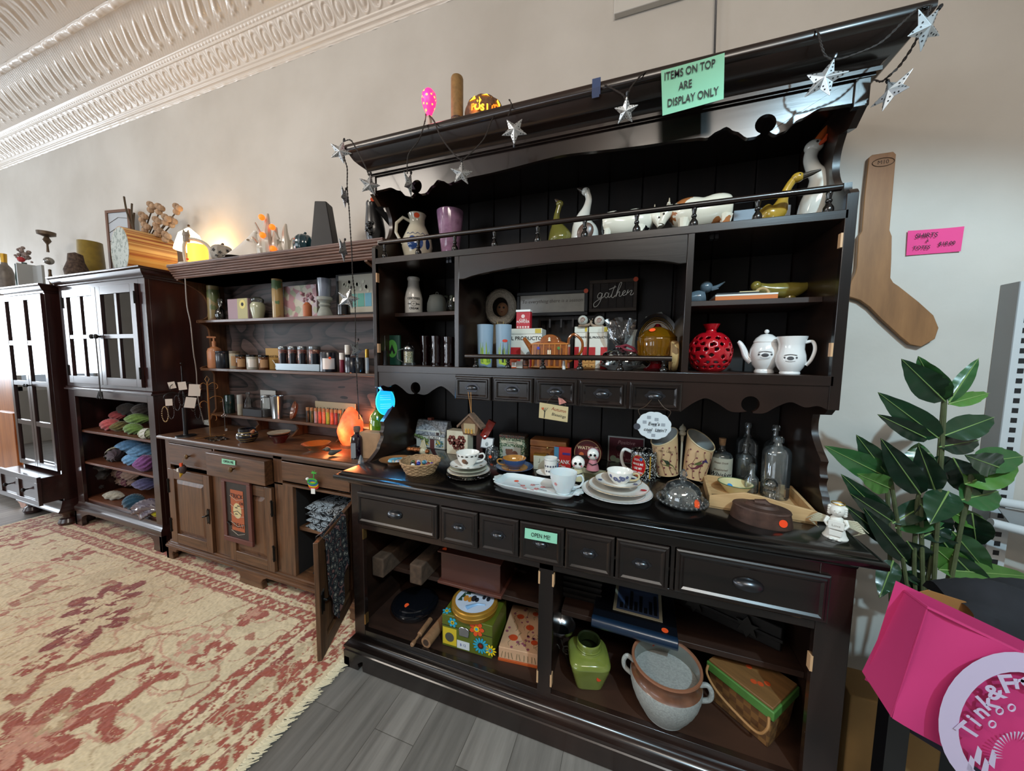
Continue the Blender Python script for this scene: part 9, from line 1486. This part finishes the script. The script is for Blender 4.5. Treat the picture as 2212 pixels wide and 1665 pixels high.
c=Vector((X(600,-.20,1.95),-.20,zOT));t=thing('ghost_lantern','cluster of white ceramic ghosts with glowing orange pumpkins','lantern',c,face_cam(c)*.8);s_=(c-CP).dot(CF)/FPX*.80
for dx,top_,w in ((-22,468,15),(-4,492,13),(18,478,14),(-34,512,12),(34,505,13),(5,520,16)):h=Z(600+dx,top_,-.2)-zOT;MB().tube(smoothp([(dx*s_,0,0),(dx*s_*1.1,-.01,h*.4),(dx*s_,-.005,h*.75),(dx*s_+.004,0,h)],4),[w*s_*1.15-w*s_*.08*i for i in range(13)],10).tube([(dx*s_-w*s_,-.02,h*.5),(dx*s_-w*s_*1.6,-.03,h*.72)],[.010,.005],6).build('ghost',wg,t)
gx=M('ff6a1c',.5,emit=1.8,name='orange_glow')
for dx,py in ((-30,483),(-8,497),(-30,520),(-8,543)):MB().sphere((dx*s_,-.035,Z(600+dx,py,-.2)-zOT),.016,12).build('glowing_pumpkin',gx,t)
x0,x1=X(683,-.20,1.95),X(722,-.20,1.95);h=Z(702,438,-.2)-zOT;w=x1-x0;solo(MB().add([(-w/2,-.035,0),(w/2,-.035,0),(w/2,.035,0),(-w/2,.035,0),(-w*.30,-.024,h),(w*.18,-.024,h),(w*.26,.024,h*.96),(-w*.22,.024,h)],[(0,3,2,1),(4,5,6,7),(0,1,5,4),(1,2,6,5),(2,3,7,6),(3,0,4,7)]).build('obelisk',M('121115',.5,noise=.4,scale=14),bevel=.004),'tall black slanted wooden obelisk at the right of the oak cornice','obelisk',((x0+x1)/2,-.20,zOT),.35)
# ------------------------------------------------------------------ right of the hutch
sk=[(1885,334),(1930,327),(1936,333),(1927,440),(1922,497),(1927,510),(1926,560),(1924,600),(1930,610),(1942,618),(1985,652),(2017,681),(2028,708),(2020,732),(1990,749),(1966,744),(1948,729),(1905,690),(1879,663),(1858,648),(1832,640),(1832,628),(1840,605),(1848,590),(1851,576),(1855,510),(1862,499),(1868,420),(1877,340)]
P=[at(a,b_,y=-.020) for a,b_ in sk];c=Vector((P[0].x,-.02,P[0].z));m=MB();m.prism([((p-c).x,(p-c).z) for p in P],0,.018,'y');t=thing('sock_stretcher','flat honey-brown wooden sock form hanging on the wall right of the hutch','sock form',c);m.build('board',wood('sock_wood','7a5433','9e7046',None,'z',.45,14,6,coat=.2),t,True,.002);p=at(1908,350,y=-.0205)-c;m=MB();m.T=Matrix.Translation(p);m.tube([(.030*math.cos(a),0,.014*math.sin(a)) for a in [2*PI*i/24 for i in range(24)]],.0012,5,True);m.build('burned_stamp',M('4a3220',.7),t);text('M10',.018,M('4a3220',.7),t,p,name='lettering')
PNK=M('e8468c',.7);t,c,w_,h_,al=sheet('paper_note','bright pink note reading SHIRTS and TOTES with a price stuck on the wall','note',[(1960,499),(2080,490),(2074,543),(1957,552)],-.004,PNK,curl=.006)
for s,sz,dx,dz in (('SHIRTS',.022,-.024,.020),('&',.013,-.020,.002),('TOTES',.018,-.034,-.020),('$18.00',.018,.030,-.012)):text(s,sz,INK,t,(dx,-.0065,dz),name='lettering',shear=.15,sx=.85)
x_=2.27;sm_=M('c4c8ca',.35);t=thing('shelf_upright','white slotted metal shelf upright standing against the wall at the right edge','shelf upright',(x_,-.03,0));zt=1.57;m=MB();m.box(0,.003,-.032,.028,0,zt);m.build('side_web',M('8d8f90',.4),t);m=MB();m.box(.003,.05,-.032,-.029,0,zt);m.build('front_flange',sm_,t);m=MB();[m.box(.020,.034,-.0332,-.0319,z,z+.016) for z in [zt-.13-.032*i for i in range(44)]];m.build('slots',INK,t)
t=thing('shelf_bracket','white tubular rail and bracket fixed low on the slotted upright','bracket',(2.21,-.12,.86));MB().tube([(-.01,-.02,.02),(.6,-.06,-.02)],.014,12).build('rail',sm_,t);MB().tube([(-.02,-.06,-.04),(.6,-.12,-.14)],.014,12).build('rail',sm_,t);MB().prism([(.02,0),(.6,-.05),(.6,-.2),(.06,-.06)],-.02,-.016,'y').build('plate',M('8d8f90',.4),t)
# rubber plant
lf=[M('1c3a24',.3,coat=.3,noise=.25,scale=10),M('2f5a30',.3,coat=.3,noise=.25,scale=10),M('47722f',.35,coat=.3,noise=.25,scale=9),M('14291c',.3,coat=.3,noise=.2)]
pc=Vector((2.02,-.30,0));t=thing('rubber_plant','large artificial rubber plant with broad green leaves in a black pot beside the hutch','plant',pc);MB().lathe([(.001,0),(.10,0),(.13,.24),(.135,.26),(.12,.26),(.11,.22),(.001,.22)],n=28).build('pot',M('101012',.4),t)
def leaf(bx,by,tx,ty,wpx,k,yb=-.28,yt=-.34,cup_=.25):
    a=at(bx,by,y=yb);b_=at(tx,ty,y=yt);d=b_-a;L_=d.length;s_=(a-CP).dot(CF)/FPX;W_=wpx*s_/2;d.normalize();side=d.cross(CP-a).normalized();nr=side.cross(d)
    def f(u,v):s=-1+2*u;q=math.sin(PI*min(1,v**.80))**.75*(1-.25*v);return a-pc+d*L_*v+side*W_*s*q+nr*(cup_*W_*abs(s)*q-.10*L_*(v-.5)**2+.003*math.sin(v*24)*abs(s))
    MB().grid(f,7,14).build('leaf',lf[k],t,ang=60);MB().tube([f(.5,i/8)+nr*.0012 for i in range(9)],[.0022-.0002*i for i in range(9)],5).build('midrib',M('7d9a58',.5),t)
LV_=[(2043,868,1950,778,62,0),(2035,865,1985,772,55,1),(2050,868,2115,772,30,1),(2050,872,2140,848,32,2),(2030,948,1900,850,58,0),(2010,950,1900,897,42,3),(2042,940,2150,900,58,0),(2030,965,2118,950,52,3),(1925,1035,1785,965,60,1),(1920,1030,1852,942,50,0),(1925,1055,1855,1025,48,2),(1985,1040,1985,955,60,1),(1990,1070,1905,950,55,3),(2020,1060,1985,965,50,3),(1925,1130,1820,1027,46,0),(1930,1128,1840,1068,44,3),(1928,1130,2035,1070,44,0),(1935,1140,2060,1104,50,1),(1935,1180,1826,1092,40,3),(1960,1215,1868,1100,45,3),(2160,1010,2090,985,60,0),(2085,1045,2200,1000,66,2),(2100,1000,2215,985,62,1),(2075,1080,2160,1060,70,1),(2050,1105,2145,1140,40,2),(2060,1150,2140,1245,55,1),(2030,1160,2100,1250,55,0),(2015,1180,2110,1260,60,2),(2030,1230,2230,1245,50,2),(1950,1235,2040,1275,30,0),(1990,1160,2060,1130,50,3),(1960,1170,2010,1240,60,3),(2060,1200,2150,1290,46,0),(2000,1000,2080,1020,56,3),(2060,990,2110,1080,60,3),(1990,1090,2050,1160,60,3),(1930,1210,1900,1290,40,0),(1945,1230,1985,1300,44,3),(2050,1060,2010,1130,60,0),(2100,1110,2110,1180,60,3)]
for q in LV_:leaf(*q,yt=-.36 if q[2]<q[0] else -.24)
m=MB()
for pts in ([(1925,1300),(1922,1180),(1918,1090),(1925,1040)],[(1990,1330),(2020,1150),(2028,1000),(2040,880)],[(2030,1330),(2060,1200),(2090,1080),(2100,1010)],[(1980,1330),(1975,1200),(1988,1080)]):m.tube(smoothp([at(a,b_,y=-.27)-pc for a,b_ in pts]+[Vector((0,0,.22))],5),.0055,7)
m.build('stem',M('4a5232',.7,noise=.3),t)
# pink tote on a black rack, dark clothes, card tag, printed paper bag
tp_=M('bd2f6a',.8,noise=.05,scale=6);yf,yg=-.74,-.64;G=lambda a,b_,y:at(a,b_,y=y);c=G(2000,1450,yf);t=thing('tote_bag','hot pink canvas tote bag printed with a white frog logo at the right edge','tote bag',c)
F1,F2,F3,F4=G(2003,1312,yf),G(2330,1470,yf-.03),G(2280,1760,yf-.03),G(1925,1548,yf);B1,B2=G(1948,1272,yg),G(1862,1450,yg);F5=G(2060,1640,yf)
MB().grid(lambda u,v:((F1*(1-u)+F2*u)*(1-v)+(F4*(1-u)+F3*u)*v-c)+Vector((0,.004*math.sin(u*9+v*4),0)),14,12).build('front_panel',tp_,t);MB().grid(lambda u,v:((B1*(1-u)+F1*u)*(1-v)+(B2*(1-u)+F4*u)*v-c),5,8).build('gusset',M('c2336f',.75),t);bk_=Vector((0,.09,0))
MB().add([F1+bk_-c,F2+bk_-c,F3+bk_-c,F4+bk_-c],[(0,1,2,3)]).build('back_panel',tp_,t);MB().tube([B1-c,F1-c,F2-c],.0035,6).tube([F1-c,F4-c],.0014,5).build('seam',M('b82a64',.75),t)
wi=M('c4b4cc',.6);O_=lambda px,py,k=.0018:(lambda p:(p.x-c.x,p.y-k-c.y-.02,p.z-c.z))(at(px,py,y=yf-.008))
def ink(pts,name='logo_shape',mt=wi,k=.0018):MB().add([O_(a,b_,k) for a,b_ in pts],[tuple(range(len(pts)))]).build(name,mt,t,False)
ring_o=[(2160+152*math.cos(a),1540+152*math.sin(a)) for a in [PI*.62+PI*1.0*i/20 for i in range(21)]];ring_i=[(2168+118*math.cos(a),1552+122*math.sin(a)) for a in [PI*.62+PI*1.0*i/20 for i in range(21)]]
m=MB();m.add([O_(*p) for p in ring_o+ring_i],[(i,i+1,22+i,21+i) for i in range(20)]);m.build('logo_ring',wi,t,False)
for s,px,py,sz,an in (('T',2070,1552,40,62),('i',2080,1531,34,56),('n',2093,1512,34,50),('k',2107,1493,38,44),('&',2122,1472,36,34),('F',2150,1455,44,24),('r',2172,1450,36,14),('o',2192,1446,36,8),('g',2214,1447,36,0)):q=O_(px,py,.004);text(s,sz*.00108,wi,t,q,(PI/2,-math.radians(an),0),name='lettering',bold=.0009)
r_=random.Random(9)
for i in range(16):a=PI*.9+i*.17;ink([(2172+30*math.cos(a),1602+30*math.sin(a)),(2172+52*math.cos(a+.05),1600+46*math.sin(a+.05)),(2172+50*math.cos(a+.13),1600+44*math.sin(a+.13))],'yarn_ball_print')
for x,y in ((2075,1625),(2090,1605),(2105,1630),(2120,1612)):ink([(x,y-20),(x+9,y-8),(x+5,y+22),(x-8,y+10)],'crystal_print')
for x,y in ((2135,1512),(2160,1505),(2120,1540)):MB().tube([O_(x+7*math.cos(a),y+7*math.sin(a),.002) for a in [2*PI*i/14 for i in range(14)]],.0012,5,True).build('bubble_print',wi,t)
t2=thing('tote_bag','dark purple tote bag hanging just behind and below the pink one','tote bag',F4+Vector((0,.06,0)));o_=t2.location;MB().add([G(1935,1300,yg+.03)-o_,G(2300,1500,yg+.03)-o_,G(2300,1790,yg+.03)-o_,G(1930,1560,yg+.03)-o_],[(0,1,2,3)]).build('panel',M('1f1a2c',.8),t2,False)
q=G(2100,1600,-.60);t=thing('rack','black metal rack legs under the tote bags','rack',(q.x,q.y,0));MB().box(-.16,-.12,-.02,.02,0,.56).build('leg',BLK,t);MB().box(-.12,.5,-.02,.02,.50,.54).build('crossbar',BLK,t);MB().box(.45,.49,-.02,.02,0,.5).build('leg',BLK,t)
q=G(2150,1310,-.62);t=thing('black_shirt','folded black fabric heaped behind the pink tote bag','shirt',q);MB().grid(lambda u,v:(-.04+.30*u,-.03+.16*v,-.05+.085*math.sin(PI*min(1,u*1.1+.05))**.5*math.sin(PI*v)**.5+.010*math.sin(u*17+v*9)),30,16).build('cloth',M('1b1c21',.9,noise=.2),t)
q=G(2030,1290,-.60);t=thing('price_card','tan cardboard tag standing behind the tote bag','card',q,0);MB().prism([(-.05,-.06),(.06,-.06),(.06,-.012),(.045,.0),(-.02,.012),(-.04,.0)],0,.003,'y').build('card',M('9a6a38',.7),t)
q=G(1885,1665,-.42);t=thing('paper_bag','tan paper bag printed with purple flowers standing on the floor by the hutch','bag',(1.80,-.46,0));MB().box(-.07,.12,-.05,.06,0,.40).build('bag',M('8a6a3c',.8,noise=.15,scale=8),t,True,.004);m=MB();[m.sphere((r_.uniform(-.05,.1),-.055,r_.uniform(.02,.20)),r_.uniform(.004,.009),6,k=4) for i in range(30)];m.build('printed_flowers',M('4a3458',.7),t);m=MB();[m.tube(smoothp([(-.06+.03*i,-.054,.0),(-.05+.03*i,-.054,.08),(-.07+.035*i,-.054,.17)],3),.0014,4) for i in range(6)];m.build('printed_stems',M('22281c',.7),t)
# white fitting and ball chain at the top of the wall
a=at(1326,30,y=-.03);t=thing('wall_cabinet','white boxed fitting high on the wall at the top of the view','fitting',(a.x,0,a.z));MB().box(0,.42,-.03,-.001,0,.3).build('box',M('c9c5bd',.5),t,True,.003)
p0=at(1548,-30,y=-.02);p1=at(1543,135,y=-.02);m=MB();n=60
for i in range(n):p=p0.lerp(p1,i/(n-1));m.sphere(p-p0,.0042,6,k=4)
m.tube([(0,0,0),tuple(p1-p0)],.0012,5);t=thing('ball_chain','thin metal ball chain hanging down the wall behind the hutch crown','chain',p0);m.build('chain',pew,t)
